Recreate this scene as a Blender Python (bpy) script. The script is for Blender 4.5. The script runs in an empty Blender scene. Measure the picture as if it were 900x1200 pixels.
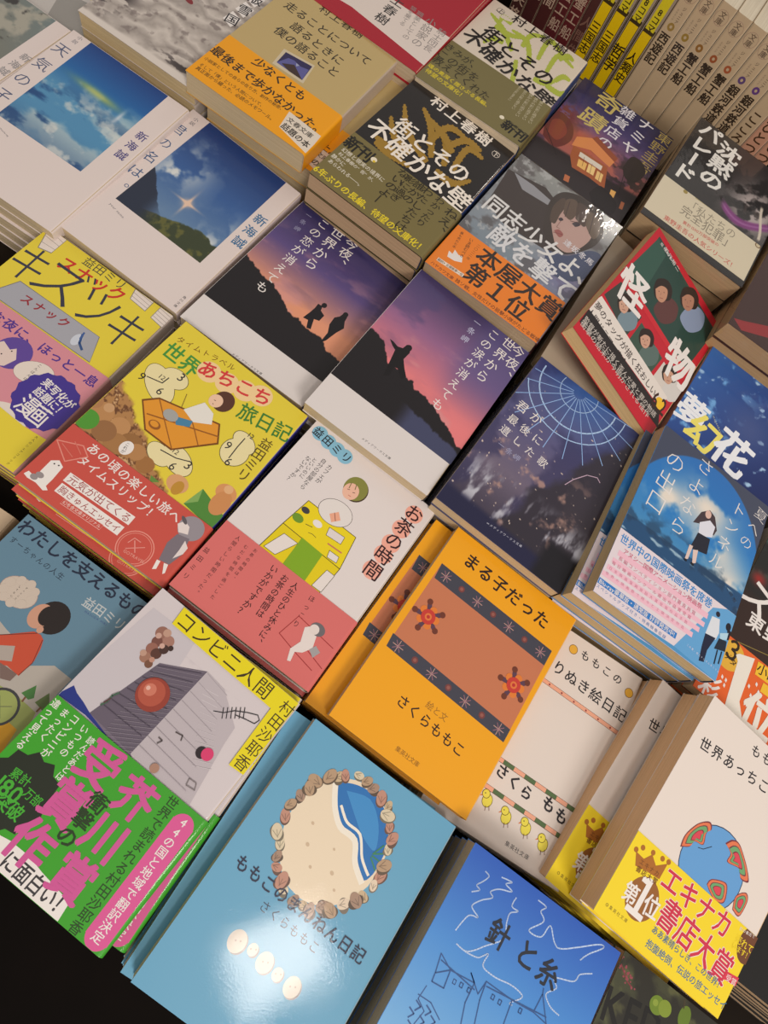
import bpy, math, random
import numpy as np
from mathutils import Matrix, Vector
from mathutils.geometry import tessellate_polygon

# ------------------------------------------------------------------ camera, world, lights, exposure
scene = bpy.context.scene
COL = scene.collection
cam_data = bpy.data.cameras.new('camera')
cam = bpy.data.objects.new('camera', cam_data)
COL.objects.link(cam)
cam_data.sensor_fit = 'VERTICAL'
cam_data.sensor_height = 36.0
cam_data.lens = 730.75 / 1200.0 * 36.0
CR = [[0.76958, -0.638551, 0.0], [0.593476, 0.715256, -0.369045], [0.235654, 0.28401, 0.929411]]
cam.matrix_world = Matrix([[*CR[0], 0.0], [*CR[1], 0.0], [*CR[2], 377.83 / 1000.0], [0, 0, 0, 1]])
cam_data.clip_start = 0.01
scene.camera = cam

scene.view_settings.view_transform = 'Standard'
scene.view_settings.look = 'None'
scene.view_settings.gamma = 1.0
scene.view_settings.use_curve_mapping = False
scene.view_settings.exposure = 0.10

world = bpy.data.worlds.new('shop_ambient')
scene.world = world
world.use_nodes = True
wn = world.node_tree
wn.nodes['Background'].inputs[0].default_value = (1.0, 0.93, 0.86, 1)
wn.nodes['Background'].inputs[1].default_value = 0.42

def area(name, loc, target, sx, sy, power, color):
    d = bpy.data.lights.new(name, 'AREA')
    d.shape = 'RECTANGLE'; d.size = sx; d.size_y = sy; d.energy = power; d.color = color
    o = bpy.data.objects.new(name, d)
    COL.objects.link(o)
    o.location = loc
    o.rotation_euler = (Vector(target) - Vector(loc)).to_track_quat('-Z', 'Y').to_euler()
    return o
area('ceiling_lamp', (0.69, -0.41, 1.80), (0.60, -0.35, 0.0), 0.30, 0.22, 7.0, (1.0, 0.92, 0.84))
area('ceiling_lamp', (1.9, -1.5, 2.2), (0.1, 0.3, 0.0), 1.2, 0.5, 52.0, (1.0, 0.93, 0.85))
area('ceiling_lamp', (-0.17, 2.9, 2.0), (0.0, 0.4, 0.0), 0.16, 0.10, 2.2, (1.0, 0.90, 0.80))

# ------------------------------------------------------------------ colour helpers and materials
def lin1(c):
    c /= 255.0
    return c / 12.92 if c <= 0.04045 else ((c + 0.055) / 1.055) ** 2.4
KR, KG, KB = 1.0, 1.0, 1.02          # the photograph's warm white taken back to neutral ink
def lin(c):
    return (min(lin1(c[0]) * KR, .92), min(lin1(c[1]) * KG, .92), min(lin1(c[2]) * KB, .92), 1.0)
def lin_arr(a):
    a = np.clip(a, 0, 255) / 255.0
    a = np.where(a <= 0.04045, a / 12.92, ((a + 0.055) / 1.055) ** 2.4)
    return np.clip(a * np.array([KR, KG, KB]), 0, .92)

def base_mat(name):
    m = bpy.data.materials.new(name)
    m.use_nodes = True
    nt = m.node_tree
    return m, nt, nt.nodes['Principled BSDF']

def print_mat(name, rough, bump, coat):
    m, nt, b = base_mat(name)
    at = nt.nodes.new('ShaderNodeAttribute'); at.attribute_name = 'ink'
    nt.links.new(at.outputs['Color'], b.inputs['Base Color'])
    tc = nt.nodes.new('ShaderNodeTexCoord')
    n1 = nt.nodes.new('ShaderNodeTexNoise'); n1.inputs['Scale'].default_value = 900.0; n1.inputs['Detail'].default_value = 3.0
    n2 = nt.nodes.new('ShaderNodeTexNoise'); n2.inputs['Scale'].default_value = 14.0
    nt.links.new(tc.outputs['Object'], n1.inputs['Vector']); nt.links.new(tc.outputs['Object'], n2.inputs['Vector'])
    b1 = nt.nodes.new('ShaderNodeBump'); b1.inputs['Strength'].default_value = bump; b1.inputs['Distance'].default_value = 0.0002
    b2 = nt.nodes.new('ShaderNodeBump'); b2.inputs['Strength'].default_value = 0.25; b2.inputs['Distance'].default_value = 0.0012
    nt.links.new(n1.outputs['Fac'], b1.inputs['Height']); nt.links.new(n2.outputs['Fac'], b2.inputs['Height'])
    nt.links.new(b1.outputs['Normal'], b2.inputs['Normal']); nt.links.new(b2.outputs['Normal'], b.inputs['Normal'])
    b.inputs['Roughness'].default_value = rough
    b.inputs['Specular IOR Level'].default_value = .28
    b.inputs['Coat Weight'].default_value = coat; b.inputs['Coat Roughness'].default_value = .045
    nt.links.new(b2.outputs['Normal'], b.inputs['Coat Normal'])
    return m
INK = print_mat('printed_cover', 0.42, 0.12, .38)
BANDINK = print_mat('printed_band', 0.45, 0.12, .25)

def page_mat(name, c):
    m, nt, b = base_mat(name)
    tc = nt.nodes.new('ShaderNodeTexCoord')
    mp = nt.nodes.new('ShaderNodeMapping'); mp.inputs['Scale'].default_value = (18, 18, 5200)
    ns = nt.nodes.new('ShaderNodeTexNoise'); ns.inputs['Scale'].default_value = 1.0; ns.inputs['Detail'].default_value = 2.0
    rp = nt.nodes.new('ShaderNodeValToRGB')
    k = lin(c)
    rp.color_ramp.elements[0].position = .3; rp.color_ramp.elements[0].color = (k[0] * .80, k[1] * .77, k[2] * .73, 1)
    rp.color_ramp.elements[1].position = .6; rp.color_ramp.elements[1].color = k
    nt.links.new(tc.outputs['Object'], mp.inputs[0]); nt.links.new(mp.outputs[0], ns.inputs['Vector'])
    nt.links.new(ns.outputs['Fac'], rp.inputs[0]); nt.links.new(rp.outputs[0], b.inputs['Base Color'])
    bp = nt.nodes.new('ShaderNodeBump'); bp.inputs['Strength'].default_value = .4; bp.inputs['Distance'].default_value = .0002
    nt.links.new(ns.outputs['Fac'], bp.inputs['Height']); nt.links.new(bp.outputs['Normal'], b.inputs['Normal'])
    b.inputs['Roughness'].default_value = .8
    return m
def film_mat():
    m = bpy.data.materials.new('clear_wrap'); m.use_nodes = True
    nt = m.node_tree; nt.nodes.remove(nt.nodes['Principled BSDF'])
    out = nt.nodes['Material Output']
    tr = nt.nodes.new('ShaderNodeBsdfTransparent'); gl = nt.nodes.new('ShaderNodeBsdfGlossy'); gl.inputs['Roughness'].default_value = .06
    fr = nt.nodes.new('ShaderNodeLayerWeight'); fr.inputs['Blend'].default_value = .5
    pw = nt.nodes.new('ShaderNodeMath'); pw.operation = 'POWER'; pw.inputs[1].default_value = 5.0
    ma = nt.nodes.new('ShaderNodeMath'); ma.operation = 'MULTIPLY_ADD'; ma.inputs[1].default_value = .6; ma.inputs[2].default_value = .045
    nt.links.new(fr.outputs['Facing'], pw.inputs[0]); nt.links.new(pw.outputs[0], ma.inputs[0])
    mx = nt.nodes.new('ShaderNodeMixShader')
    tc = nt.nodes.new('ShaderNodeTexCoord'); mp = nt.nodes.new('ShaderNodeMapping'); mp.inputs['Scale'].default_value = (60, 22, 22); mp.inputs['Rotation'].default_value = (0, 0, .6)
    ns = nt.nodes.new('ShaderNodeTexNoise'); ns.inputs['Scale'].default_value = 1.0; ns.inputs['Detail'].default_value = 3
    bp = nt.nodes.new('ShaderNodeBump'); bp.inputs['Strength'].default_value = .35; bp.inputs['Distance'].default_value = .003
    nt.links.new(tc.outputs['Object'], mp.inputs[0]); nt.links.new(mp.outputs[0], ns.inputs['Vector']); nt.links.new(ns.outputs['Fac'], bp.inputs['Height'])
    for n in (gl, fr): nt.links.new(bp.outputs['Normal'], n.inputs['Normal'])
    nt.links.new(ma.outputs[0], mx.inputs[0]); nt.links.new(tr.outputs[0], mx.inputs[1]); nt.links.new(gl.outputs[0], mx.inputs[2]); nt.links.new(mx.outputs[0], out.inputs[0])
    return m
FILM = film_mat()
PAGES = {}
def pages(c):
    c = tuple(c)
    if c not in PAGES: PAGES[c] = page_mat('page_edges', c)
    return PAGES[c]

# ------------------------------------------------------------------ mesh collecting
class MB:
    """collects shapes (in millimetres) with an ink colour per vertex and links them as one mesh"""
    def __init__(s): s.v = []; s.f = []; s.c = []; s.n = 0
    def add(s, verts, faces, col):
        k = s.n
        s.v.append(np.asarray(verts, float)); s.n += len(verts)
        s.f += [tuple(i + k for i in f) for f in faces]
        col = np.asarray(col, float)
        s.c.append(np.tile(col, (len(verts), 1)) if col.ndim == 1 else col)
    def mesh(s, name, mats, smooth=False):
        me = bpy.data.meshes.new(name)
        v = np.concatenate(s.v) / 1000.0
        lens = np.array([len(f) for f in s.f], np.int32)
        me.vertices.add(len(v)); me.vertices.foreach_set('co', v.ravel())
        me.loops.add(int(lens.sum())); me.loops.foreach_set('vertex_index', np.array([i for f in s.f for i in f], np.int32))
        me.polygons.add(len(lens)); me.polygons.foreach_set('loop_start', np.concatenate([[0], np.cumsum(lens)[:-1]]).astype(np.int32))
        me.polygons.foreach_set('loop_total', lens)
        me.update(calc_edges=True)
        a = me.attributes.new('ink', 'FLOAT_COLOR', 'POINT')
        c = np.concatenate(s.c)
        if c.shape[1] == 3: c = np.hstack([c, np.ones((len(c), 1))])
        a.data.foreach_set('color', c.astype(np.float32).ravel())
        me.materials.append(mats)
        me.polygons.foreach_set('use_smooth', [smooth] * len(lens))
        return me

def link(name, me, parent=None, mat=None):
    o = bpy.data.objects.new(name, me)
    COL.objects.link(o)
    if parent: o.parent = parent
    return o
def tag(o, label=None, cat=None, group=None, kind=None):
    if label: o['label'] = label
    if cat: o['category'] = cat
    if group: o['group'] = group
    if kind: o['kind'] = kind
def thing(name, label, cat, group=None):
    o = bpy.data.objects.new(name, None); COL.objects.link(o)
    o.empty_display_size = .02
    tag(o, label, cat, group)
    return o

# ------------------------------------------------------------------ noise and painted pictures (printed ink only)
def vnoise(x, y, seed):
    xi = np.floor(x).astype(np.int64); yi = np.floor(y).astype(np.int64)
    fx = x - xi; fy = y - yi
    fx = fx * fx * (3 - 2 * fx); fy = fy * fy * (3 - 2 * fy)
    def h(a, b):
        n = (a * 374761393 + b * 668265263 + seed * 1442695041) & 0x7fffffff
        n = ((n ^ (n >> 13)) * 1274126177) & 0x7fffffff
        return ((n ^ (n >> 16)) & 0xffff) / 65535.0
    return (h(xi, yi) * (1 - fx) + h(xi + 1, yi) * fx) * (1 - fy) + (h(xi, yi + 1) * (1 - fx) + h(xi + 1, yi + 1) * fx) * fy
def fbm(x, y, s, seed=1, o=5):
    t = 0; a = .5; k = 1 / s
    for i in range(o):
        t = t + a * vnoise(x * k + 17 * i, y * k + 31 * i, seed + i); a *= .5; k *= 2
    return t / (1 - .5 ** o)
def sm(a, b, x):
    t = np.clip((x - a) / (b - a), 0, 1); return t * t * (3 - 2 * t)
def mix(a, b, t):
    return a + (np.asarray(b, float) - a) * t[..., None]
def ramp(t, stops):
    out = np.zeros(t.shape + (3,)); out[...] = stops[0][1]
    for (p0, c0), (p1, c1) in zip(stops, stops[1:]):
        out = mix(out, c1, np.clip((t - p0) / (p1 - p0), 0, 1))
    return out
def blob(X, Y, cx, cy, rx, ry): return np.exp(-(((X - cx) / rx) ** 2 + ((Y - cy) / ry) ** 2))

def p_sky_blue(X, Y):
    c = ramp(Y, [(0, (22, 62, 128)), (28, (28, 96, 160)), (48, (80, 140, 180))])
    n = fbm(X, Y * 1.8 - X * .3, 34, 3)
    c = mix(c, (168, 190, 196), sm(.42, .62, n) * sm(12, 42, Y + X * -.12))
    n2 = fbm(X, Y * 2, 20, 9)
    c = mix(c, (28, 72, 124), sm(.5, .66, n2) * sm(30, 70, Y))
    c = mix(c, (60, 90, 130), sm(70, 104, Y) * .6)
    c = mix(c, (176, 186, 90), np.exp(-((Y - 36 - (X - 52) * .05) / 3.2) ** 2) * np.exp(-((X - 50) / 17) ** 2) * .9)
    c = mix(c, (214, 214, 206), sm(.56, .72, fbm(X, Y, 12, 21)) * sm(25, 60, Y) * .7)
    c = mix(c, (210, 215, 220), blob(X, Y, 74, 42, 1.6, 7) * .8)
    return c
def p_sky_hill(X, Y):
    c = ramp(Y, [(0, (34, 58, 112)), (50, (54, 92, 150)), (90, (100, 130, 165))])
    n = fbm(X, Y, 26, 5)
    c = mix(c, (190, 196, 200), sm(.5, .64, n) * (blob(X, Y, 30, 48, 20, 22) + blob(X, Y, 86, 84, 14, 22) + blob(X, Y, 40, 8, 10, 14) * .8).clip(0, 1))
    c = mix(c, (214, 216, 212), sm(.54, .7, fbm(X, Y, 14, 8)) * (blob(X, Y, 30, 58, 18, 20) + blob(X, Y, 84, 92, 16, 12)).clip(0, 1))
    hill = sm(0, 1.5, Y - (96 - (X - 16) * .1 + fbm(X, Y, 9, 3) * 8 - blob(X, Y, 70, 98, 22, 60) * 10))
    c = mix(c, (58, 66, 44), hill)
    c = mix(c, (96, 96, 50), hill * sm(.5, .7, fbm(X, Y, 5, 6)))
    h2 = sm(0, 1, Y - (60 + (X - 16) * 1.1 + fbm(X, Y, 6, 12) * 5))
    c = mix(c, (40, 48, 66), h2 * sm(50, 30, X))
    c = mix(c, (240, 200, 170), (np.exp(-((X - 52) / 1.0) ** 2) * np.exp(-((Y - 72) / 10) ** 2) + np.exp(-((Y - 72) / 1.0) ** 2) * np.exp(-((X - 52) / 9) ** 2) + blob(X, Y, 52, 72, 3.5, 3.5)).clip(0, 1) * .9)
    return c
def dusk(X, Y, top, midc, low, hb, seed, hx):
    c = ramp(Y, [(0, top), (46, midc), (84, low)])
    n = fbm(X * .7 + Y * .25, Y * 1.5, 24, seed)
    c = mix(c, (214, 150, 150), sm(.5, .68, n) * sm(10, 60, Y) * .55)
    c = mix(c, (74, 66, 112), sm(.48, .62, fbm(X * .6, Y * 1.6, 30, seed + 7)) * .5 * sm(100, 40, Y))
    hor = hb + hx * (X - 52) / 105 + (fbm(X, Y * 0, 13, seed + 3) - .5) * 14 + (fbm(X, Y * 0, 3, seed + 5) - .5) * 3
    return mix(c, (28, 24, 28), sm(-.3, .6, Y - hor))
def p_dusk_violet(X, Y):
    c = dusk(X, Y, (48, 44, 84), (92, 74, 128), (226, 152, 118), 90, 11, 22)
    return c
def p_dusk_pink(X, Y):
    c = dusk(X, Y, (58, 50, 92), (150, 100, 140), (232, 128, 130), 88, 31, 34)
    c2 = mix(c, (92, 84, 134), sm(52, 80, X) * sm(95, 40, Y) * .75)
    t = sm(0, 2, Y - (100 + (X - 52) * .12 + fbm(X, Y * 0, 3, 5) * 4)) * sm(50, 64, X)
    return mix(c2, (66, 70, 100), t)
def p_night(X, Y):
    c = ramp(Y, [(0, (74, 84, 134)), (60, (92, 88, 128)), (100, (112, 100, 120)), (150, (52, 46, 60))])
    n = fbm(X, Y, 30, 41)
    c = mix(c, (46, 44, 84), sm(.45, .65, n) * .6)
    c = mix(c, (60, 120, 200), blob(X, Y, 50, 0, 34, 30) * .6)
    c = mix(c, (50, 44, 52), sm(0, 6, X * .8 + Y * .35 - 82 + fbm(X, Y, 20, 4) * 14) * .85)
    c = mix(c, (205, 160, 140), sm(.6, .78, fbm(X, Y, 9, 44)) * sm(60, 90, Y) * .7)
    c = mix(c, (186, 186, 196), sm(.52, .66, fbm(X * 1.4, Y * .5 + X * .3, 12, 47)) * sm(96, 118, Y) * sm(145, 128, Y))
    s = fbm(X, Y, 2.2, 51, 2)
    c = mix(c, (236, 214, 196), sm(.86, .93, s))
    c = mix(c, (34, 34, 66), sm(132, 138, Y - X * .03)); c = mix(c, (24, 22, 30), sm(76, 84, X) * sm(118, 126, Y))
    return c
def p_dome(X, Y):
    c = ramp(Y, [(0, (44, 112, 186)), (60, (40, 124, 196)), (84, (70, 140, 190)), (150, (60, 110, 170))])
    n = fbm(X, Y, 22, 61)
    m = (blob(X, Y, 56, 38, 22, 16) + blob(X, Y, 22, 52, 16, 12) + blob(X, Y, 92, 84, 20, 16) + blob(X, Y, 70, 62, 24, 12) * .8).clip(0, 1)
    c = mix(c, (232, 222, 208), sm(.42, .6, n) * m)
    sea = sm(0, 1, Y - 82 + (X - 52) * .04)
    c = mix(c, (34, 78, 120), sea); c = mix(c, (150, 180, 200), sea * sm(.58, .7, fbm(X * .6, Y * 3, 9, 66)))
    d = np.sqrt(((X - 52) / 60) ** 2 + ((Y - 78) / 74) ** 2)
    c = mix(c, (68, 74, 94), sm(1.0, 1.015, d) * sm(80, 60, Y))
    c = mix(c, (30, 60, 90), sm(.55, .7, fbm(X, Y, 12, 70)) * sm(66, 80, Y) * .7)
    return c
def p_snowfield(X, Y):
    c = ramp(Y, [(0, (150, 152, 148)), (40, (126, 128, 130)), (70, (142, 150, 158)), (110, (120, 136, 148))])
    c = mix(c, (84, 78, 78), sm(.5, .66, fbm(X, Y * 1.4, 16, 71)) * .7)
    c = mix(c, (190, 190, 190), sm(.6, .72, fbm(X + Y, Y - X, 7, 74)) * .6)
    c = mix(c, (116, 110, 160), blob(X, Y, 92, 80, 20, 24) * .7); return c
def p_nightshop(X, Y):
    c = ramp(Y, [(0, (34, 38, 76)), (40, (66, 58, 110)), (66, (120, 84, 130)), (84, (170, 96, 90))])
    c = mix(c, (46, 40, 80), sm(.5, .64, fbm(X, Y * 1.4, 20, 81)) * .6)
    c = mix(c, (196, 96, 66), blob(X, Y, 38, 84, 34, 16) * .8)
    c = mix(c, (120, 46, 46), blob(X, Y, 8, 66, 14, 16) * sm(.4, .5, fbm(X, Y, 5, 85)))
    c = mix(c, (36, 28, 34), sm(.48, .56, fbm(X, Y, 8, 88)) * blob(X, Y, 88, 92, 24, 26))
    return mix(c, (42, 34, 40), sm(0, 5, Y - 108 + (X - 52) * .1))
def p_smoke(X, Y):
    c = np.zeros(X.shape + (3,)); c[...] = (36, 33, 34)
    m = blob(X, Y, 84, 62, 24, 30)
    n = fbm(X + Y * .3, Y, 10, 91)
    c = mix(c, (176, 164, 160), np.clip(sm(.40, .56, n) * m * 1.3, 0, 1)); c = mix(c, (66, 56, 54), sm(.56, .66, fbm(X, Y, 8, 93)) * m)
    w = np.abs(Y - (74 + 12 * np.sin((X - 50) / 15)))
    c = mix(c, (128, 50, 122), sm(7, 3, w) * sm(52, 60, X) * sm(112, 98, X)); c = mix(c, (190, 140, 190), sm(2.0, .6, w) * sm(52, 60, X) * .4)
    c = mix(c, (212, 200, 182), sm(1.8, 1, np.abs(X - 94 - 5 * np.sin((Y - 70) / 14))) * sm(50, 54, Y) * sm(92, 88, Y)); return c
def p_snowhill(X, Y):
    t = (Y + X * .18) / 17 + fbm(X, Y, 22, 101) * 2.2
    c = ramp(np.abs((t % 1.0) - .5) * 2, [(0, (160, 150, 142)), (1, (206, 196, 186))])
    c = mix(c, (120, 108, 104), sm(.6, .75, fbm(X, Y, 6, 104)) * .7)
    c = mix(c, (62, 54, 54), sm(.5, .56, fbm(X, Y * 2, 12, 107)) * (blob(X, Y, 86, 138, 24, 8) + blob(X, Y, 8, 118, 13, 18) + blob(X, Y, 6, 100, 10, 20)).clip(0, 1))
    return mix(c, (216, 206, 196), sm(143, 146, Y + (X * .02)))
def p_bluewater(X, Y):
    c = ramp(X * .6 + Y * .4, [(0, (52, 108, 180)), (50, (40, 72, 140)), (100, (26, 40, 96))])
    c = mix(c, (112, 170, 224), sm(.58, .72, fbm(X, Y, 12, 111)) * sm(70, 30, X)); c = mix(c, (170, 205, 235), sm(.7, .8, fbm(X + Y * .5, Y, 7, 113)))
    return mix(c, (76, 90, 140), blob(X, Y, 60, 60, 22, 22) * .7)
def p_forest(X, Y):
    c = np.zeros(X.shape + (3,)); c[...] = (66, 68, 46)
    return mix(mix(c, (40, 38, 30), sm(.45, .6, fbm(X, Y, 16, 121))), (110, 112, 66), sm(.64, .76, fbm(X, Y, 9, 125)) * .5)
def p_forest2(X, Y):
    c = np.zeros(X.shape + (3,)); c[...] = (34, 34, 32)
    c = mix(c, (56, 82, 72), sm(.5, .62, fbm(X, Y, 12, 131)) * sm(60, 30, Y)); c = mix(c, (150, 40, 36), blob(X, Y, 8, 48, 6, 5)); return mix(c, (52, 34, 28), sm(55, 70, Y))
def p_mist(X, Y):
    c = ramp(Y * .6 + (91 - X) * .6, [(0, (112, 126, 126)), (40, (120, 120, 110)), (90, (70, 68, 64))])
    c = mix(c, (164, 160, 146), sm(.5, .64, fbm(X, Y, 15, 141))); return mix(c, (58, 56, 54), sm(.55, .66, fbm(X, Y * 1.3, 11, 145)))
def p_blues(X, Y):
    return ramp(Y, [(0, (42, 92, 186)), (50, (70, 140, 212)), (105, (120, 178, 222)), (150, (110, 160, 205))])
def p_hatch(X, Y):
    return mix(ramp(X * 0, [(0, (212, 202, 203)), (1, (212, 202, 203))]), (206, 196, 198), sm(.5, .6, fbm(X, Y, 6, 7)))
def p_bricks(X, Y):
    base = ramp(X * 0, [(0, (226, 205, 60)), (1, (226, 205, 60))])
    m = sm(2, -2, (52 - Y) * -1 * 0 + (X * .62 + (104 - Y)) - 44 - fbm(X, Y, 6, 5) * 12 + 6)
    n = fbm(X, Y, 2.4, 151, 3)
    return mix(base, mix(mix(base * 0 + (176, 128, 78), (106, 66, 38), sm(.5, .6, n)), (214, 170, 120), sm(.66, .74, n)), m)

# ------------------------------------------------------------------ characters
_font = bpy.data.curves.new('letter', 'FONT'); _font.resolution_u = 2
_fo = bpy.data.objects.new('letter', _font); COL.objects.link(_fo)
WEIGHT = {-1: -.012, 0: 0.0, 1: .010, 2: .022, 3: .036, 4: .050}
_gl = {}
def glyph(ch, w):
    if (ch, w) not in _gl:
        _font.body = ch; _font.offset = WEIGHT[w]
        dg = bpy.context.evaluated_depsgraph_get(); dg.update()
        me = _fo.evaluated_get(dg).to_mesh()
        nv = len(me.vertices); co = np.zeros(nv * 3)
        me.vertices.foreach_get('co', co); co = co.reshape(-1, 3)[:, :2].copy()
        fs = [tuple(p.vertices) for p in me.polygons]
        adv = 1.0 if ord(ch) > 0x2e80 or ch in '“”―∞◎×…' else (max(co[:, 0]) + .06 if nv else .3)
        co -= (adv / 2, .38)
        _fo.evaluated_get(dg).to_mesh_clear()
        _gl[(ch, w)] = (co, fs, adv)
    return _gl[(ch, w)]

# ------------------------------------------------------------------ book building (local mm: x right, y up, z 0 = top of the front cover)
W, H = 105.0, 150.0
def to_loc(p, z): return (p[0] - W / 2, H / 2 - p[1], z)
def wrap_profile(T, t, r, grow=0.0):
    x0, x1 = -W / 2, W / 2
    def path(e):
        z0, z1 = e, -T - e
        pts = [(x0, z0), (x1 - r, z0)]
        for k in range(1, 6):
            a = math.pi / 2 * (1 - k / 6); pts.append((x1 - r + (r + e) * math.cos(a), -r + (r + e) * math.sin(a)))
        pts.append((x1 + e, -r)); pts.append((x1 + e, -T + r))
        for k in range(1, 6):
            a = -math.pi / 2 * k / 6; pts.append((x1 - r + (r + e) * math.cos(a), -T + r + (r + e) * math.sin(a)))
        pts += [(x1 - r, z1), (x0, z1)]
        return pts
    return path(grow), path(grow - t)
def wrap(mb, T, t, r, y0, y1, col, spine, grow=0.0):
    o, i = wrap_profile(T, t, r, grow)
    n = len(o); cf, cs = lin(col), lin(spine)
    segs = []
    for k in range(n - 1):
        c = cs if (k >= 3 and k <= n - 5) else cf
        a, b, ai, bi = o[k], o[k + 1], i[k], i[k + 1]
        v = [(a[0], y0, a[1]), (b[0], y0, b[1]), (b[0], y1, b[1]), (a[0], y1, a[1]), (ai[0], y0, ai[1]), (bi[0], y0, bi[1]), (bi[0], y1, bi[1]), (ai[0], y1, ai[1])]
        f = [(0, 1, 2, 3), (7, 6, 5, 4), (0, 4, 5, 1), (3, 2, 6, 7)]
        if k == 0: f.append((0, 3, 7, 4))
        if k == n - 2: f.append((1, 5, 6, 2))
        mb.add(v, f, c)
def page_block(T, seed):
    rnd = random.Random(seed); mb = MB(); L = 9; t = .3
    zs = [-t - (T - 2 * t) * k / L for k in range(L + 1)]
    last = None
    for k in range(L):
        e = rnd.uniform(0, .16) + .15; g = rnd.uniform(0, .16) + .1
        bow = 1.0 - abs((k + .5) / L - .5) * 2
        x0, x1, y0, y1 = -W / 2 + e, W / 2 - .7, -H / 2 + .5 + g * .6, H / 2 - .5 - g * .6
        a, b = zs[k], zs[k + 1]
        v = [(x0, y0, a), (x1, y0, a), (x1, y1, a), (x0, y1, a), (x0, y0, b), (x1, y0, b), (x1, y1, b), (x0, y1, b)]
        mb.add(v, [(0, 1, 2, 3), (7, 6, 5, 4), (0, 4, 5, 1), (1, 5, 6, 2), (2, 6, 7, 3), (3, 7, 4, 0)], (1, 1, 1, 1))
    return mb
def flat_poly(pts):
    tri = tessellate_polygon([[Vector((p[0], p[1], 0)) for p in pts]])
    out = []
    for a, b, c in tri:
        ax, ay = pts[a][0], pts[a][1]; bx, by = pts[b][0], pts[b][1]; cx, cy = pts[c][0], pts[c][1]
        s = (bx - ax) * (cy - ay) - (by - ay) * (cx - ax)
        out.append((a, b, c) if s < 0 else (a, c, b))        # y points down here, so clockwise faces up
    return out
def clip_rect(pts, x0, y0, x1, y1):
    for ax, lim, sg in ((0, x0, 1), (0, x1, -1), (1, y0, 1), (1, y1, -1)):
        out = []
        for i in range(len(pts)):
            a, b = pts[i - 1], pts[i]
            ia, ib = (a[ax] - lim) * sg >= 0, (b[ax] - lim) * sg >= 0
            if ia != ib:
                t = (lim - a[ax]) / (b[ax] - a[ax]); out.append((a[0] + (b[0] - a[0]) * t, a[1] + (b[1] - a[1]) * t))
            if ib: out.append(b)
        pts = out
        if len(pts) < 3: return []
    return pts
DZ = 0.025
class Layers:
    """stacks overlapping ink shapes a few hundredths of a millimetre apart"""
    def __init__(s, base): s.b = []; s.base = base
    def z(s, x0, y0, x1, y1):
        k = 1
        for (a, b, c, d, l) in s.b:
            if a < x1 and c > x0 and b < y1 and d > y0 and l >= k: k = l + 1
        s.b.append((x0, y0, x1, y1, k)); return s.base + k * DZ
def stroke(pts, w, closed=False):
    out = []
    for a, b in zip(pts, pts[1:]):
        dx, dy = b[0] - a[0], b[1] - a[1]; l = math.hypot(dx, dy) or 1e-6
        nx, ny = -dy / l * w / 2, dx / l * w / 2; ex, ey = dx / l * w * .15, dy / l * w * .15
        out.append([(a[0] + nx - ex, a[1] + ny - ey), (b[0] + nx + ex, b[1] + ny + ey), (b[0] - nx + ex, b[1] - ny + ey), (a[0] - nx - ex, a[1] - ny - ey)])
    return out
def bounds(ps):
    xs = [p[0] for p in ps]; ys = [p[1] for p in ps]; return min(xs), min(ys), max(xs), max(ys)

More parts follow.
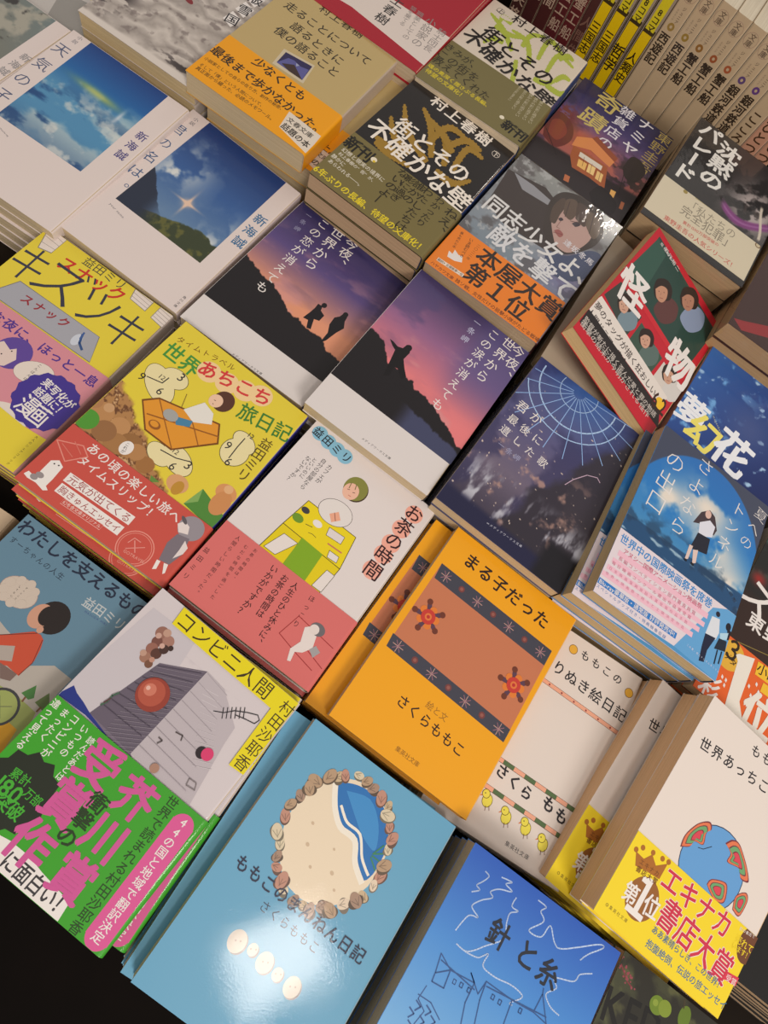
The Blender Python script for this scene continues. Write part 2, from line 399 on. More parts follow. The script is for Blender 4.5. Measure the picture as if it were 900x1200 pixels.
def text_op(mb, kind, col, s, p0, p1, h, w, lay, lim=(0.3, 0.3, W - .3, H - .3), xf=None):
    dx, dy = p1[0] - p0[0], p1[1] - p0[1]; L = math.hypot(dx, dy) or 1
    c = lin(col)
    gl = [(ch, glyph(ch, min(w, 0))) for ch in s]
    adv = [1.0 if kind == 'V' else g[2] for ch, g in gl]
    for i, (ch, g) in enumerate(gl):
        if ch == ' ': adv[i] = .35
    tot = sum(adv); pitch = L / tot
    em = pitch
    if kind == 'H': ux, uy = dx / L, dy / L; vx, vy = -uy, ux       # along the line / down the glyph
    else: vx, vy = dx / L, dy / L; ux, uy = vy, -vx
    sx, sy = (em, em * h) if kind == 'H' else (em * h, em)
    if kind == 'H' and h == .9 or kind == 'H' and h < 1: sx = em * h
    if kind == 'V' and h < 1: sy = em * h
    pos = 0; allv = []
    for (ch, g), a in zip(gl, adv):
        co, fs, _ = g
        cxx = p0[0] + dx / tot * (pos + a / 2); cyy = p0[1] + dy / tot * (pos + a / 2); pos += a
        if not fs: continue
        gx, gy = co[:, 0], -co[:, 1]
        if kind == 'V' and ch in 'ー―「」（）…': gx, gy = -gy, gx
        if kind == 'V' and ch in '、。': gx, gy = gx + .55, gy - .55
        X = cxx + gx * sx * ux + gy * sy * vx; Y = cyy + gx * sx * uy + gy * sy * vy
        allv.append((X, Y, fs))
    if not allv: return
    bx0 = min(a[0].min() for a in allv); by0 = min(a[1].min() for a in allv); bx1 = max(a[0].max() for a in allv); by1 = max(a[1].max() for a in allv)
    sx_ = (lim[0] - bx0 if 0 < lim[0] - bx0 < 5 else 0) - (bx1 - lim[2] if 0 < bx1 - lim[2] < 5 else 0)
    sy_ = (lim[1] - by0 if 0 < lim[1] - by0 < 8 else 0) - (by1 - lim[3] if 0 < by1 - lim[3] < 5 else 0)
    allv = [(X + sx_, Y + sy_, fs) for X, Y, fs in allv]
    e_ = em * .012
    allv = [a for a in allv if a[0].min() > lim[0] - e_ and a[0].max() < lim[2] + e_ and a[1].min() > lim[1] - e_ and a[1].max() < lim[3] + e_]
    if not allv: return
    d = {1: .008, 2: .016, 3: .025, 4: .032}.get(w, 0) * em
    smear = [(0, 0)]
    if d: smear = [(-1, -1), (1, -1), (-1, 1), (1, 1)] if w < 3 else [(-1, -1), (1, -1), (-1, 1), (1, 1), (1.2, 0), (-1.2, 0)]
    z = lay.z(min(a[0].min() for a in allv), min(a[1].min() for a in allv), max(a[0].max() for a in allv), max(a[1].max() for a in allv)) if lay else 0
    for q_, (ox, oy) in enumerate(smear):
        for X, Y, fs in allv:
            X2, Y2 = X + ox * d, Y + oy * d
            v = np.stack([X2 - W / 2, H / 2 - Y2, np.full(len(X), z + q_ * .006)], 1)
            if xf is not None: v = xf(X2, Y2) + np.array([q_ * .006, 0, 0])
            mb.add(v, fs, c)

def build_book(name, B):
    T = B['T']
    parts = []
    mb = MB(); wrap(mb, T, .28, min(2.2, T * .2), -H / 2, H / 2, B['cover'], B['spine'])
    parts.append(('cover', mb.mesh('cover', INK)))
    pb = page_block(T, hash(name) % 97 if False else sum(map(ord, name)))
    parts.append(('page_block', pb.mesh('page_block', pages(B['page']))))
    pic, let, bandmb = MB(), MB(), None
    lay = Layers(0.0)
    for (fn, x0, y0, x1, y1, cell) in B['grid']:
        y1 = min(y1, 149.8); x0 = max(x0, .2); x1 = min(x1, 104.8)
        nx = int((x1 - x0) / cell); ny = int((y1 - y0) / cell)
        X, Y = np.meshgrid(np.linspace(x0, x1, nx + 1), np.linspace(y0, y1, ny + 1))
        c = lin_arr(globals()['p_' + fn](X, Y)).reshape(-1, 3)
        z = lay.z(x0, y0, x1, y1)
        v = np.stack([X.ravel() - W / 2, H / 2 - Y.ravel(), np.full(X.size, z)], 1)
        i = np.arange(ny * (nx + 1)).reshape(ny, nx + 1)[:, :-1].ravel()
        f = np.stack([i, i + nx + 1, i + nx + 2, i + 1], 1)
        pic.add(v, f.tolist(), np.hstack([c, np.ones((len(c), 1))]))
    onband = False; lim = (0.2, 0.2, W - .2, H - .2)
    for o in B['ops']:
        k = o[0]
        if k == 'BAND':
            b = B['band']; bot = b.get('bot', H + .1)
            bandmb = MB(); top = max(l[4] for l in lay.b) * DZ if lay.b else 0
            wrap(bandmb, T, .12, min(2.2, T * .2), H / 2 - bot, H / 2 - b['top'], b['col'], b['spine'], grow=.2 + top)
            parts.append(('paper_band', bandmb.mesh('paper_band', BANDINK)))
            lay = Layers(.2 + top); onband = True; cpic, clet = pic, let; pic, let = MB(), MB(); lim = (0.2, b['top'] + .1, W - .2, min(bot, H) - .1); continue
        if k == 'BAND0': continue
        if k in ('H', 'V'):
            text_op(let, k, o[1], o[2], o[3], o[4], o[5], o[6], lay, lim=lim); continue
        col = lin(o[1]); polys = []
        if k == 'P': polys = [o[2]]
        elif k == 'L':
            polys = stroke(o[3], o[2])
            if o[2] > 1.4:
                for p in o[3][1:-1]: polys.append([(p[0] + o[2] / 2 * math.cos(a * .785), p[1] + o[2] / 2 * math.sin(a * .785)) for a in range(8)])
        elif k == 'E':
            n = 12 if o[3] < 1.5 else 28; t = math.radians(o[5])
            polys = [[(o[2][0] + o[3] * math.cos(a) * math.cos(t) - o[4] * math.sin(a) * math.sin(t), o[2][1] + o[3] * math.cos(a) * math.sin(t) + o[4] * math.sin(a) * math.cos(t)) for a in [2 * math.pi * j / n for j in range(n)]]]
        polys = [clip_rect([tuple(p) for p in q], *lim) for q in polys]
        polys = [q for q in polys if len(q) > 2]
        if not polys: continue
        bb = [bounds(q) for q in polys]
        z = lay.z(min(b[0] for b in bb), min(b[1] for b in bb), max(b[2] for b in bb), max(b[3] for b in bb))
        for q in polys:
            pic.add([to_loc(p, z) for p in q], flat_poly(q), col)
    if onband:
        if pic.n: parts.append(('band_picture', pic.mesh('band_picture', BANDINK)))
        if let.n: parts.append(('band_lettering', let.mesh('band_lettering', BANDINK)))
        pic, let = cpic, clet
    if pic.n: parts.append(('cover_picture', pic.mesh('cover_picture', INK)))
    if let.n: parts.append(('lettering', let.mesh('lettering', INK)))
    if B.get('gloss'):
        fm = MB(); e = 1.3; x0, x1, y0, y1, z0, z1 = -W / 2 - .5, W / 2 + .5, -H / 2 - .5, H / 2 + .5, e, -T - .1
        c = 1.6                                              # softened top edges of the film
        ring = lambda d, z: [(x0 + d, y0 + d, z), (x1 - d, y0 + d, z), (x1 - d, y1 - d, z), (x0 + d, y1 - d, z)]
        v = ring(c, z0) + ring(.4, z0 - .5) + ring(0, z0 - c) + ring(0, z1)
        f = [(0, 1, 2, 3)]
        for r in range(3):
            for k in range(4): f.append((4 * r + k, 4 * r + 4 + k, 4 * r + 4 + (k + 1) % 4, 4 * r + (k + 1) % 4))
        fm.add(v, f, (1, 1, 1, 1)); parts.append(('clear_wrap', fm.mesh('clear_wrap', FILM)))
    return parts

def instance(name, parts, label, group, mat):
    root = thing(name, label, 'book', group)
    made = {}
    for pn, me in parts:                                   # book > cover, page_block, paper_band (> band_picture, band_lettering), ...
        made[pn] = link(pn, me, made['paper_band'] if pn.startswith('band_') else root)
    root.matrix_world = mat
    return root
def rot(a, tx, ty): return Matrix.Rotation(math.radians(a), 4, 'Z') @ Matrix.Rotation(math.radians(tx), 4, 'X') @ Matrix.Rotation(math.radians(ty), 4, 'Y')

BOOKS = {}
BOOKS['konbini']=dict(c=[-19.2, -49.6, -0.6], a=[-0.59, -1.25, -0.41], T=11.09, cover=[212, 202, 203], spine=[212, 202, 203], page=[205, 185, 150], label="white paperback with a grey block picture, yellow title strip and green paper band", short="white paperback with a green band", band={"col": [62, 160, 40], "top": 76.2, "spine": [62, 160, 40]}, shift=[4.5, 0.6, 1, 2.6], n=7, step=11.34)
BOOKS['konbini']['grid']=[['hatch', 20, 20, 80, 95, 0.7]]
BOOKS['konbini']['ops']=[
 ["P",[200,192,196],[[4.2,11.5],[35.0,9.9],[48.7,87.7],[-1.3,76.1]]],
 ["P",[35,50,130],[[-0.8,76.2],[2.6,67.9],[6.6,69.8],[12.7,71.1],[18.9,73.0],[27.9,74.2],[39.1,76.9],[18.1,75.2]]],
 ["P",[102,92,106],[[28.4,31.9],[51.8,19.0],[49.9,75.2],[18.9,73.0]]],
 ["P",[118,106,122],[[18.9,73.0],[49.9,75.2],[58.9,80.0],[39.1,76.9]]],
 ["P",[188,178,182],[[51.8,19.0],[65.8,20.4],[84.2,32.3],[85.4,42.6],[91.6,75.5],[49.9,75.2]]],
 ["L",[150,140,150],0.18,[[28.4,31.9],[51.0,20.3]]],
 ["L",[150,140,150],0.18,[[28.6,34.5],[51.0,23.0]]],
 ["L",[150,140,150],0.18,[[28.8,37.2],[50.9,25.6]]],
 ["L",[150,140,150],0.18,[[29.0,39.8],[50.9,28.3]]],
 ["L",[150,140,150],0.18,[[29.2,42.4],[50.8,30.9]]],
 ["L",[150,140,150],0.18,[[29.4,45.0],[50.8,33.5]]],
 ["L",[150,140,150],0.18,[[29.6,47.6],[50.7,36.2]]],
 ["L",[150,140,150],0.18,[[29.8,50.2],[50.7,38.8]]],
 ["L",[150,140,150],0.18,[[29.9,52.8],[50.7,41.3]]],
 ["L",[150,140,150],0.18,[[30.1,55.3],[50.6,43.9]]],
 ["L",[150,140,150],0.18,[[30.3,57.8],[50.6,46.5]]],
 ["L",[150,140,150],0.18,[[30.5,60.4],[50.5,49.0]]],
 ["L",[150,140,150],0.18,[[30.7,62.9],[50.5,51.5]]],
 ["L",[150,140,150],0.18,[[30.9,65.4],[50.5,54.0]]],
 ["L",[150,140,150],0.18,[[31.0,67.8],[50.4,56.5]]],
 ["L",[150,140,150],0.18,[[31.2,70.3],[50.4,59.0]]],
 ["L",[150,140,150],0.18,[[31.4,72.7],[50.3,61.5]]],
 ["L",[150,140,150],0.18,[[31.6,75.2],[50.3,63.9]]],
 ["L",[150,140,150],0.18,[[31.7,77.6],[50.3,66.3]]],
 ["L",[150,140,150],0.18,[[31.9,80.0],[50.2,68.8]]],
 ["L",[150,140,150],0.18,[[32.1,82.4],[50.2,71.2]]],
 ["L",[150,140,150],0.18,[[32.3,84.7],[50.2,73.6]]],
 ["L",[214,206,208],0.2,[[56.0,27.0],[65.7,25.2]]],
 ["L",[214,206,208],0.2,[[57.9,29.7],[67.6,27.7]]],
 ["L",[214,206,208],0.2,[[59.7,32.3],[69.4,30.1]]],
 ["L",[214,206,208],0.2,[[61.5,35.0],[71.3,32.5]]],
 ["L",[214,206,208],0.2,[[63.4,37.6],[73.1,34.9]]],
 ["L",[214,206,208],0.2,[[65.2,40.2],[74.9,37.2]]],
 ["L",[214,206,208],0.2,[[67.0,42.8],[76.7,39.6]]],
 ["L",[214,206,208],0.2,[[68.7,45.4],[78.5,41.9]]],
 ["L",[214,206,208],0.2,[[70.5,47.9],[80.2,44.3]]],
 ["L",[214,206,208],0.2,[[72.3,50.5],[82.0,46.6]]],
 ["L",[214,206,208],0.2,[[74.0,53.0],[83.8,48.9]]],
 ["L",[214,206,208],0.2,[[75.8,55.5],[85.5,51.2]]],
 ["L",[214,206,208],0.2,[[77.5,58.0],[87.2,53.5]]],
 ["L",[214,206,208],0.2,[[79.2,60.5],[89.0,55.8]]],
 ["L",[160,150,156],0.25,[[52.4,19.7],[69.1,22.0]]],
 ["L",[160,150,156],0.25,[[52.1,26.3],[71.3,28.5]]],
 ["L",[160,150,156],0.25,[[51.9,32.7],[73.4,34.9]]],
 ["L",[160,150,156],0.25,[[51.6,39.0],[75.5,41.3]]],
 ["L",[160,150,156],0.25,[[51.3,45.3],[77.6,47.5]]],
 ["L",[160,150,156],0.25,[[51.1,51.5],[79.6,53.7]]],
 ["L",[160,150,156],0.25,[[50.8,57.5],[81.6,59.8]]],
 ["L",[160,150,156],0.25,[[50.6,63.5],[83.6,65.8]]],
 ["L",[160,150,156],0.25,[[50.3,69.5],[85.6,71.7]]],
 ["L",[72,62,78],0.3,[[28.7,33.5],[49.9,21.8]]],
 ["L",[72,62,78],0.3,[[27.7,38.2],[49.6,28.3]]],
 ["L",[72,62,78],0.3,[[26.7,42.9],[49.4,34.7]]],
 ["L",[72,62,78],0.3,[[25.7,47.6],[49.1,41.0]]],
 ["L",[72,62,78],0.3,[[24.7,52.2],[48.9,47.2]]],
 ["L",[72,62,78],0.3,[[23.7,56.8],[48.6,53.4]]],
 ["L",[72,62,78],0.3,[[22.8,61.3],[48.4,59.4]]],
 ["L",[72,62,78],0.3,[[21.8,65.8],[48.1,65.4]]],
 ["E",[150,105,90],[17.9,19.0],3.75,3.75,0],
 ["E",[165,120,105],[23.8,20.4],3.375,3.375,0],
 ["E",[120,75,65],[19.1,24.2],3.0,3.0,0],
 ["E",[150,100,85],[19.7,28.7],3.3000000000000003,3.3000000000000003,0],
 ["E",[160,115,95],[20.2,34.4],3.0,3.0,0],
 ["E",[90,55,45],[23.4,29.3],3.0,3.0,0],
 ["E",[70,45,40],[25.0,25.0],2.625,2.625,0],
 ["E",[120,80,60],[24.2,35.9],2.25,2.25,0],
 ["E",[190,150,130],[20.1,17.2],2.25,2.25,0],
 ["E",[190,150,130],[17.8,33.3],1.7999999999999998,1.7999999999999998,0],
 ["E",[200,160,145],[17.5,21.2],1.6500000000000001,1.6500000000000001,0],
 ["E",[190,140,120],[24.0,33.1],1.5,1.5,0],
 ["E",[205,165,150],[22.9,24.2],1.5,1.5,0],
 ["E",[60,40,35],[27.5,22.3],1.5,1.5,0],
 ["E",[150,62,48],[37.5,46.4],9.2,9.2,0],
 ["E",[178,84,64],[36.5,46.0],7.2,7.2,0],
 ["E",[205,120,98],[34.6,45.3],3.4,3.4,0],
 ["E",[228,180,165],[33.2,45.2],1.2,1.2,0],
 ["L",[70,100,80],1,[[20.4,66.8],[21.8,63.4],[21.6,59.6],[23.4,56.4]]],
 ["L",[90,60,60],0.8,[[20.8,64.8],[21.9,61.1]]],
 ["L",[35,32,38],0.5,[[68.9,32.7],[73.9,30.0],[78.0,25.5],[84.2,21.9],[89.7,19.4],[92.2,20.9],[91.2,24.0],[85.9,25.2],[79.9,26.9]]],
 ["L",[35,32,38],0.5,[[72.0,27.9],[75.3,32.9]]],
 ["L",[35,32,38],0.5,[[73.8,26.5],[77.1,31.5]]],
 ["L",[35,32,38],0.5,[[75.7,25.0],[79.0,30.0]]],
 ["L",[35,32,38],0.5,[[77.5,23.6],[80.8,28.6]]],
 ["L",[35,32,38],0.5,[[79.4,22.1],[82.7,27.2]]],
 ["L",[35,32,38],0.5,[[81.3,20.7],[84.5,25.7]]],
 ["E",[40,30,35],[78.7,52.7],3.2,3.2,0],
 ["E",[215,60,110],[81.8,51.5],3.4,3.4,0],
 ["L",[80,70,70],0.7,[[60.7,53.2],[64.8,52.3],[65.9,54.8]]],
 ["L",[90,80,80],0.7,[[55.5,60.5],[58.2,60.7],[57.0,63.3]]],
 ["E",[170,130,110],[64.7,73.1],2.5,2.5,0],
 ["L",[130,120,120],0.5,[[82.6,66.0],[87.2,65.7],[88.8,68.8],[83.5,69.5],[82.6,66.0]]],
 ["P",[232,215,20],[[17.0,0.5],[103.7,0.0],[104.2,47.7],[94.5,48.5],[92.9,12.1],[18.4,11.7]]],
 ["H",[60,45,20],"コンビニ人間",[18.3,6.0],[88.3,6.2],0.95,0],
 ["V",[60,45,20],"村田沙耶香",[100.3,2.1],[99.5,47.9],0.95,0],
 ["BAND"],
 ["V",[235,228,222],"読んだあとは",[29.6,80.5],[30.6,105.8],1,1],
 ["V",[235,228,222],"いつもの",[22.9,78.1],[23.8,96.6],1,1],
 ["V",[235,228,222],"コンビニが",[15.5,77.3],[16.9,102.3],1,1],
 ["V",[235,228,222],"まったく",[9.3,78.2],[10.5,97.3],1,1],
 ["V",[235,228,222],"違って見える",[2.5,77.5],[4.6,106.5],1,1],
 ["P",[36,42,30],[[36.6,120.6],[38.7,125.8],[34.3,129.2],[33.5,134.7],[28.0,135.5],[24.6,139.9],[19.4,137.8],[14.2,139.9],[10.8,135.5],[5.3,134.7],[4.5,129.2],[0.1,125.8],[2.2,120.6],[0.1,115.4],[4.5,112.0],[5.3,106.5],[10.8,105.7],[14.2,101.3],[19.4,103.4],[24.6,101.3],[28.0,105.7],[33.5,106.5],[34.3,112.0],[38.7,115.4]]],
 ["H",[70,170,50],"累計",[10.3,115.4],[21.8,114.4],1,1],
 ["H",[70,170,50],"180",[7.4,122.1],[23.4,121.6],1.0,2],
 ["H",[70,170,50],"万部",[22.3,118.0],[32.7,118.2],1.1,1],
 ["H",[70,170,50],"突破",[14.6,127.6],[29.8,127.1],1.1,2],
 ["P",[235,228,222],[[9.9,142.5],[28.0,138.8],[34.1,137.7],[46.1,137.5],[56.2,139.1],[76.0,141.1],[77.5,149.8],[58.1,151.2],[22.0,153.2]]],
 ["H",[60,58,60],"に面白い！",[37.0,144.0],[78.4,144.4],1.15,2],
 ["V",[206,88,150],"芥川賞",[67.1,78.6],[69.6,143.4],0.98,3],
 ["V",[206,88,150],"受賞作",[41.7,76.6],[42.4,144.3],1.0,3],
 ["V",[40,60,30],"衝撃の",[54.4,96.8],[53.6,126.1],1.1,2],
 ["V",[38,72,28],"世界で読まれる村田沙耶香",[83.6,77.8],[86.4,151.1],1.15,1],
 ["L",[218,90,150],13,[[95.5,85.9],[97.5,143.7]]],
 ["E",[218,90,150],[95.5,85.9],6.5,6.5,0],
 ["E",[218,90,150],[97.5,143.7],6.5,6.5,0],
 ["V",[235,228,222],"44の国と地域で翻訳決定",[95.2,80.6],[97.6,147.0],1.1,1],
]
BOOKS['mannen']=dict(c=[101.3, -48.8, -2.6], a=[2.04, -0.66, 1.21], T=9.43, cover=[102, 164, 196], spine=[102, 164, 196], page=[205, 185, 150], label="blue paperback with a ring of seashells around a sea picture, its cover catching lamp light", short="blue paperback with a seashell ring", band=None, shift=[-9.5, -1.0, 1, 3.0], n=8, step=9.68)
BOOKS['mannen']['grid']=[]
BOOKS['mannen']['ops']=[
 ["P",[232,214,186],[[78.2,44.7],[77.2,53.2],[74.2,61.2],[69.4,68.0],[63.2,73.3],[56.0,76.6],[48.2,77.7],[40.4,76.6],[33.2,73.3],[27.0,68.0],[22.2,61.2],[19.2,53.2],[18.2,44.7],[19.2,36.2],[22.2,28.2],[27.0,21.4],[33.2,16.1],[40.4,12.8],[48.2,11.7],[56.0,12.8],[63.2,16.1],[69.4,21.4],[74.2,28.2],[77.2,36.2]]],
 ["P",[38,112,180],[[31.2,19.7],[33.1,18.7],[35.8,17.3],[39.0,15.8],[42.2,14.7],[45.5,14.0],[49.1,13.5],[52.8,13.3],[56.2,13.7],[59.5,14.8],[62.6,16.4],[65.6,18.4],[68.2,20.7],[70.4,23.3],[72.4,26.3],[74.0,29.4],[75.2,32.7],[76.0,36.2],[76.4,40.1],[76.4,43.7],[76.2,46.7],[75.6,49.0],[74.8,51.0],[73.6,52.2],[72.2,52.7],[70.5,52.1],[68.4,50.6],[66.2,48.7],[64.2,46.7],[62.5,44.5],[60.9,41.9],[59.2,39.5],[57.2,37.7],[54.7,37.0],[51.8,37.1],[48.8,37.2],[46.2,36.7],[44.0,35.4],[42.0,33.8],[40.1,31.8],[38.2,29.7],[36.2,27.2],[34.2,24.3],[32.4,21.6],[31.2,19.7]]],
 ["P",[62,140,200],[[38.2,20.7],[40.8,19.7],[44.5,18.2],[48.5,17.0],[52.2,16.7],[55.5,17.8],[58.7,19.7],[61.7,22.1],[64.2,24.7],[66.5,27.7],[68.6,31.3],[70.0,34.6],[70.2,36.7],[68.8,37.3],[66.2,36.8],[63.1,35.8],[60.2,34.7],[57.7,33.5],[55.3,32.1],[52.8,30.4],[50.2,28.7],[47.1,26.7],[43.6,24.3],[40.4,22.2],[38.2,20.7]]],
 ["L",[240,232,216],3.2,[[30.2,20.7],[31.1,22.1],[32.4,24.1],[33.9,26.4],[35.6,28.7],[37.2,30.7],[38.8,32.4],[40.6,34.0],[42.4,35.5],[44.2,36.7],[46.2,37.7],[48.3,38.2],[50.6,38.1],[53.0,38.0],[55.2,38.1],[57.2,38.7],[58.8,40.0],[60.2,41.9],[61.4,43.9],[62.7,46.0],[64.2,47.7],[66.0,49.2],[68.1,50.6],[70.2,51.9],[71.9,52.9],[73.2,53.7]]],
 ["L",[240,232,216],1.5,[[40.2,28.7],[41.3,29.4],[42.7,30.5],[44.5,31.7],[46.3,32.9],[48.2,33.7],[50.1,34.0],[52.2,34.0],[54.2,33.9],[56.3,34.1],[58.2,34.7],[59.9,36.1],[61.5,37.9],[63.1,40.0],[64.6,42.0],[66.2,43.7],[67.9,45.0],[69.8,46.2],[71.6,47.3],[73.1,48.1],[74.2,48.7]]],
 ["E",[205,180,150],[36.2,54.7],1.2,0.96,20],
 ["E",[205,180,150],[44.2,62.7],1,0.8,20],
 ["E",[205,180,150],[56.2,58.7],1.3,1.04,20],
 ["E",[205,180,150],[62.2,64.7],0.9,0.7200000000000001,20],
 ["E",[205,180,150],[32.2,44.7],1,0.8,20],
 ["E",[205,180,150],[50.2,48.7],0.8,0.6400000000000001,20],
 ["L",[60,130,90],0.8,[[70.2,38.7],[76.2,34.7]]],
 ["L",[60,130,90],0.8,[[70.2,39.7],[77.2,39.7]]],
 ["L",[60,130,90],0.8,[[70.2,40.7],[76.2,44.7]]],
 ["L",[60,130,90],0.8,[[70.2,38.7],[73.2,31.7]]],
 ["E",[104,77,66],[80.8,45.8],4.4,3.2,117],
 ["E",[190,140,120],[80.3,45.1],4.2,2.9,95],
 ["L",[142,105,90],0.35,[[79.8,47.8],[82.5,44.4]]],
 ["L",[142,105,90],0.35,[[80.0,47.8],[80.3,44.2]]],
 ["L",[142,105,90],0.35,[[80.2,47.8],[78.1,44.1]]],
 ["E",[110,96,77],[78.3,59.3],3.4,2.5,162],
 ["E",[200,175,140],[77.8,58.6],3.3,2.3,20],
 ["L",[150,131,105],0.35,[[79.8,59.3],[77.7,56.7]]],
 ["L",[150,131,105],0.35,[[80.0,59.3],[77.1,58.3]]],
 ["L",[150,131,105],0.35,[[80.2,59.3],[76.5,59.9]]],
 ["E",[123,112,99],[71.3,67.9],4.0,2.9,44],
 ["E",[225,205,180],[70.8,67.2],3.8,2.6,131],
 ["L",[168,153,135],0.35,[[68.8,69.0],[72.8,67.9]]],
 ["L",[168,153,135],0.35,[[69.0,69.0],[71.3,66.6]]],
 ["L",[168,153,135],0.35,[[69.2,69.0],[69.8,65.3]]],
 ["E",[90,74,63],[62.5,75.0],4.6,3.3,28],
 ["E",[165,135,115],[62.0,74.3],4.3,3.0,143],
 ["L",[123,101,86],0.35,[[59.2,76.0],[64.1,75.6]]],
 ["L",[123,101,86],0.35,[[59.4,76.0],[62.7,73.8]]],
 ["L",[123,101,86],0.35,[[59.6,76.0],[61.3,72.0]]],
 ["E",[110,96,77],[52.8,79.9],3.2,2.3,175],
 ["E",[200,175,140],[52.3,79.2],3.1,2.1,0],
 ["L",[150,131,105],0.35,[[54.3,79.2],[51.6,77.5]]],
 ["L",[150,131,105],0.35,[[54.5,79.2],[51.6,79.2]]],
 ["L",[150,131,105],0.35,[[54.7,79.2],[51.6,80.8]]],
 ["E",[118,110,93],[38.9,79.7],3.3,2.4,52],
 ["E",[215,200,170],[38.4,79.0],3.1,2.2,173],
 ["L",[161,150,127],0.35,[[35.9,79.2],[39.2,80.5]]],
 ["L",[161,150,127],0.35,[[36.1,79.2],[39.0,78.9]]],
 ["L",[161,150,127],0.35,[[36.3,79.2],[38.8,77.2]]],
 ["E",[104,77,66],[29.4,73.2],3.4,2.4,35],
 ["E",[190,140,120],[28.9,72.5],3.2,2.2,173],
 ["L",[142,105,90],0.35,[[26.4,72.7],[29.8,74.1]]],
 ["L",[142,105,90],0.35,[[26.6,72.7],[29.6,72.4]]],
 ["L",[142,105,90],0.35,[[26.8,72.7],[29.4,70.7]]],
 ["E",[118,110,93],[23.5,62.9],3.7,2.7,47],
 ["E",[215,200,170],[23.0,62.2],3.6,2.5,59],
 ["L",[161,150,127],0.35,[[24.2,64.2],[24.2,60.6]]],
 ["L",[161,150,127],0.35,[[24.4,64.2],[22.6,61.6]]],
 ["L",[161,150,127],0.35,[[24.6,64.2],[21.0,62.6]]],
 ["E",[104,77,66],[17.5,50.7],4.1,2.9,60],
 ["E",[190,140,120],[17.0,50.0],3.9,2.7,55],
 ["L",[142,105,90],0.35,[[18.4,52.0],[18.2,48.1]]],
 ["L",[142,105,90],0.35,[[18.6,52.0],[16.5,49.3]]],
 ["L",[142,105,90],0.35,[[18.8,52.0],[14.9,50.5]]],
 ["E",[90,74,63],[18.2,38.0],3.6,2.6,85],
 ["E",[165,135,115],[17.7,37.3],3.4,2.4,31],
 ["L",[123,101,86],0.35,[[19.6,38.4],[18.0,35.4]]],
 ["L",[123,101,86],0.35,[[19.8,38.4],[17.1,37.0]]],
 ["L",[123,101,86],0.35,[[20.0,38.4],[16.1,38.5]]],
 ["E",[99,82,66],[20.5,27.3],4.7,3.4,152],
 ["E",[180,150,120],[20.0,26.6],4.5,3.1,3],
 ["L",[135,112,90],0.35,[[23.1,26.7],[19.2,24.2]]],
 ["L",[135,112,90],0.35,[[23.3,26.7],[19.1,26.5]]],
 ["L",[135,112,90],0.35,[[23.5,26.7],[18.9,28.9]]],
 ["E",[110,96,77],[30.8,17.8],4.0,2.9,81],
 ["E",[200,175,140],[30.3,17.1],3.8,2.7,127],
 ["L",[150,131,105],0.35,[[28.4,19.0],[32.4,17.7]]],
 ["L",[150,131,105],0.35,[[28.6,19.0],[30.8,16.4]]],
 ["L",[150,131,105],0.35,[[28.8,19.0],[29.2,15.2]]],
 ["E",[118,110,93],[40.1,10.8],3.2,2.3,167],
 ["E",[215,200,170],[39.6,10.1],3.1,2.1,169],
 ["L",[161,150,127],0.35,[[37.2,10.4],[40.6,11.5]]],
 ["L",[161,150,127],0.35,[[37.4,10.4],[40.3,9.9]]],
 ["L",[161,150,127],0.35,[[37.6,10.4],[40.0,8.4]]],
 ["E",[90,74,63],[51.1,11.7],3.9,2.8,19],
 ["E",[165,135,115],[50.6,11.0],3.7,2.6,134],
 ["L",[123,101,86],0.35,[[48.5,12.7],[52.5,11.8]]],
 ["L",[123,101,86],0.35,[[48.7,12.7],[51.1,10.4]]],
 ["L",[123,101,86],0.35,[[48.9,12.7],[49.7,9.0]]],
 ["E",[110,96,77],[64.0,14.1],3.1,2.2,37],
 ["E",[200,175,140],[63.5,13.4],2.9,2.0,92],
 ["L",[150,131,105],0.35,[[63.2,15.2],[65.1,12.8]]],
 ["L",[150,131,105],0.35,[[63.4,15.2],[63.5,12.7]]],
 ["L",[150,131,105],0.35,[[63.6,15.2],[62.0,12.7]]],
 ["E",[104,77,66],[70.8,22.7],3.5,2.5,98],
 ["E",[190,140,120],[70.3,22.0],3.3,2.3,56],
 ["L",[142,105,90],0.35,[[71.4,23.8],[71.3,20.5]]],
 ["L",[142,105,90],0.35,[[71.6,23.8],[69.9,21.5]]],
 ["L",[142,105,90],0.35,[[71.8,23.8],[68.4,22.4]]],
 ["E",[118,110,93],[76.8,32.8],3.1,2.3,129],
 ["E",[215,200,170],[76.3,32.1],3.0,2.1,55],
 ["L",[161,150,127],0.35,[[77.3,33.7],[77.2,30.7]]],
 ["L",[161,150,127],0.35,[[77.5,33.7],[75.9,31.6]]],
 ["L",[161,150,127],0.35,[[77.7,33.7],[74.6,32.5]]],
 ["E",[123,112,99],[80.2,51.8],3.1,2.3,96],
 ["E",[225,205,180],[79.7,51.1],3.0,2.1,73],
 ["L",[168,153,135],0.35,[[80.1,52.9],[81.0,50.0]]],
 ["L",[168,153,135],0.35,[[80.3,52.9],[79.5,50.5]]],
 ["L",[168,153,135],0.35,[[80.5,52.9],[78.0,50.9]]],
 ["E",[90,74,63],[76.0,62.9],4.5,3.2,117],
 ["E",[165,135,115],[75.5,62.2],4.3,3.0,26],
 ["L",[123,101,86],0.35,[[78.1,63.3],[75.7,59.8]]],
 ["L",[123,101,86],0.35,[[78.3,63.3],[74.7,61.8]]],
 ["L",[123,101,86],0.35,[[78.5,63.3],[73.7,63.8]]],
 ["E",[99,82,66],[66.6,74.2],4.4,3.2,150],
 ["E",[180,150,120],[66.1,73.5],4.2,2.9,23],
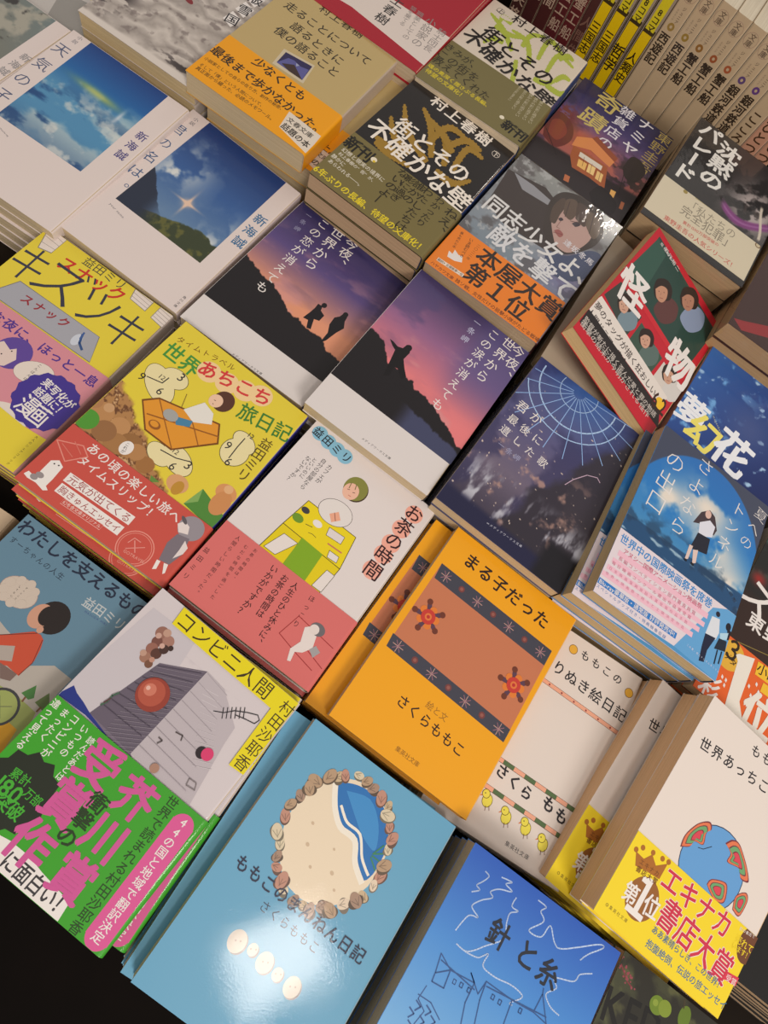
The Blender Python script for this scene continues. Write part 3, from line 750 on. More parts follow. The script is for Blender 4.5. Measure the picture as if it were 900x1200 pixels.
 ["L",[135,112,90],0.35,[[68.8,74.5],[66.1,71.1]]],
 ["L",[135,112,90],0.35,[[69.0,74.5],[65.3,73.1]]],
 ["L",[135,112,90],0.35,[[69.2,74.5],[64.4,75.1]]],
 ["E",[90,74,63],[56.9,80.1],4.1,3.0,19],
 ["E",[165,135,115],[56.4,79.4],3.9,2.7,78],
 ["L",[123,101,86],0.35,[[56.8,81.8],[58.3,78.2]]],
 ["L",[123,101,86],0.35,[[57.0,81.8],[56.2,78.6]]],
 ["L",[123,101,86],0.35,[[57.2,81.8],[54.2,79.0]]],
 ["E",[90,74,63],[46.8,80.9],3.5,2.5,165],
 ["E",[165,135,115],[46.3,80.2],3.4,2.3,111],
 ["L",[123,101,86],0.35,[[45.3,82.1],[48.2,80.1]]],
 ["L",[123,101,86],0.35,[[45.5,82.1],[46.6,79.5]]],
 ["L",[123,101,86],0.35,[[45.7,82.1],[44.9,78.9]]],
 ["E",[104,77,66],[35.6,76.7],4.7,3.4,131],
 ["E",[190,140,120],[35.1,76.0],4.5,3.1,86],
 ["L",[142,105,90],0.35,[[35.2,78.8],[37.4,74.9]]],
 ["L",[142,105,90],0.35,[[35.4,78.8],[35.1,75.1]]],
 ["L",[142,105,90],0.35,[[35.6,78.8],[32.7,75.2]]],
 ["E",[90,74,63],[26.2,68.8],3.3,2.3,147],
 ["E",[165,135,115],[25.7,68.1],3.1,2.2,95],
 ["L",[123,101,86],0.35,[[25.3,70.1],[27.4,67.6]]],
 ["L",[123,101,86],0.35,[[25.5,70.1],[25.8,67.5]]],
 ["L",[123,101,86],0.35,[[25.7,70.1],[24.2,67.3]]],
 ["E",[118,110,93],[18.6,59.4],4.6,3.3,16],
 ["E",[215,200,170],[18.1,58.7],4.3,3.0,49],
 ["L",[161,150,127],0.35,[[20.0,60.8],[19.3,56.5]]],
 ["L",[161,150,127],0.35,[[20.2,60.8],[17.5,58.0]]],
 ["L",[161,150,127],0.35,[[20.4,60.8],[15.8,59.5]]],
 ["E",[99,82,66],[16.3,44.4],3.7,2.6,125],
 ["E",[180,150,120],[15.8,43.7],3.5,2.4,119],
 ["L",[135,112,90],0.35,[[14.3,45.6],[17.7,43.9]]],
 ["L",[135,112,90],0.35,[[14.5,45.6],[16.1,43.1]]],
 ["L",[135,112,90],0.35,[[14.7,45.6],[14.5,42.2]]],
 ["E",[99,82,66],[20.2,32.3],4.3,3.1,150],
 ["E",[180,150,120],[19.7,31.6],4.1,2.8,47],
 ["L",[135,112,90],0.35,[[21.5,33.5],[20.7,29.6]]],
 ["L",[135,112,90],0.35,[[21.7,33.5],[19.1,31.0]]],
 ["L",[135,112,90],0.35,[[21.9,33.5],[17.6,32.5]]],
 ["E",[99,82,66],[26.1,20.6],4.7,3.4,116],
 ["E",[180,150,120],[25.6,19.9],4.5,3.1,104],
 ["L",[135,112,90],0.35,[[24.6,22.6],[28.1,19.5]]],
 ["L",[135,112,90],0.35,[[24.8,22.6],[25.9,18.9]]],
 ["L",[135,112,90],0.35,[[25.0,22.6],[23.6,18.4]]],
 ["E",[104,77,66],[33.3,15.3],3.5,2.5,49],
 ["E",[190,140,120],[32.8,14.6],3.3,2.3,51],
 ["L",[142,105,90],0.35,[[34.1,16.2],[33.7,13.0]]],
 ["L",[142,105,90],0.35,[[34.3,16.2],[32.4,14.1]]],
 ["L",[142,105,90],0.35,[[34.5,16.2],[31.0,15.2]]],
 ["E",[99,82,66],[45.8,10.6],3.6,2.6,115],
 ["E",[180,150,120],[45.3,9.9],3.5,2.4,132],
 ["L",[135,112,90],0.35,[[43.4,11.5],[47.1,10.6]]],
 ["L",[135,112,90],0.35,[[43.6,11.5],[45.7,9.4]]],
 ["L",[135,112,90],0.35,[[43.8,11.5],[44.4,8.2]]],
 ["E",[104,77,66],[58.1,13.2],4.5,3.3,80],
 ["E",[190,140,120],[57.6,12.5],4.3,3.0,65],
 ["L",[142,105,90],0.35,[[58.7,14.9],[59.3,10.7]]],
 ["L",[142,105,90],0.35,[[58.9,14.9],[57.2,11.7]]],
 ["L",[142,105,90],0.35,[[59.1,14.9],[55.2,12.6]]],
 ["E",[118,110,93],[66.5,18.6],4.8,3.4,150],
 ["E",[215,200,170],[66.0,17.9],4.5,3.1,168],
 ["L",[161,150,127],0.35,[[62.5,18.5],[67.4,20.1]]],
 ["L",[161,150,127],0.35,[[62.7,18.5],[66.9,17.7]]],
 ["L",[161,150,127],0.35,[[62.9,18.5],[66.4,15.4]]],
 ["E",[104,77,66],[75.8,26.9],4.3,3.1,74],
 ["E",[190,140,120],[75.3,26.2],4.1,2.8,111],
 ["L",[142,105,90],0.35,[[74.0,28.6],[77.6,26.2]]],
 ["L",[142,105,90],0.35,[[74.2,28.6],[75.6,25.4]]],
 ["L",[142,105,90],0.35,[[74.4,28.6],[73.6,24.6]]],
 ["E",[99,82,66],[79.7,40.6],4.7,3.4,112],
 ["E",[180,150,120],[79.2,39.9],4.5,3.1,139],
 ["L",[135,112,90],0.35,[[76.6,41.7],[81.5,41.0]]],
 ["L",[135,112,90],0.35,[[76.8,41.7],[80.0,39.2]]],
 ["L",[135,112,90],0.35,[[77.0,41.7],[78.4,37.5]]],
 ["E",[150,140,135],[33.9,110.4],5,5.5,0],
 ["E",[205,195,180],[33.0,110.1],5,5.5,0],
 ["E",[180,160,145],[32.1,110.2],0.5,0.5,0],
 ["E",[180,160,145],[34.5,109.2],0.5,0.5,0],
 ["E",[150,140,135],[43.1,109.4],2.8,3.08,0],
 ["E",[205,195,180],[42.2,109.0],2.8,3.08,0],
 ["E",[180,160,145],[41.2,109.2],0.5,0.5,0],
 ["E",[180,160,145],[43.7,108.1],0.5,0.5,0],
 ["E",[150,140,135],[51.9,110.7],4.6,5.06,0],
 ["E",[205,195,180],[51.1,110.4],4.6,5.06,0],
 ["E",[180,160,145],[50.1,110.5],0.5,0.5,0],
 ["E",[180,160,145],[52.6,109.5],0.5,0.5,0],
 ["E",[150,140,135],[60.9,111.5],3,3.3000000000000003,0],
 ["E",[205,195,180],[60.1,111.2],3,3.3000000000000003,0],
 ["E",[180,160,145],[59.1,111.3],0.5,0.5,0],
 ["E",[180,160,145],[61.6,110.3],0.5,0.5,0],
 ["E",[150,140,135],[70.9,112.2],4.6,5.06,0],
 ["E",[205,195,180],[70.1,111.8],4.6,5.06,0],
 ["E",[180,160,145],[69.1,112.0],0.5,0.5,0],
 ["E",[180,160,145],[71.6,110.9],0.5,0.5,0],
 ["H",[38,40,66],"ももこのまんねん日記",[8.3,80.7],[96.0,82.0],0.95,1],
 ["H",[38,40,66],"さくらももこ",[32.1,90.3],[72.4,91.5],0.9,0],
]
BOOKS['maruko']=dict(c=[101.3, 107.9, -10.5], a=[2.24, -0.91, 1.39], T=9.68, cover=[240, 165, 20], spine=[240, 165, 20], page=[205, 185, 150], label="yellow paperback with a brown picture panel between two dark flower borders", short="yellow paperback with a brown panel", band=None, art_low=True, n=7, step=9.93, shift=[-15.2, -1.9, 1])
BOOKS['maruko']['grid']=[]
BOOKS['maruko']['ops']=[
 ["P",[198,120,84],[[4.6,28.7],[99.8,29.6],[101.1,98.9],[5.0,95.9]]],
 ["P",[66,66,78],[[4.6,28.7],[99.8,29.6],[100.0,41.3],[5.9,40.2]]],
 ["L",[190,150,140],0.5,[[12.0,34.5],[16.0,34.5]]],
 ["L",[150,105,120],0.5,[[12.0,34.5],[14.8,37.3]]],
 ["L",[190,150,140],0.5,[[12.0,34.5],[12.0,38.5]]],
 ["L",[150,105,120],0.5,[[12.0,34.5],[9.2,37.3]]],
 ["L",[190,150,140],0.5,[[12.0,34.5],[8.0,34.5]]],
 ["L",[150,105,120],0.5,[[12.0,34.5],[9.2,31.7]]],
 ["L",[190,150,140],0.5,[[12.0,34.5],[12.0,30.5]]],
 ["L",[150,105,120],0.5,[[12.0,34.5],[14.8,31.7]]],
 ["E",[120,62,60],[25.4,34.7],2.2,2.2,0],
 ["E",[150,90,80],[25.4,34.7],1.2,1.2,0],
 ["L",[190,150,140],0.5,[[38.9,34.8],[42.9,34.8]]],
 ["L",[150,105,120],0.5,[[38.9,34.8],[41.7,37.6]]],
 ["L",[190,150,140],0.5,[[38.9,34.8],[38.9,38.8]]],
 ["L",[150,105,120],0.5,[[38.9,34.8],[36.1,37.6]]],
 ["L",[190,150,140],0.5,[[38.9,34.8],[34.9,34.8]]],
 ["L",[150,105,120],0.5,[[38.9,34.8],[36.1,32.0]]],
 ["L",[190,150,140],0.5,[[38.9,34.8],[38.9,30.8]]],
 ["L",[150,105,120],0.5,[[38.9,34.8],[41.7,32.0]]],
 ["E",[120,62,60],[52.4,35.0],2.2,2.2,0],
 ["E",[150,90,80],[52.4,35.0],1.2,1.2,0],
 ["L",[190,150,140],0.5,[[65.9,35.1],[69.9,35.1]]],
 ["L",[150,105,120],0.5,[[65.9,35.1],[68.7,37.9]]],
 ["L",[190,150,140],0.5,[[65.9,35.1],[65.9,39.1]]],
 ["L",[150,105,120],0.5,[[65.9,35.1],[63.1,37.9]]],
 ["L",[190,150,140],0.5,[[65.9,35.1],[61.9,35.1]]],
 ["L",[150,105,120],0.5,[[65.9,35.1],[63.1,32.3]]],
 ["L",[190,150,140],0.5,[[65.9,35.1],[65.9,31.1]]],
 ["L",[150,105,120],0.5,[[65.9,35.1],[68.7,32.3]]],
 ["E",[120,62,60],[79.5,35.3],2.2,2.2,0],
 ["E",[150,90,80],[79.5,35.3],1.2,1.2,0],
 ["L",[190,150,140],0.5,[[93.1,35.4],[97.1,35.4]]],
 ["L",[150,105,120],0.5,[[93.1,35.4],[95.9,38.2]]],
 ["L",[190,150,140],0.5,[[93.1,35.4],[93.1,39.4]]],
 ["L",[150,105,120],0.5,[[93.1,35.4],[90.3,38.2]]],
 ["L",[190,150,140],0.5,[[93.1,35.4],[89.1,35.4]]],
 ["L",[150,105,120],0.5,[[93.1,35.4],[90.3,32.6]]],
 ["L",[190,150,140],0.5,[[93.1,35.4],[93.1,31.4]]],
 ["L",[150,105,120],0.5,[[93.1,35.4],[95.9,32.6]]],
 ["P",[66,66,78],[[5.0,95.9],[101.1,98.9],[101.0,89.7],[4.0,86.7]]],
 ["L",[190,150,140],0.5,[[11.3,91.6],[15.3,91.6]]],
 ["L",[150,105,120],0.5,[[11.3,91.6],[14.1,94.4]]],
 ["L",[190,150,140],0.5,[[11.3,91.6],[11.3,95.6]]],
 ["L",[150,105,120],0.5,[[11.3,91.6],[8.5,94.4]]],
 ["L",[190,150,140],0.5,[[11.3,91.6],[7.3,91.6]]],
 ["L",[150,105,120],0.5,[[11.3,91.6],[8.5,88.8]]],
 ["L",[190,150,140],0.5,[[11.3,91.6],[11.3,87.6]]],
 ["L",[150,105,120],0.5,[[11.3,91.6],[14.1,88.8]]],
 ["E",[120,62,60],[25.1,92.0],2.2,2.2,0],
 ["E",[150,90,80],[25.1,92.0],1.2,1.2,0],
 ["L",[190,150,140],0.5,[[38.8,92.4],[42.8,92.4]]],
 ["L",[150,105,120],0.5,[[38.8,92.4],[41.6,95.2]]],
 ["L",[190,150,140],0.5,[[38.8,92.4],[38.8,96.4]]],
 ["L",[150,105,120],0.5,[[38.8,92.4],[36.0,95.2]]],
 ["L",[190,150,140],0.5,[[38.8,92.4],[34.8,92.4]]],
 ["L",[150,105,120],0.5,[[38.8,92.4],[36.0,89.6]]],
 ["L",[190,150,140],0.5,[[38.8,92.4],[38.8,88.4]]],
 ["L",[150,105,120],0.5,[[38.8,92.4],[41.6,89.6]]],
 ["E",[120,62,60],[52.6,92.8],2.2,2.2,0],
 ["E",[150,90,80],[52.6,92.8],1.2,1.2,0],
 ["L",[190,150,140],0.5,[[66.4,93.2],[70.4,93.2]]],
 ["L",[150,105,120],0.5,[[66.4,93.2],[69.2,96.0]]],
 ["L",[190,150,140],0.5,[[66.4,93.2],[66.4,97.2]]],
 ["L",[150,105,120],0.5,[[66.4,93.2],[63.6,96.0]]],
 ["L",[190,150,140],0.5,[[66.4,93.2],[62.4,93.2]]],
 ["L",[150,105,120],0.5,[[66.4,93.2],[63.6,90.4]]],
 ["L",[190,150,140],0.5,[[66.4,93.2],[66.4,89.2]]],
 ["L",[150,105,120],0.5,[[66.4,93.2],[69.2,90.4]]],
 ["E",[120,62,60],[80.2,93.6],2.2,2.2,0],
 ["E",[150,90,80],[80.2,93.6],1.2,1.2,0],
 ["L",[190,150,140],0.5,[[94.1,94.1],[98.1,94.1]]],
 ["L",[150,105,120],0.5,[[94.1,94.1],[96.9,96.9]]],
 ["L",[190,150,140],0.5,[[94.1,94.1],[94.1,98.1]]],
 ["L",[150,105,120],0.5,[[94.1,94.1],[91.3,96.9]]],
 ["L",[190,150,140],0.5,[[94.1,94.1],[90.1,94.1]]],
 ["L",[150,105,120],0.5,[[94.1,94.1],[91.3,91.3]]],
 ["L",[190,150,140],0.5,[[94.1,94.1],[94.1,90.1]]],
 ["L",[150,105,120],0.5,[[94.1,94.1],[96.9,91.3]]],
 ["L",[92,62,80],3,[[16.9,64.2],[23.9,68.0]]],
 ["E",[110,55,40],[25.7,69.0],2,2,0],
 ["E",[225,125,50],[19.4,69.1],2.6,2.6,0],
 ["L",[92,62,80],3,[[16.9,64.2],[15.4,72.1]]],
 ["E",[110,55,40],[15.1,74.0],2,2,0],
 ["E",[225,125,50],[13.0,68.1],2.6,2.6,0],
 ["L",[92,62,80],3,[[16.9,64.2],[9.0,65.2]]],
 ["E",[110,55,40],[7.0,65.5],2,2,0],
 ["E",[225,125,50],[12.0,61.7],2.6,2.6,0],
 ["L",[92,62,80],3,[[16.9,64.2],[13.5,57.0]]],
 ["E",[110,55,40],[12.6,55.2],2,2,0],
 ["E",[225,125,50],[17.8,58.8],2.6,2.6,0],
 ["L",[92,62,80],3,[[16.9,64.2],[22.7,58.7]]],
 ["E",[110,55,40],[24.2,57.3],2,2,0],
 ["E",[225,125,50],[22.3,63.3],2.6,2.6,0],
 ["E",[200,60,50],[16.9,64.2],5,5,0],
 ["E",[225,120,60],[16.9,64.2],2.4,2.4,0],
 ["E",[190,50,45],[16.9,64.2],1.2,1.2,0],
 ["L",[92,62,80],3,[[88.4,65.1],[95.4,68.9]]],
 ["E",[110,55,40],[97.2,69.9],2,2,0],
 ["E",[225,125,50],[90.9,70.0],2.6,2.6,0],
 ["L",[92,62,80],3,[[88.4,65.1],[86.9,73.0]]],
 ["E",[110,55,40],[86.6,74.9],2,2,0],
 ["E",[225,125,50],[84.5,69.0],2.6,2.6,0],
 ["L",[92,62,80],3,[[88.4,65.1],[80.5,66.1]]],
 ["E",[110,55,40],[78.5,66.4],2,2,0],
 ["E",[225,125,50],[83.5,62.6],2.6,2.6,0],
 ["L",[92,62,80],3,[[88.4,65.1],[85.0,57.9]]],
 ["E",[110,55,40],[84.1,56.1],2,2,0],
 ["E",[225,125,50],[89.3,59.7],2.6,2.6,0],
 ["L",[92,62,80],3,[[88.4,65.1],[94.2,59.6]]],
 ["E",[110,55,40],[95.7,58.2],2,2,0],
 ["E",[225,125,50],[93.8,64.2],2.6,2.6,0],
 ["E",[200,60,50],[88.4,65.1],5,5,0],
 ["E",[225,120,60],[88.4,65.1],2.4,2.4,0],
 ["E",[190,50,45],[88.4,65.1],1.2,1.2,0],
 ["H",[45,25,20],"まる子だった",[15.0,14.3],[88.9,15.8],0.95,2],
 ["H",[150,100,30],"絵と文",[46.1,108.9],[62.5,109.1],1,0],
 ["H",[45,25,20],"さくらももこ",[28.8,116.9],[82.8,119.3],0.95,1],
 ["H",[130,80,20],"集英社文庫",[44.6,141.3],[62.3,141.4],1,0],
]
BOOKS['tea']=dict(c=[-21.1, 106.8, -14.0], a=[2.15, -3.53, 2.0], T=10.75, cover=[226, 216, 212], spine=[226, 216, 212], page=[190, 175, 150], label="white paperback showing a yellow desk, with a coral pink lower band full of vertical text", short="white and coral pink paperback", band={"col": [216, 112, 108], "top": 97.7, "spine": [216, 112, 108]}, shift=[0, -3.5, 1], n=6, step=11.0)
BOOKS['tea']['grid']=[]
BOOKS['tea']['ops']=[
 ["E",[135,190,215],[7.6,8.9],5.6,5.6,0],
 ["E",[135,190,215],[15.8,10.0],5.6,5.6,0],
 ["E",[135,190,215],[23.7,10.5],5.6,5.6,0],
 ["E",[135,190,215],[30.8,10.9],5.6,5.6,0],
 ["H",[35,32,38],"益田ミリ",[2.2,8.7],[36.2,11.1],0.9,1],
 ["E",[240,170,150],[93.1,12.6],6.6,6.6,0],
 ["E",[240,170,150],[91.9,27.4],6.6,6.6,0],
 ["E",[240,170,150],[92.1,40.6],6.6,6.6,0],
 ["E",[240,170,150],[92.3,50.3],6.6,6.6,0],
 ["E",[240,170,150],[92.4,63.8],6.6,6.6,0],
 ["V",[50,20,25],"お茶の時間",[92.8,5.4],[93.1,69.8],1,1],
 ["V",[35,32,38],"カフェが",[27.4,22.5],[27.8,39.6],1,0],
 ["V",[35,32,38],"自分の部屋なら",[21.7,21.8],[22.6,49.9],1,0],
 ["V",[35,32,38],"といいのに",[16.5,25.7],[17.4,44.0],1,0],
 ["V",[35,32,38],"ないですか？",[12.7,27.5],[12.5,51.6],1,0],
 ["P",[235,212,20],[[31.3,53.1],[70.9,52.9],[75.1,77.1],[28.0,76.3]]],
 ["L",[70,60,20],0.45,[[31.3,53.1],[70.9,52.9],[75.1,77.1],[28.0,76.3],[31.3,53.1]]],
 ["P",[228,205,15],[[28.0,76.3],[75.1,77.1],[73.8,99.5],[25.7,98.3]]],
 ["L",[70,60,20],0.45,[[28.0,76.3],[75.1,77.1],[73.8,99.5],[25.7,98.3],[28.0,76.3]]],
 ["P",[232,222,215],[[32.8,81.3],[43.7,81.0],[36.9,96.1],[28.1,96.2]]],
 ["L",[70,60,20],0.3,[[32.8,81.3],[43.7,81.0],[36.9,96.1],[28.1,96.2],[32.8,81.3]]],
 ["P",[232,222,215],[[68.9,82.9],[75.1,82.9],[74.5,96.9],[67.1,97.1]]],
 ["L",[70,60,20],0.3,[[68.9,82.9],[75.1,82.9],[74.5,96.9],[67.1,97.1],[68.9,82.9]]],
 ["P",[130,170,30],[[43.4,76.1],[60.6,76.6],[62.0,98.5],[44.4,97.9]]],
 ["E",[110,150,40],[33.2,67.3],4,3,0],
 ["L",[35,32,38],0.4,[[39.5,67.3],[44.3,66.2]]],
 ["E",[235,228,222],[45.5,62.1],3.4,2.4,0],
 ["P",[225,215,212],[[53.0,58.8],[65.1,57.8],[65.7,63.4],[54.4,64.5]]],
 ["L",[70,60,20],0.3,[[53.0,58.8],[65.1,57.8],[65.7,63.4],[54.4,64.5],[53.0,58.8]]],
 ["L",[200,120,90],1,[[58.8,68.4],[69.6,67.7]]],
 ["P",[230,222,216],[[62.4,71.4],[69.9,71.1],[71.0,75.4],[63.8,76.1]]],
 ["L",[70,60,20],0.3,[[62.4,71.4],[69.9,71.1],[71.0,75.4],[63.8,76.1],[62.4,71.4]]],
 ["E",[60,60,65],[33.8,59.8],3,2.2,0],
 ["L",[35,32,38],0.3,[[44.3,70.8],[47.2,69.9],[50.3,70.3]]],
 ["E",[60,40,40],[50.1,48.1],12.3,9.3,-10],
 ["E",[228,220,214],[50.1,48.1],12,9,-10],
 ["E",[70,50,30],[51.1,25.5],8.8,9.3,0],
 ["E",[134,134,62],[50.7,25.0],8.4,9,0],
 ["E",[236,185,160],[49.1,28.9],5.6,6.4,0],
 ["P",[236,170,140],[[47.4,51.3],[51.5,46.1],[55.9,50.2],[51.8,55.3]]],
 ["L",[120,60,50],0.4,[[49.6,48.5],[53.6,52.9]]],
 ["L",[90,60,50],0.4,[[46.2,29.0],[47.9,28.3]]],
 ["L",[90,60,50],0.4,[[50.4,28.6],[52.1,27.9]]],
 ["L",[190,90,80],0.4,[[49.2,32.1],[51.3,31.9]]],
 ["L",[96,96,40],0.5,[[45.9,23.5],[46.7,27.7]]],
 ["L",[96,96,40],0.5,[[49.3,22.1],[50.6,25.9]]],
 ["BAND"],
 ["V",[60,25,28],"人生のひと休みに、",[58.9,101.6],[62.9,147.0],1,1],
 ["V",[60,25,28],"お茶の時間は",[50.9,101.8],[53.1,133.3],1,1],
 ["V",[60,25,28],"いかがですか？",[42.2,101.1],[43.7,139.3],1,1],
 ["V",[60,25,28],"ほっこり",[72.1,100.9],[74.5,125.3],0.7,0],
 ["V",[60,25,28],"人間らしい時間だった。",[12.6,100.5],[15.5,145.8],0.8,0],
 ["V",[60,25,28],"むだな時間を過ごした",[19.7,101.8],[24.8,142.4],0.7,0],
 ["V",[60,25,28],"お茶の時間は、",[25.9,100.2],[26.5,125.6],0.75,0],
 ["V",[60,25,28],"益田ミリ",[3.0,117.2],[4.5,143.4],0.6,0],
 ["L",[160,50,50],0.5,[[69.4,133.1],[72.6,117.5],[101.6,120.4]]],
 ["L",[160,50,50],0.5,[[69.4,133.1],[83.8,136.3],[98.9,138.9]]],
 ["L",[160,50,50],0.5,[[82.9,129.3],[103.4,134.4]]],
 ["P",[230,218,212],[[79.7,120.7],[82.3,118.0],[88.2,118.7],[91.3,128.1],[87.8,133.9],[83.8,136.3],[85.1,142.3],[83.1,143.1],[80.4,136.3],[82.9,129.3]]],
 ["E",[110,105,108],[87.0,117.0],5,4,0],
 ["E",[228,215,208],[85.3,118.3],3.2,3.2,0],
 ["P",[165,160,160],[[90.0,129.8],[92.1,125.6],[96.7,127.3],[94.7,132.6]]],
]
BOOKS['world']=dict(c=[-129.7, 98.1, -10.2], a=[3.63, -3.61, 3.32], T=11.38, cover=[226, 205, 60], spine=[50, 50, 140], page=[185, 170, 148], label="yellow paperback with melting clock drawings and an orange suitcase above a red band", short="yellow paperback with a red band", band={"col": [200, 82, 70], "top": 103.6, "spine": [200, 82, 70]}, shift=[-0.5, -6, 1], n=6, step=11.63)
BOOKS['world']['grid']=[['bricks', 0, 62, 70, 112, 0.7]]
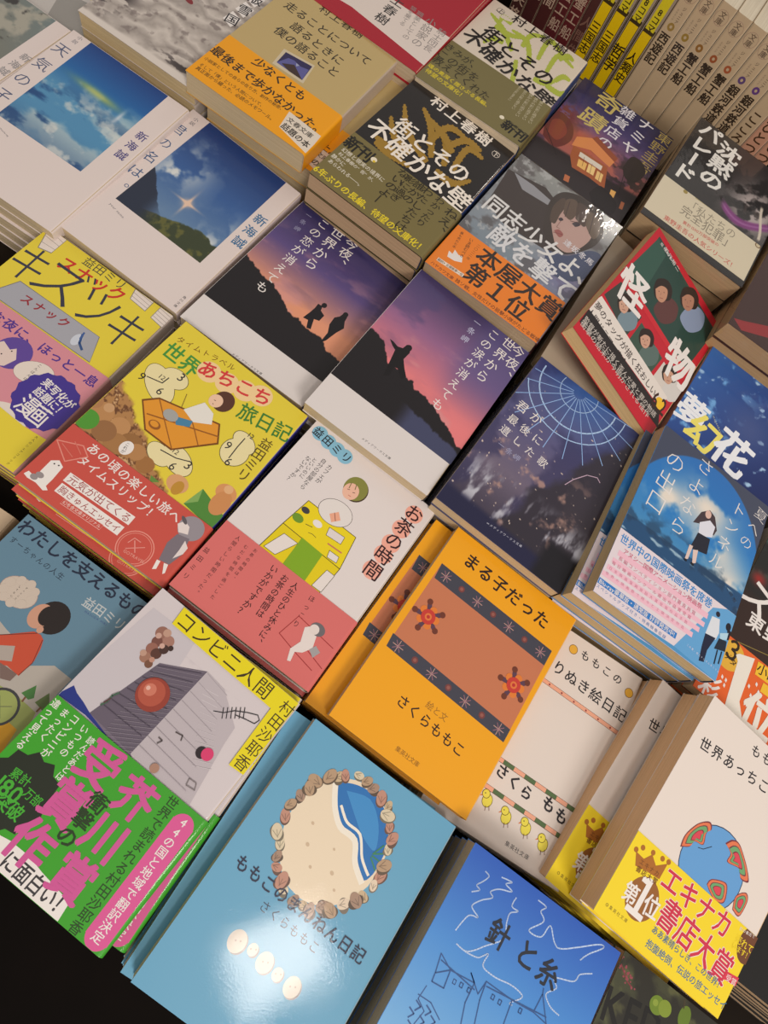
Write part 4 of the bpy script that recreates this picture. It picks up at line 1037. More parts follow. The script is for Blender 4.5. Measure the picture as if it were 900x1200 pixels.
BOOKS['world']['ops']=[
 ["H",[110,60,15],"タイムトラベル",[3.9,14.3],[46.0,5.3],0.9,0],
 ["H",[70,145,60],"世界",[3.1,24.4],[30.3,24.3],1.1,2],
 ["E",[240,205,150],[35.1,19.6],8,8,0],
 ["E",[240,205,150],[48.7,18.0],8,8,0],
 ["E",[240,205,150],[60.9,14.3],8,8,0],
 ["E",[240,205,150],[71.1,9.8],8,8,0],
 ["H",[212,60,60],"あちこち",[27.1,20.3],[78.6,8.1],1,2],
 ["H",[60,125,50],"旅日記",[66.2,27.6],[104.2,20.0],1.1,1],
 ["V",[80,60,25],"益田ミリ",[94.9,31.7],[98.0,67.6],1,0],
 ["E",[90,80,50],[18.2,48.3],15.4,8.9,35],
 ["E",[90,80,50],[22.7,38.8],9.4,7.4,0],
 ["E",[90,80,50],[83.5,54.3],9.4,10.4,0],
 ["E",[90,80,50],[83.9,45.0],9.4,6.4,20],
 ["E",[90,80,50],[49.3,86.3],9.4,6.4,20],
 ["E",[90,80,50],[60.2,82.0],12.4,7.9,20],
 ["E",[232,218,165],[18.2,48.3],15,8.5,35],
 ["E",[232,218,165],[22.7,38.8],9,7,0],
 ["E",[232,218,165],[83.5,54.3],9,10,0],
 ["E",[232,218,165],[83.9,45.0],9,6,20],
 ["E",[232,218,165],[49.3,86.3],9,6,20],
 ["E",[232,218,165],[60.2,82.0],12,7.5,20],
 ["L",[35,32,38],0.7,[[9.1,49.5],[19.0,46.7],[19.6,40.9]]],
 ["L",[35,32,38],0.7,[[82.4,42.2],[82.5,50.3],[83.2,60.1]]],
 ["L",[35,32,38],0.7,[[48.2,83.4],[58.7,81.7],[66.4,78.1]]],
 ["H",[35,32,38],"12",[13.5,43.4],[18.9,43.4],0.8,0],
 ["H",[35,32,38],"6",[19.1,51.8],[24.5,51.7],0.8,0],
 ["H",[35,32,38],"3",[22.2,34.9],[27.7,34.8],0.8,0],
 ["H",[35,32,38],"9",[4.5,51.3],[9.9,51.3],0.8,0],
 ["H",[35,32,38],"12",[81.4,38.1],[87.0,38.1],0.8,0],
 ["H",[35,32,38],"6",[81.9,62.0],[87.4,62.0],0.8,0],
 ["H",[35,32,38],"9",[74.9,53.1],[80.4,53.0],0.8,0],
 ["H",[35,32,38],"12",[53.1,78.2],[58.4,78.1],0.8,0],
 ["H",[35,32,38],"6",[58.2,86.8],[63.5,86.8],0.8,0],
 ["H",[35,32,38],"3",[64.8,80.2],[70.1,80.2],0.8,0],
 ["P",[120,70,20],[[17.5,64.2],[24.5,55.9],[64.2,44.7],[72.4,56.9],[53.1,79.7],[32.4,79.5]]],
 ["P",[225,150,45],[[19.0,64.4],[25.3,56.8],[63.7,46.0],[70.9,56.7],[52.7,78.5],[32.8,78.4]]],
 ["L",[150,90,30],0.7,[[25.3,56.8],[35.7,65.2],[52.7,78.5]]],
 ["L",[150,90,30],0.7,[[44.5,51.2],[55.3,59.4],[63.2,65.9]]],
 ["L",[150,90,30],0.9,[[26.3,69.9],[69.0,52.7]]],
 ["E",[150,90,30],[34.6,72.7],4,3,0],
 ["E",[225,150,45],[34.2,72.3],2.8,2,0],
 ["P",[230,225,215],[[40.7,52.4],[47.3,39.3],[56.4,41.9],[60.5,48.9],[50.7,55.5]]],
 ["P",[70,130,165],[[39.9,59.7],[50.3,55.0],[51.4,59.7],[44.1,64.0]]],
 ["E",[165,165,160],[37.6,61.0],5,4,0],
 ["E",[88,52,38],[55.7,30.5],7,8,0],
 ["E",[235,195,165],[51.7,33.5],4.6,5,0],
 ["L",[120,90,40],0.4,[[38.7,51.7],[35.2,42.3]]],
 ["L",[60,40,30],0.4,[[50.5,33.7],[51.7,33.5]]],
 ["L",[60,40,30],0.4,[[51.3,36.4],[52.1,36.6]]],
 ["E",[185,135,85],[6.6,86.7],7.2,7.2,0],
 ["E",[175,125,80],[-1.3,83.6],4.800000000000001,4.800000000000001,0],
 ["E",[190,140,90],[20.3,87.5],6.4,6.4,0],
 ["E",[150,105,60],[32.2,92.3],7.2,7.2,0],
 ["E",[165,118,70],[26.0,97.8],7.2,7.2,0],
 ["E",[150,105,65],[15.7,95.6],7.2,7.2,0],
 ["E",[160,110,60],[48.0,97.2],5.6000000000000005,5.6000000000000005,0],
 ["E",[180,130,80],[38.8,94.0],5.6000000000000005,5.6000000000000005,0],
 ["E",[200,155,110],[7.5,81.8],3.2,3.2,0],
 ["E",[80,150,50],[3.3,96.0],7,7,0],
 ["P",[80,135,55],[[84.2,87.0],[105.1,93.2],[104.3,104.6],[81.3,102.1]]],
 ["P",[130,170,90],[[84.2,87.0],[87.2,95.6],[81.3,102.1]]],
 ["E",[215,160,110],[70.4,94.4],7,6,0],
 ["E",[190,140,50],[72.2,96.5],3.4,5,0],
 ["E",[215,150,95],[96.8,80.1],7,6,0],
 ["E",[205,140,85],[98.2,87.8],6,9,0],
 ["E",[225,175,125],[96.6,77.2],3,3,0],
 ["E",[235,228,222],[32.6,95.8],4,5,0],
 ["V",[35,32,38],"これが",[31.4,92.2],[33.0,100.0],1,0],
 ["P",[100,140,60],[[55.0,100.1],[61.7,100.4],[57.2,104.2]]],
 ["BAND"],
 ["H",[235,228,222],"あの頃の楽しい旅へ",[15.7,108.6],[86.7,111.9],0.95,1],
 ["H",[235,228,222],"タイムスリップ！",[16.7,118.1],[75.4,119.1],0.95,1],
 ["L",[235,228,222],6.4,[[21.2,131.5],[64.9,129.8]]],
 ["L",[235,228,222],6.4,[[22.1,139.3],[64.3,138.5]]],
 ["H",[160,60,60],"元気が出てくる",[21.6,131.2],[64.9,129.8],1,0],
 ["H",[160,60,60],"胸きゅんエッセイ",[22.1,139.3],[64.3,138.5],1,0],
 ["L",[235,190,180],3.8,[[29.2,144.4],[55.0,143.4]]],
 ["L",[200,82,70],3.3,[[29.2,144.4],[55.0,143.4]]],
 ["H",[240,215,205],"幻冬舎文庫オリジナル",[29.2,144.4],[55.0,143.4],1,0],
 ["E",[230,150,135],[78.1,141.6],11,11,0],
 ["E",[200,82,70],[78.1,141.6],10.4,10.4,0],
 ["E",[225,140,125],[78.1,141.6],9.6,9.6,0],
 ["E",[200,82,70],[78.1,141.6],9.2,9.2,0],
 ["H",[228,160,145],"GOTRAVEL",[74.0,146.2],[88.2,144.8],1,0],
 ["L",[228,150,138],0.5,[[74.0,144.8],[82.2,137.7]]],
 ["L",[228,150,138],0.5,[[72.8,141.2],[74.0,136.8],[78.3,136.7]]],
 ["L",[228,150,138],0.6,[[75.0,138.0],[79.8,143.6]]],
 ["L",[225,140,125],0.7,[[0.6,117.6],[13.9,110.9]]],
 ["L",[225,140,125],0.7,[[13.9,110.9],[20.5,114.7]]],
 ["L",[225,140,125],0.7,[[20.5,114.7],[13.0,125.1]]],
 ["L",[225,140,125],0.7,[[13.0,125.1],[0.6,117.6]]],
 ["L",[215,120,105],0.5,[[4.2,117.4],[14.2,120.3]]],
 ["L",[215,120,105],0.5,[[8.6,111.9],[16.6,116.0]]],
 ["P",[235,228,222],[[1.9,144.8],[2.8,141.9],[8.3,142.7],[7.4,137.8],[7.1,129.5],[10.5,126.5],[14.8,128.5],[15.3,133.1],[15.8,137.7],[15.9,143.1],[18.4,144.5],[16.4,146.2],[10.5,145.0],[5.0,145.6]]],
 ["E",[150,140,140],[8.9,140.1],2.4,1.8,0],
 ["E",[150,140,140],[7.3,142.9],2.2,1.8,0],
 ["E",[60,50,50],[9.9,129.9],0.5,0.5,0],
 ["E",[60,50,50],[12.4,129.2],0.5,0.5,0],
 ["E",[150,142,148],[95.2,112.0],8,8,0],
 ["P",[228,215,210],[[87.0,114.5],[89.4,110.4],[93.8,111.8],[96.1,116.2],[90.8,118.4]]],
 ["P",[122,112,120],[[91.1,119.6],[98.6,117.7],[101.6,127.6],[99.5,137.4],[92.9,138.5],[89.9,127.4]]],
 ["P",[226,214,210],[[97.3,120.1],[101.5,122.9],[101.6,127.6],[98.6,133.3],[98.3,126.8]]],
 ["P",[235,228,222],[[94.3,138.7],[95.4,143.8],[93.6,145.3],[92.1,139.1]]],
 ["P",[235,228,222],[[99.1,137.7],[100.9,142.8],[100.1,144.1],[96.5,138.3]]],
 ["E",[95,88,92],[88.7,110.3],3,1.2,30],
]
BOOKS['kizu']=dict(c=[-248.2, 93.6, -24.3], a=[4.75, -0.97, 0.4], T=13.68, cover=[226, 205, 60], spine=[205, 190, 180], page=[170, 150, 120], label="yellow paperback with thin dark katakana, grey awning and a pink band with a purple badge", short="yellow paperback with a pink band", band={"col": [212, 140, 150], "top": 65.1, "spine": [190, 140, 140]}, n=4, step=13.93)
BOOKS['kizu']['grid']=[]
BOOKS['kizu']['ops']=[
 ["H",[60,60,60],"益田ミリ",[33.2,2.5],[67.1,1.8],1,0],
 ["H",[200,50,40],"スナック",[22.7,15.9],[72.5,11.0],1.05,2],
 ["H",[55,55,70],"キ",[-1.8,29.3],[24.8,32.0],1.3,-1],
 ["H",[55,55,70],"ズ",[16.8,28.4],[54.3,28.2],1.0,-1],
 ["H",[55,55,70],"ツ",[49.0,28.5],[79.0,29.1],1.2,-1],
 ["H",[55,55,70],"キ",[75.2,28.0],[102.1,31.5],1.3,-1],
 ["P",[120,115,110],[[11.0,57.2],[16.2,44.9],[80.3,44.9],[88.1,63.9],[10.9,64.5]]],
 ["P",[165,165,172],[[11.4,57.7],[16.6,45.4],[79.9,45.2],[87.7,63.4],[10.4,64.0]]],
 ["H",[150,40,50],"スナック",[24.5,53.4],[61.2,50.8],0.85,2],
 ["E",[200,205,215],[71.0,55.9],3,5,0],
 ["L",[50,80,130],1.6,[[71.2,50.5],[73.9,56.8],[78.4,59.7]]],
 ["L",[60,90,150],1.2,[[71.1,48.8],[72.1,54.0]]],
 ["P",[130,125,115],[[-16.1,18.1],[-17.8,3.7],[-8.6,4.4],[-5.2,21.0]]],
 ["P",[228,215,205],[[-15.8,17.7],[-17.4,4.2],[-8.9,4.9],[-5.7,20.3]]],
 ["L",[160,150,140],0.35,[[-16.4,15.3],[-5.8,17.7]]],
 ["L",[160,150,140],0.35,[[-16.8,12.4],[-6.5,14.4]]],
 ["L",[160,150,140],0.35,[[-17.1,9.5],[-7.2,11.1]]],
 ["L",[160,150,140],0.35,[[-17.4,6.6],[-7.9,7.8]]],
 ["P",[130,125,115],[[6.0,17.7],[-3.5,-10.1],[15.1,-4.4],[15.2,15.4]]],
 ["P",[228,215,205],[[6.3,17.0],[-2.5,-8.9],[14.8,-3.6],[14.9,14.8]]],
 ["L",[160,150,140],0.35,[[4.1,12.3],[15.2,11.5]]],
 ["L",[160,150,140],0.35,[[2.3,6.8],[15.2,7.6]]],
 ["L",[160,150,140],0.35,[[0.4,1.2],[15.2,3.6]]],
 ["L",[160,150,140],0.35,[[-1.5,-4.4],[15.1,-0.4]]],
 ["P",[130,125,115],[[75.0,8.7],[70.6,-6.3],[88.5,-4.0],[88.8,9.9]]],
 ["P",[228,215,205],[[75.4,8.3],[71.4,-5.7],[88.0,-3.5],[88.3,9.4]]],
 ["L",[160,150,140],0.35,[[74.1,5.8],[88.7,7.1]]],
 ["L",[160,150,140],0.35,[[73.2,2.8],[88.7,4.4]]],
 ["L",[160,150,140],0.35,[[72.4,-0.2],[88.6,1.6]]],
 ["L",[160,150,140],0.35,[[71.5,-3.3],[88.6,-1.2]]],
 ["P",[130,125,115],[[94.3,11.3],[94.0,-1.6],[106.8,-0.2],[105.6,12.9]]],
 ["P",[228,215,205],[[94.7,10.9],[94.5,-1.1],[106.3,0.2],[105.3,12.4]]],
 ["L",[160,150,140],0.35,[[94.2,8.8],[105.8,10.3]]],
 ["L",[160,150,140],0.35,[[94.2,6.2],[106.1,7.7]]],
 ["L",[160,150,140],0.35,[[94.1,3.6],[106.3,5.1]]],
 ["L",[160,150,140],0.35,[[94.1,1.0],[106.5,2.5]]],
 ["BAND"],
 ["H",[82,52,140],"そんな夜に、ほっと一息",[2.9,74.7],[102.2,73.3],0.95,2],
 ["E",[95,70,150],[49.5,88.7],11.5,12,20],
 ["P",[222,200,190],[[37.2,89.7],[40.0,85.5],[46.7,87.9],[49.2,84.8],[54.3,91.1],[52.0,98.8],[46.9,102.5]]],
 ["E",[50,40,40],[48.3,88.1],0.5,0.5,0],
 ["E",[50,40,40],[45.1,93.4],0.5,0.5,0],
 ["E",[150,110,110],[68.2,91.2],12.2,8.2,-28],
 ["E",[225,212,200],[68.2,91.2],12,8,-28],
 ["V",[35,32,38],"こんばんは。",[67.5,83.7],[67.5,102.3],0.8,0],
 ["E",[225,212,200],[75.4,126.8],15,11,-20],
 ["V",[35,32,38],"いらっしゃい",[75.6,122.1],[75.0,134.7],0.8,0],
 ["P",[68,52,142],[[107.9,102.3],[106.7,104.9],[105.7,107.3],[106.1,110.2],[104.8,112.5],[102.4,114.0],[101.2,116.4],[99.7,118.8],[96.9,119.3],[94.5,120.3],[92.5,122.3],[89.7,122.3],[87.1,121.5],[84.5,122.3],[81.7,122.3],[79.7,120.3],[77.3,119.3],[74.5,118.8],[73.0,116.4],[71.8,114.0],[69.4,112.5],[68.1,110.2],[68.5,107.3],[67.5,104.9],[66.3,102.3],[67.5,99.7],[68.5,97.3],[68.1,94.4],[69.4,92.1],[71.8,90.6],[73.0,88.2],[74.5,85.8],[77.3,85.3],[79.7,84.3],[81.7,82.3],[84.5,82.3],[87.1,83.1],[89.7,82.3],[92.5,82.3],[94.5,84.3],[96.9,85.3],[99.7,85.8],[101.2,88.2],[102.4,90.6],[104.8,92.1],[106.1,94.4],[105.7,97.3],[106.7,99.7]]],
 ["H",[235,228,222],"実写化が",[76.3,91.5],[102.0,95.2],1.1,2],
 ["H",[235,228,222],"話題に！",[76.6,99.3],[101.4,102.1],1.1,2],
 ["H",[235,228,222],"ベストセラー",[76.9,105.4],[97.6,106.8],0.9,0],
 ["H",[235,228,222],"漫",[74.8,110.4],[87.4,111.4],1.2,1],
 ["H",[235,228,222],"画",[83.9,112.0],[96.9,112.0],1.2,1],
 ["P",[226,205,60],[[48.8,120.0],[88.1,123.1],[105.0,122.0],[105.7,150.6],[72.0,151.8]]],
 ["V",[80,70,40],"大人のシェアコミック",[99.4,122.9],[98.7,148.3],0.8,0],
]
BOOKS['watashi']=dict(c=[-104.9, -62.1, -14.9], a=[2.7, 0.25, 0.35], T=12.77, cover=[98, 132, 152], spine=[98, 132, 152], page=[170, 150, 120], label="blue paperback with a black bob-haired figure in a red jumper drawn beneath its dark title", short="blue paperback with a red jumper drawing", band=None, n=5, step=13.02)
BOOKS['watashi']['grid']=[]
BOOKS['watashi']['ops']=[
 ["H",[30,40,62],"わたしを支えるもの",[0.6,6.6],[92.1,5.9],1,2],
 ["H",[40,55,72],"すーちゃんの人生",[2.4,16.3],[41.5,16.7],0.9,0],
 ["H",[190,195,195],"益田ミリ",[58.6,19.3],[86.6,18.1],1,1],
 ["H",[70,90,140],"MASUDA MIRI",[63.0,24.0],[77.8,22.8],0.8,0],
 ["E",[170,140,130],[28.1,36.8],11.3,8.3,0],
 ["E",[200,185,170],[28.1,36.8],11,8,0],
 ["E",[200,185,170],[34.8,31.8],2.6,2.6,0],
 ["E",[200,185,170],[36.3,36.2],2.6,2.6,0],
 ["E",[200,185,170],[33.9,40.9],2.6,2.6,0],
 ["E",[200,185,170],[28.9,43.6],2.6,2.6,0],
 ["E",[200,185,170],[23.5,43.2],2.6,2.6,0],
 ["E",[200,185,170],[20.3,39.8],2.6,2.6,0],
 ["E",[200,185,170],[20.7,35.0],2.6,2.6,0],
 ["E",[200,185,170],[24.7,31.0],2.6,2.6,0],
 ["E",[200,185,170],[30.3,29.7],2.6,2.6,0],
 ["V",[35,32,38],"ずっとこう",[29.9,31.8],[29.4,41.3],0.6,0],
 ["V",[35,32,38],"してたい",[26.4,33.2],[26.7,41.6],0.6,0],
 ["P",[176,168,158],[[9.0,66.8],[31.9,54.4],[38.0,55.8],[52.8,57.8],[59.6,64.3],[71.2,56.0],[83.4,56.4],[82.9,67.3],[99.6,101.1],[65.8,123.6]]],
 ["P",[150,160,90],[[31.9,89.7],[56.2,79.6],[66.8,78.6],[80.7,79.9],[86.7,99.5],[59.8,117.6]]],
 ["P",[205,150,30],[[42.9,100.8],[66.8,90.6],[79.2,91.6],[81.4,105.7],[59.8,117.6]]],
 ["E",[60,60,62],[64.0,87.7],10,10,0],
 ["E",[150,160,90],[64.0,87.7],8.6,8.6,0],
 ["L",[70,70,70],0.3,[[60.6,90.0],[68.8,84.3]]],
 ["L",[70,70,70],0.3,[[60.0,83.5],[68.3,92.1]]],
 ["P",[70,120,60],[[71.1,69.0],[67.6,76.4],[72.9,77.1],[74.7,74.8]]],
 ["P",[92,112,60],[[79.2,68.3],[76.6,76.2],[82.9,77.3],[83.2,72.7]]],
 ["L",[120,80,50],1,[[70.9,76.9],[71.1,79.5]]],
 ["L",[120,80,50],1,[[80.9,76.4],[80.7,79.3]]],
 ["P",[195,78,52],[[25.7,66.1],[37.2,59.9],[49.8,48.3],[53.9,47.6],[56.9,48.9],[59.1,53.2],[61.1,60.3],[60.3,70.6],[51.6,70.0],[37.4,78.0]]],
 ["P",[172,160,150],[[29.6,70.1],[41.1,64.0],[47.6,59.8],[52.1,66.9],[35.5,76.0]]],
 ["L",[110,40,30],0.4,[[37.2,59.9],[51.8,48.0]]],
 ["L",[110,40,30],0.4,[[56.6,49.2],[61.1,61.5],[60.0,70.2]]],
 ["E",[36,28,26],[52.3,36.9],9.2,9.6,0],
 ["E",[200,150,125],[46.3,40.2],6,7.4,0],
 ["E",[36,28,26],[49.8,37.5],5,6,0],
 ["E",[200,150,125],[51.6,45.8],1.8,2,0],
 ["P",[120,98,90],[[47.6,70.7],[59.0,70.4],[58.7,75.0],[53.7,76.9]]],
]
BOOKS['kimi']=dict(c=[-258.0, 245.4, -22.0], a=[4.13, -0.93, 2.73], T=11.35, cover=[222, 208, 202], spine=[205, 190, 190], page=[205, 185, 150], label="white paperback with a wide sky and hillside picture between its two white margins", short="white paperback with a hillside sky picture", band=None, n=5, step=11.6)
BOOKS['kimi']['grid']=[['sky_hill', 16, 0.3, 90, 106, 0.6]]
BOOKS['kimi']['ops']=[
 ["V",[60,90,130],"君の名は。",[2.2,14.3],[9.6,104.0],0.62,0],
 ["V",[90,90,100],"小説",[7.5,3.7],[8.5,14.1],0.8,0],
 ["V",[60,110,150],"新海誠",[97.3,37.1],[98.6,77.8],0.75,1],
 ["V",[35,32,38],"角川文庫",[100.3,134.3],[100.2,147.0],0.8,0],
 ["H",[90,90,100],"your name.",[16.2,111.8],[31.0,114.6],0.9,0],
]
BOOKS['tenki']=dict(c=[-356.0, 228.0, -15.7], a=[5.8, 1.09, -0.23], T=12.61, cover=[222, 208, 202], spine=[222, 208, 202], page=[205, 185, 150], label="white paperback with a bright blue sky picture beside a column of thin dark title characters", short="white paperback with a blue sky picture", band=None, n=5, step=12.86)
BOOKS['tenki']['grid']=[['sky_blue', 16, 0.3, 86, 98, 0.6]]
BOOKS['tenki']['ops']=[
 ["V",[80,90,120],"天気の子",[6.6,11.3],[7.2,92.4],0.62,0],
 ["V",[110,110,120],"小説",[8.4,0.4],[7.9,11.0],0.8,0],
 ["V",[80,75,130],"新海誠",[96.0,38.6],[96.3,73.1],0.75,1],
 ["H",[90,90,100],"Weathering",[25.2,105.8],[33.8,107.6],1,0],
]
BOOKS['grey']=dict(c=[-466.3, 219.4, -20.0], a=[5.5, 0.0, -0.0], T=11.75, cover=[222, 208, 202], spine=[222, 208, 202], page=[205, 185, 150], label="white-edged paperback with a misty grey green picture in the corner left of the sky picture", short="paperback with a misty grey green picture", band=None, n=5, step=12.0)
BOOKS['grey']['grid']=[['mist', 0, 0.3, 91, 100, 0.8]]
BOOKS['grey']['ops']=[
 ["V",[150,145,145],"新海誠",[101.5,39.4],[99.7,69.9],0.75,1],
]
BOOKS['imayo']=dict(c=[-148.5, 250.8, -23.9], a=[4.48, -3.37, 1.95], T=10.97, cover=[222, 214, 210], spine=[60, 65, 105], page=[205, 185, 150], label="paperback with two dark figures under a violet dusk sky, above the suitcase book", short="violet dusk paperback with two dark figures", band=None, n=5, step=11.22)
BOOKS['imayo']['grid']=[['dusk_violet', 0, 0, 105, 124, 0.6]]
BOOKS['imayo']['ops']=[
 ["V",[235,228,222],"今夜、",[49.9,0.7],[55.4,33.6],1,0],
 ["V",[235,228,222],"世界から",[37.0,-0.9],[39.4,51.6],0.9,0],
 ["V",[235,228,222],"この恋が消えても",[24.2,1.2],[25.5,95.4],0.85,0],
 ["V",[150,150,180],"一条岬",[11.0,5.0],[12.8,31.0],0.6,0],
 ["H",[35,32,38],"メディアワークス文庫",[43.2,149.0],[68.4,148.4],0.9,0],
 ["P",[22,18,24],[[63.8,76.3],[63.5,71.3],[67.2,70.9],[68.4,74.9],[72.8,76.8],[72.6,83.2],[68.9,84.8],[72.1,93.8],[69.0,94.9],[66.1,88.6],[62.1,89.5],[63.2,82.2]]],
 ["P",[22,18,24],[[81.7,68.9],[82.4,65.1],[86.4,65.3],[87.1,69.8],[90.0,75.3],[87.8,82.6],[85.9,93.5],[83.4,98.9],[83.1,87.2],[79.9,80.1],[79.3,72.4]]],
 ["E",[22,18,24],[67.7,69.3],2,2.4,0],
 ["E",[22,18,24],[84.2,64.3],2,2.4,0],
]
BOOKS['namida']=dict(c=[-40.1, 254.1, -6.5], a=[3.14, -0.58, 1.15], T=12.0, cover=[222, 214, 210], spine=[30, 26, 34], page=[205, 185, 150], label="paperback with one dark figure stretching an arm against a pink sunset sky", short="pink sunset paperback with one dark figure", band=None, n=6, step=12.25)
BOOKS['namida']['grid']=[['dusk_pink', 0, 0, 105, 120, 0.6]]
BOOKS['namida']['ops']=[
 ["V",[235,228,222],"今夜、",[96.1,-1.8],[100.9,35.3],0.9,0],
 ["V",[235,228,222],"世界から",[88.0,-1.3],[85.8,50.1],0.85,0],
 ["V",[235,228,222],"この涙が消えても",[74.6,1.4],[72.2,92.7],0.85,0],
 ["V",[190,190,215],"一条岬",[59.0,3.1],[58.9,31.6],0.7,0],
 ["H",[35,32,38],"メディアワークス文庫",[44.9,145.1],[69.3,144.6],0.9,0],
 ["P",[20,16,20],[[16.0,67.8],[19.1,67.7],[23.8,68.9],[27.5,67.4],[28.3,62.8],[31.9,62.3],[33.6,67.3],[33.0,74.5],[37.8,80.4],[42.6,85.2],[40.5,89.0],[34.0,83.9],[31.3,84.5],[32.4,92.8],[29.1,95.8],[26.6,84.3],[24.0,72.6],[20.6,71.1]]],
 ["E",[20,16,20],[30.8,64.2],2.4,2.8,0],
]
BOOKS['uta']=dict(c=[71.1, 257.8, 0.1], a=[1.4, -1.04, -0.71], T=11.19, cover=[80, 80, 110], spine=[26, 24, 30], page=[205, 185, 150], label="night blue paperback with a glowing white ferris wheel of thin arcs and spokes", short="night blue paperback with a ferris wheel", band=None, n=7, step=11.44)
BOOKS['uta']['grid']=[['night', 0, 0, 105, 150, 0.6]]
BOOKS['uta']['ops']=[
 ["L",[175,205,240],0.8,[[81.8,1.6],[82.0,6.7],[81.6,11.8],[80.6,16.9],[78.9,21.7],[76.7,26.4],[74.0,30.7],[70.7,34.6],[67.0,38.2],[62.9,41.2],[58.4,43.7],[53.7,45.7],[48.7,47.1],[43.7,47.8],[38.5,48.0],[33.4,47.5],[28.4,46.4],[23.6,44.7],[19.0,42.4],[14.7,39.5],[10.8,36.2],[7.4,32.4],[4.4,28.3],[1.9,23.7]]],
 ["L",[175,205,240],1.1,[[72.8,2.6],[73.0,6.6],[72.7,10.6],[71.9,14.5],[70.6,18.4],[68.9,22.0],[66.7,25.4],[64.1,28.5],[61.2,31.3],[58.0,33.7],[54.5,35.7],[50.7,37.2],[46.9,38.3],[42.9,38.9],[38.8,39.0],[34.8,38.6],[30.9,37.7],[27.1,36.4],[23.5,34.6],[20.1,32.4],[17.1,29.7],[14.4,26.8],[12.0,23.5],[10.1,19.9],[8.6,16.2],[7.6,12.3],[7.1,8.3],[7.0,4.3]]],
 ["L",[175,205,240],0.6,[[55.0,0.5],[55.6,2.4],[55.9,4.3],[56.0,6.3],[55.8,8.2],[55.5,10.1],[54.8,12.0],[54.0,13.8],[52.9,15.4],[51.7,16.9],[50.3,18.3],[48.7,19.4],[47.0,20.4],[45.2,21.1],[43.3,21.7],[41.4,21.9],[39.4,22.0],[37.5,21.8],[35.6,21.4],[33.7,20.7],[32.0,19.9],[30.4,18.8],[28.9,17.5],[27.6,16.1],[26.4,14.5],[25.5,12.8],[24.8,10.9],[24.3,9.1],[24.0,7.1],[24.0,5.2],[24.2,3.2],[24.7,1.3]]],
 ["L",[150,185,235],0.6,[[45.0,5.5],[90.7,0.7]]],
 ["L",[150,185,235],0.6,[[44.9,6.9],[98.1,16.2]]],
 ["L",[150,185,235],0.6,[[44.5,8.2],[93.0,31.9]]],
 ["L",[150,185,235],0.6,[[43.7,9.3],[83.8,45.5]]],
 ["L",[150,185,235],0.6,[[42.6,10.2],[71.3,56.0]]],
 ["L",[150,185,235],0.6,[[41.4,10.8],[56.3,62.7]]],
 ["L",[150,185,235],0.6,[[40.0,11.0],[40.0,65.0]]],
 ["L",[150,185,235],0.6,[[38.6,10.8],[23.7,62.7]]],
 ["L",[150,185,235],0.6,[[37.4,10.2],[8.7,56.0]]],
 ["L",[150,185,235],0.6,[[36.3,9.3],[0.6,41.5]]],
 ["L",[150,185,235],0.6,[[35.5,8.2],[1.4,24.8]]],
 ["L",[150,185,235],0.6,[[35.1,6.9],[1.6,12.8]]],
 ["H",[235,228,222],"君が",[4.2,47.7],[30.8,48.4],0.75,0],
 ["H",[235,228,222],"最後に",[5.2,61.9],[39.4,62.7],0.75,0],
 ["H",[235,228,222],"遺した歌",[5.1,73.0],[51.8,75.6],0.7,0],
 ["H",[160,160,190],"一条岬",[11.4,85.3],[32.4,85.7],0.8,0],
 ["H",[200,200,215],"∞メディアワークス文庫",[37.4,141.1],[66.8,139.1],0.8,0],
 ["L",[200,170,190],0.6,[[68.2,78.5],[71.3,70.6],[78.0,60.3],[85.3,56.6],[88.9,58.7]]],
]
BOOKS['sayo']=dict(c=[178.7, 269.5, 17.5], a=[5.99, -2.91, 4.84], T=11.94, cover=[60, 130, 190], spine=[40, 60, 90], page=[200, 175, 130], label="tilted paperback of a schoolgirl under a bright blue cloud dome, with pale pink band", short="blue cloud dome paperback with a pale band", band={"col": [228, 215, 220], "top": 98.0, "spine": [215, 205, 210]}, art_low=True, n=8, step=12.19, shift=[-6.2, -4.5, 1])
BOOKS['sayo']['grid']=[['dome', 0, 0, 105, 150, 0.6]]
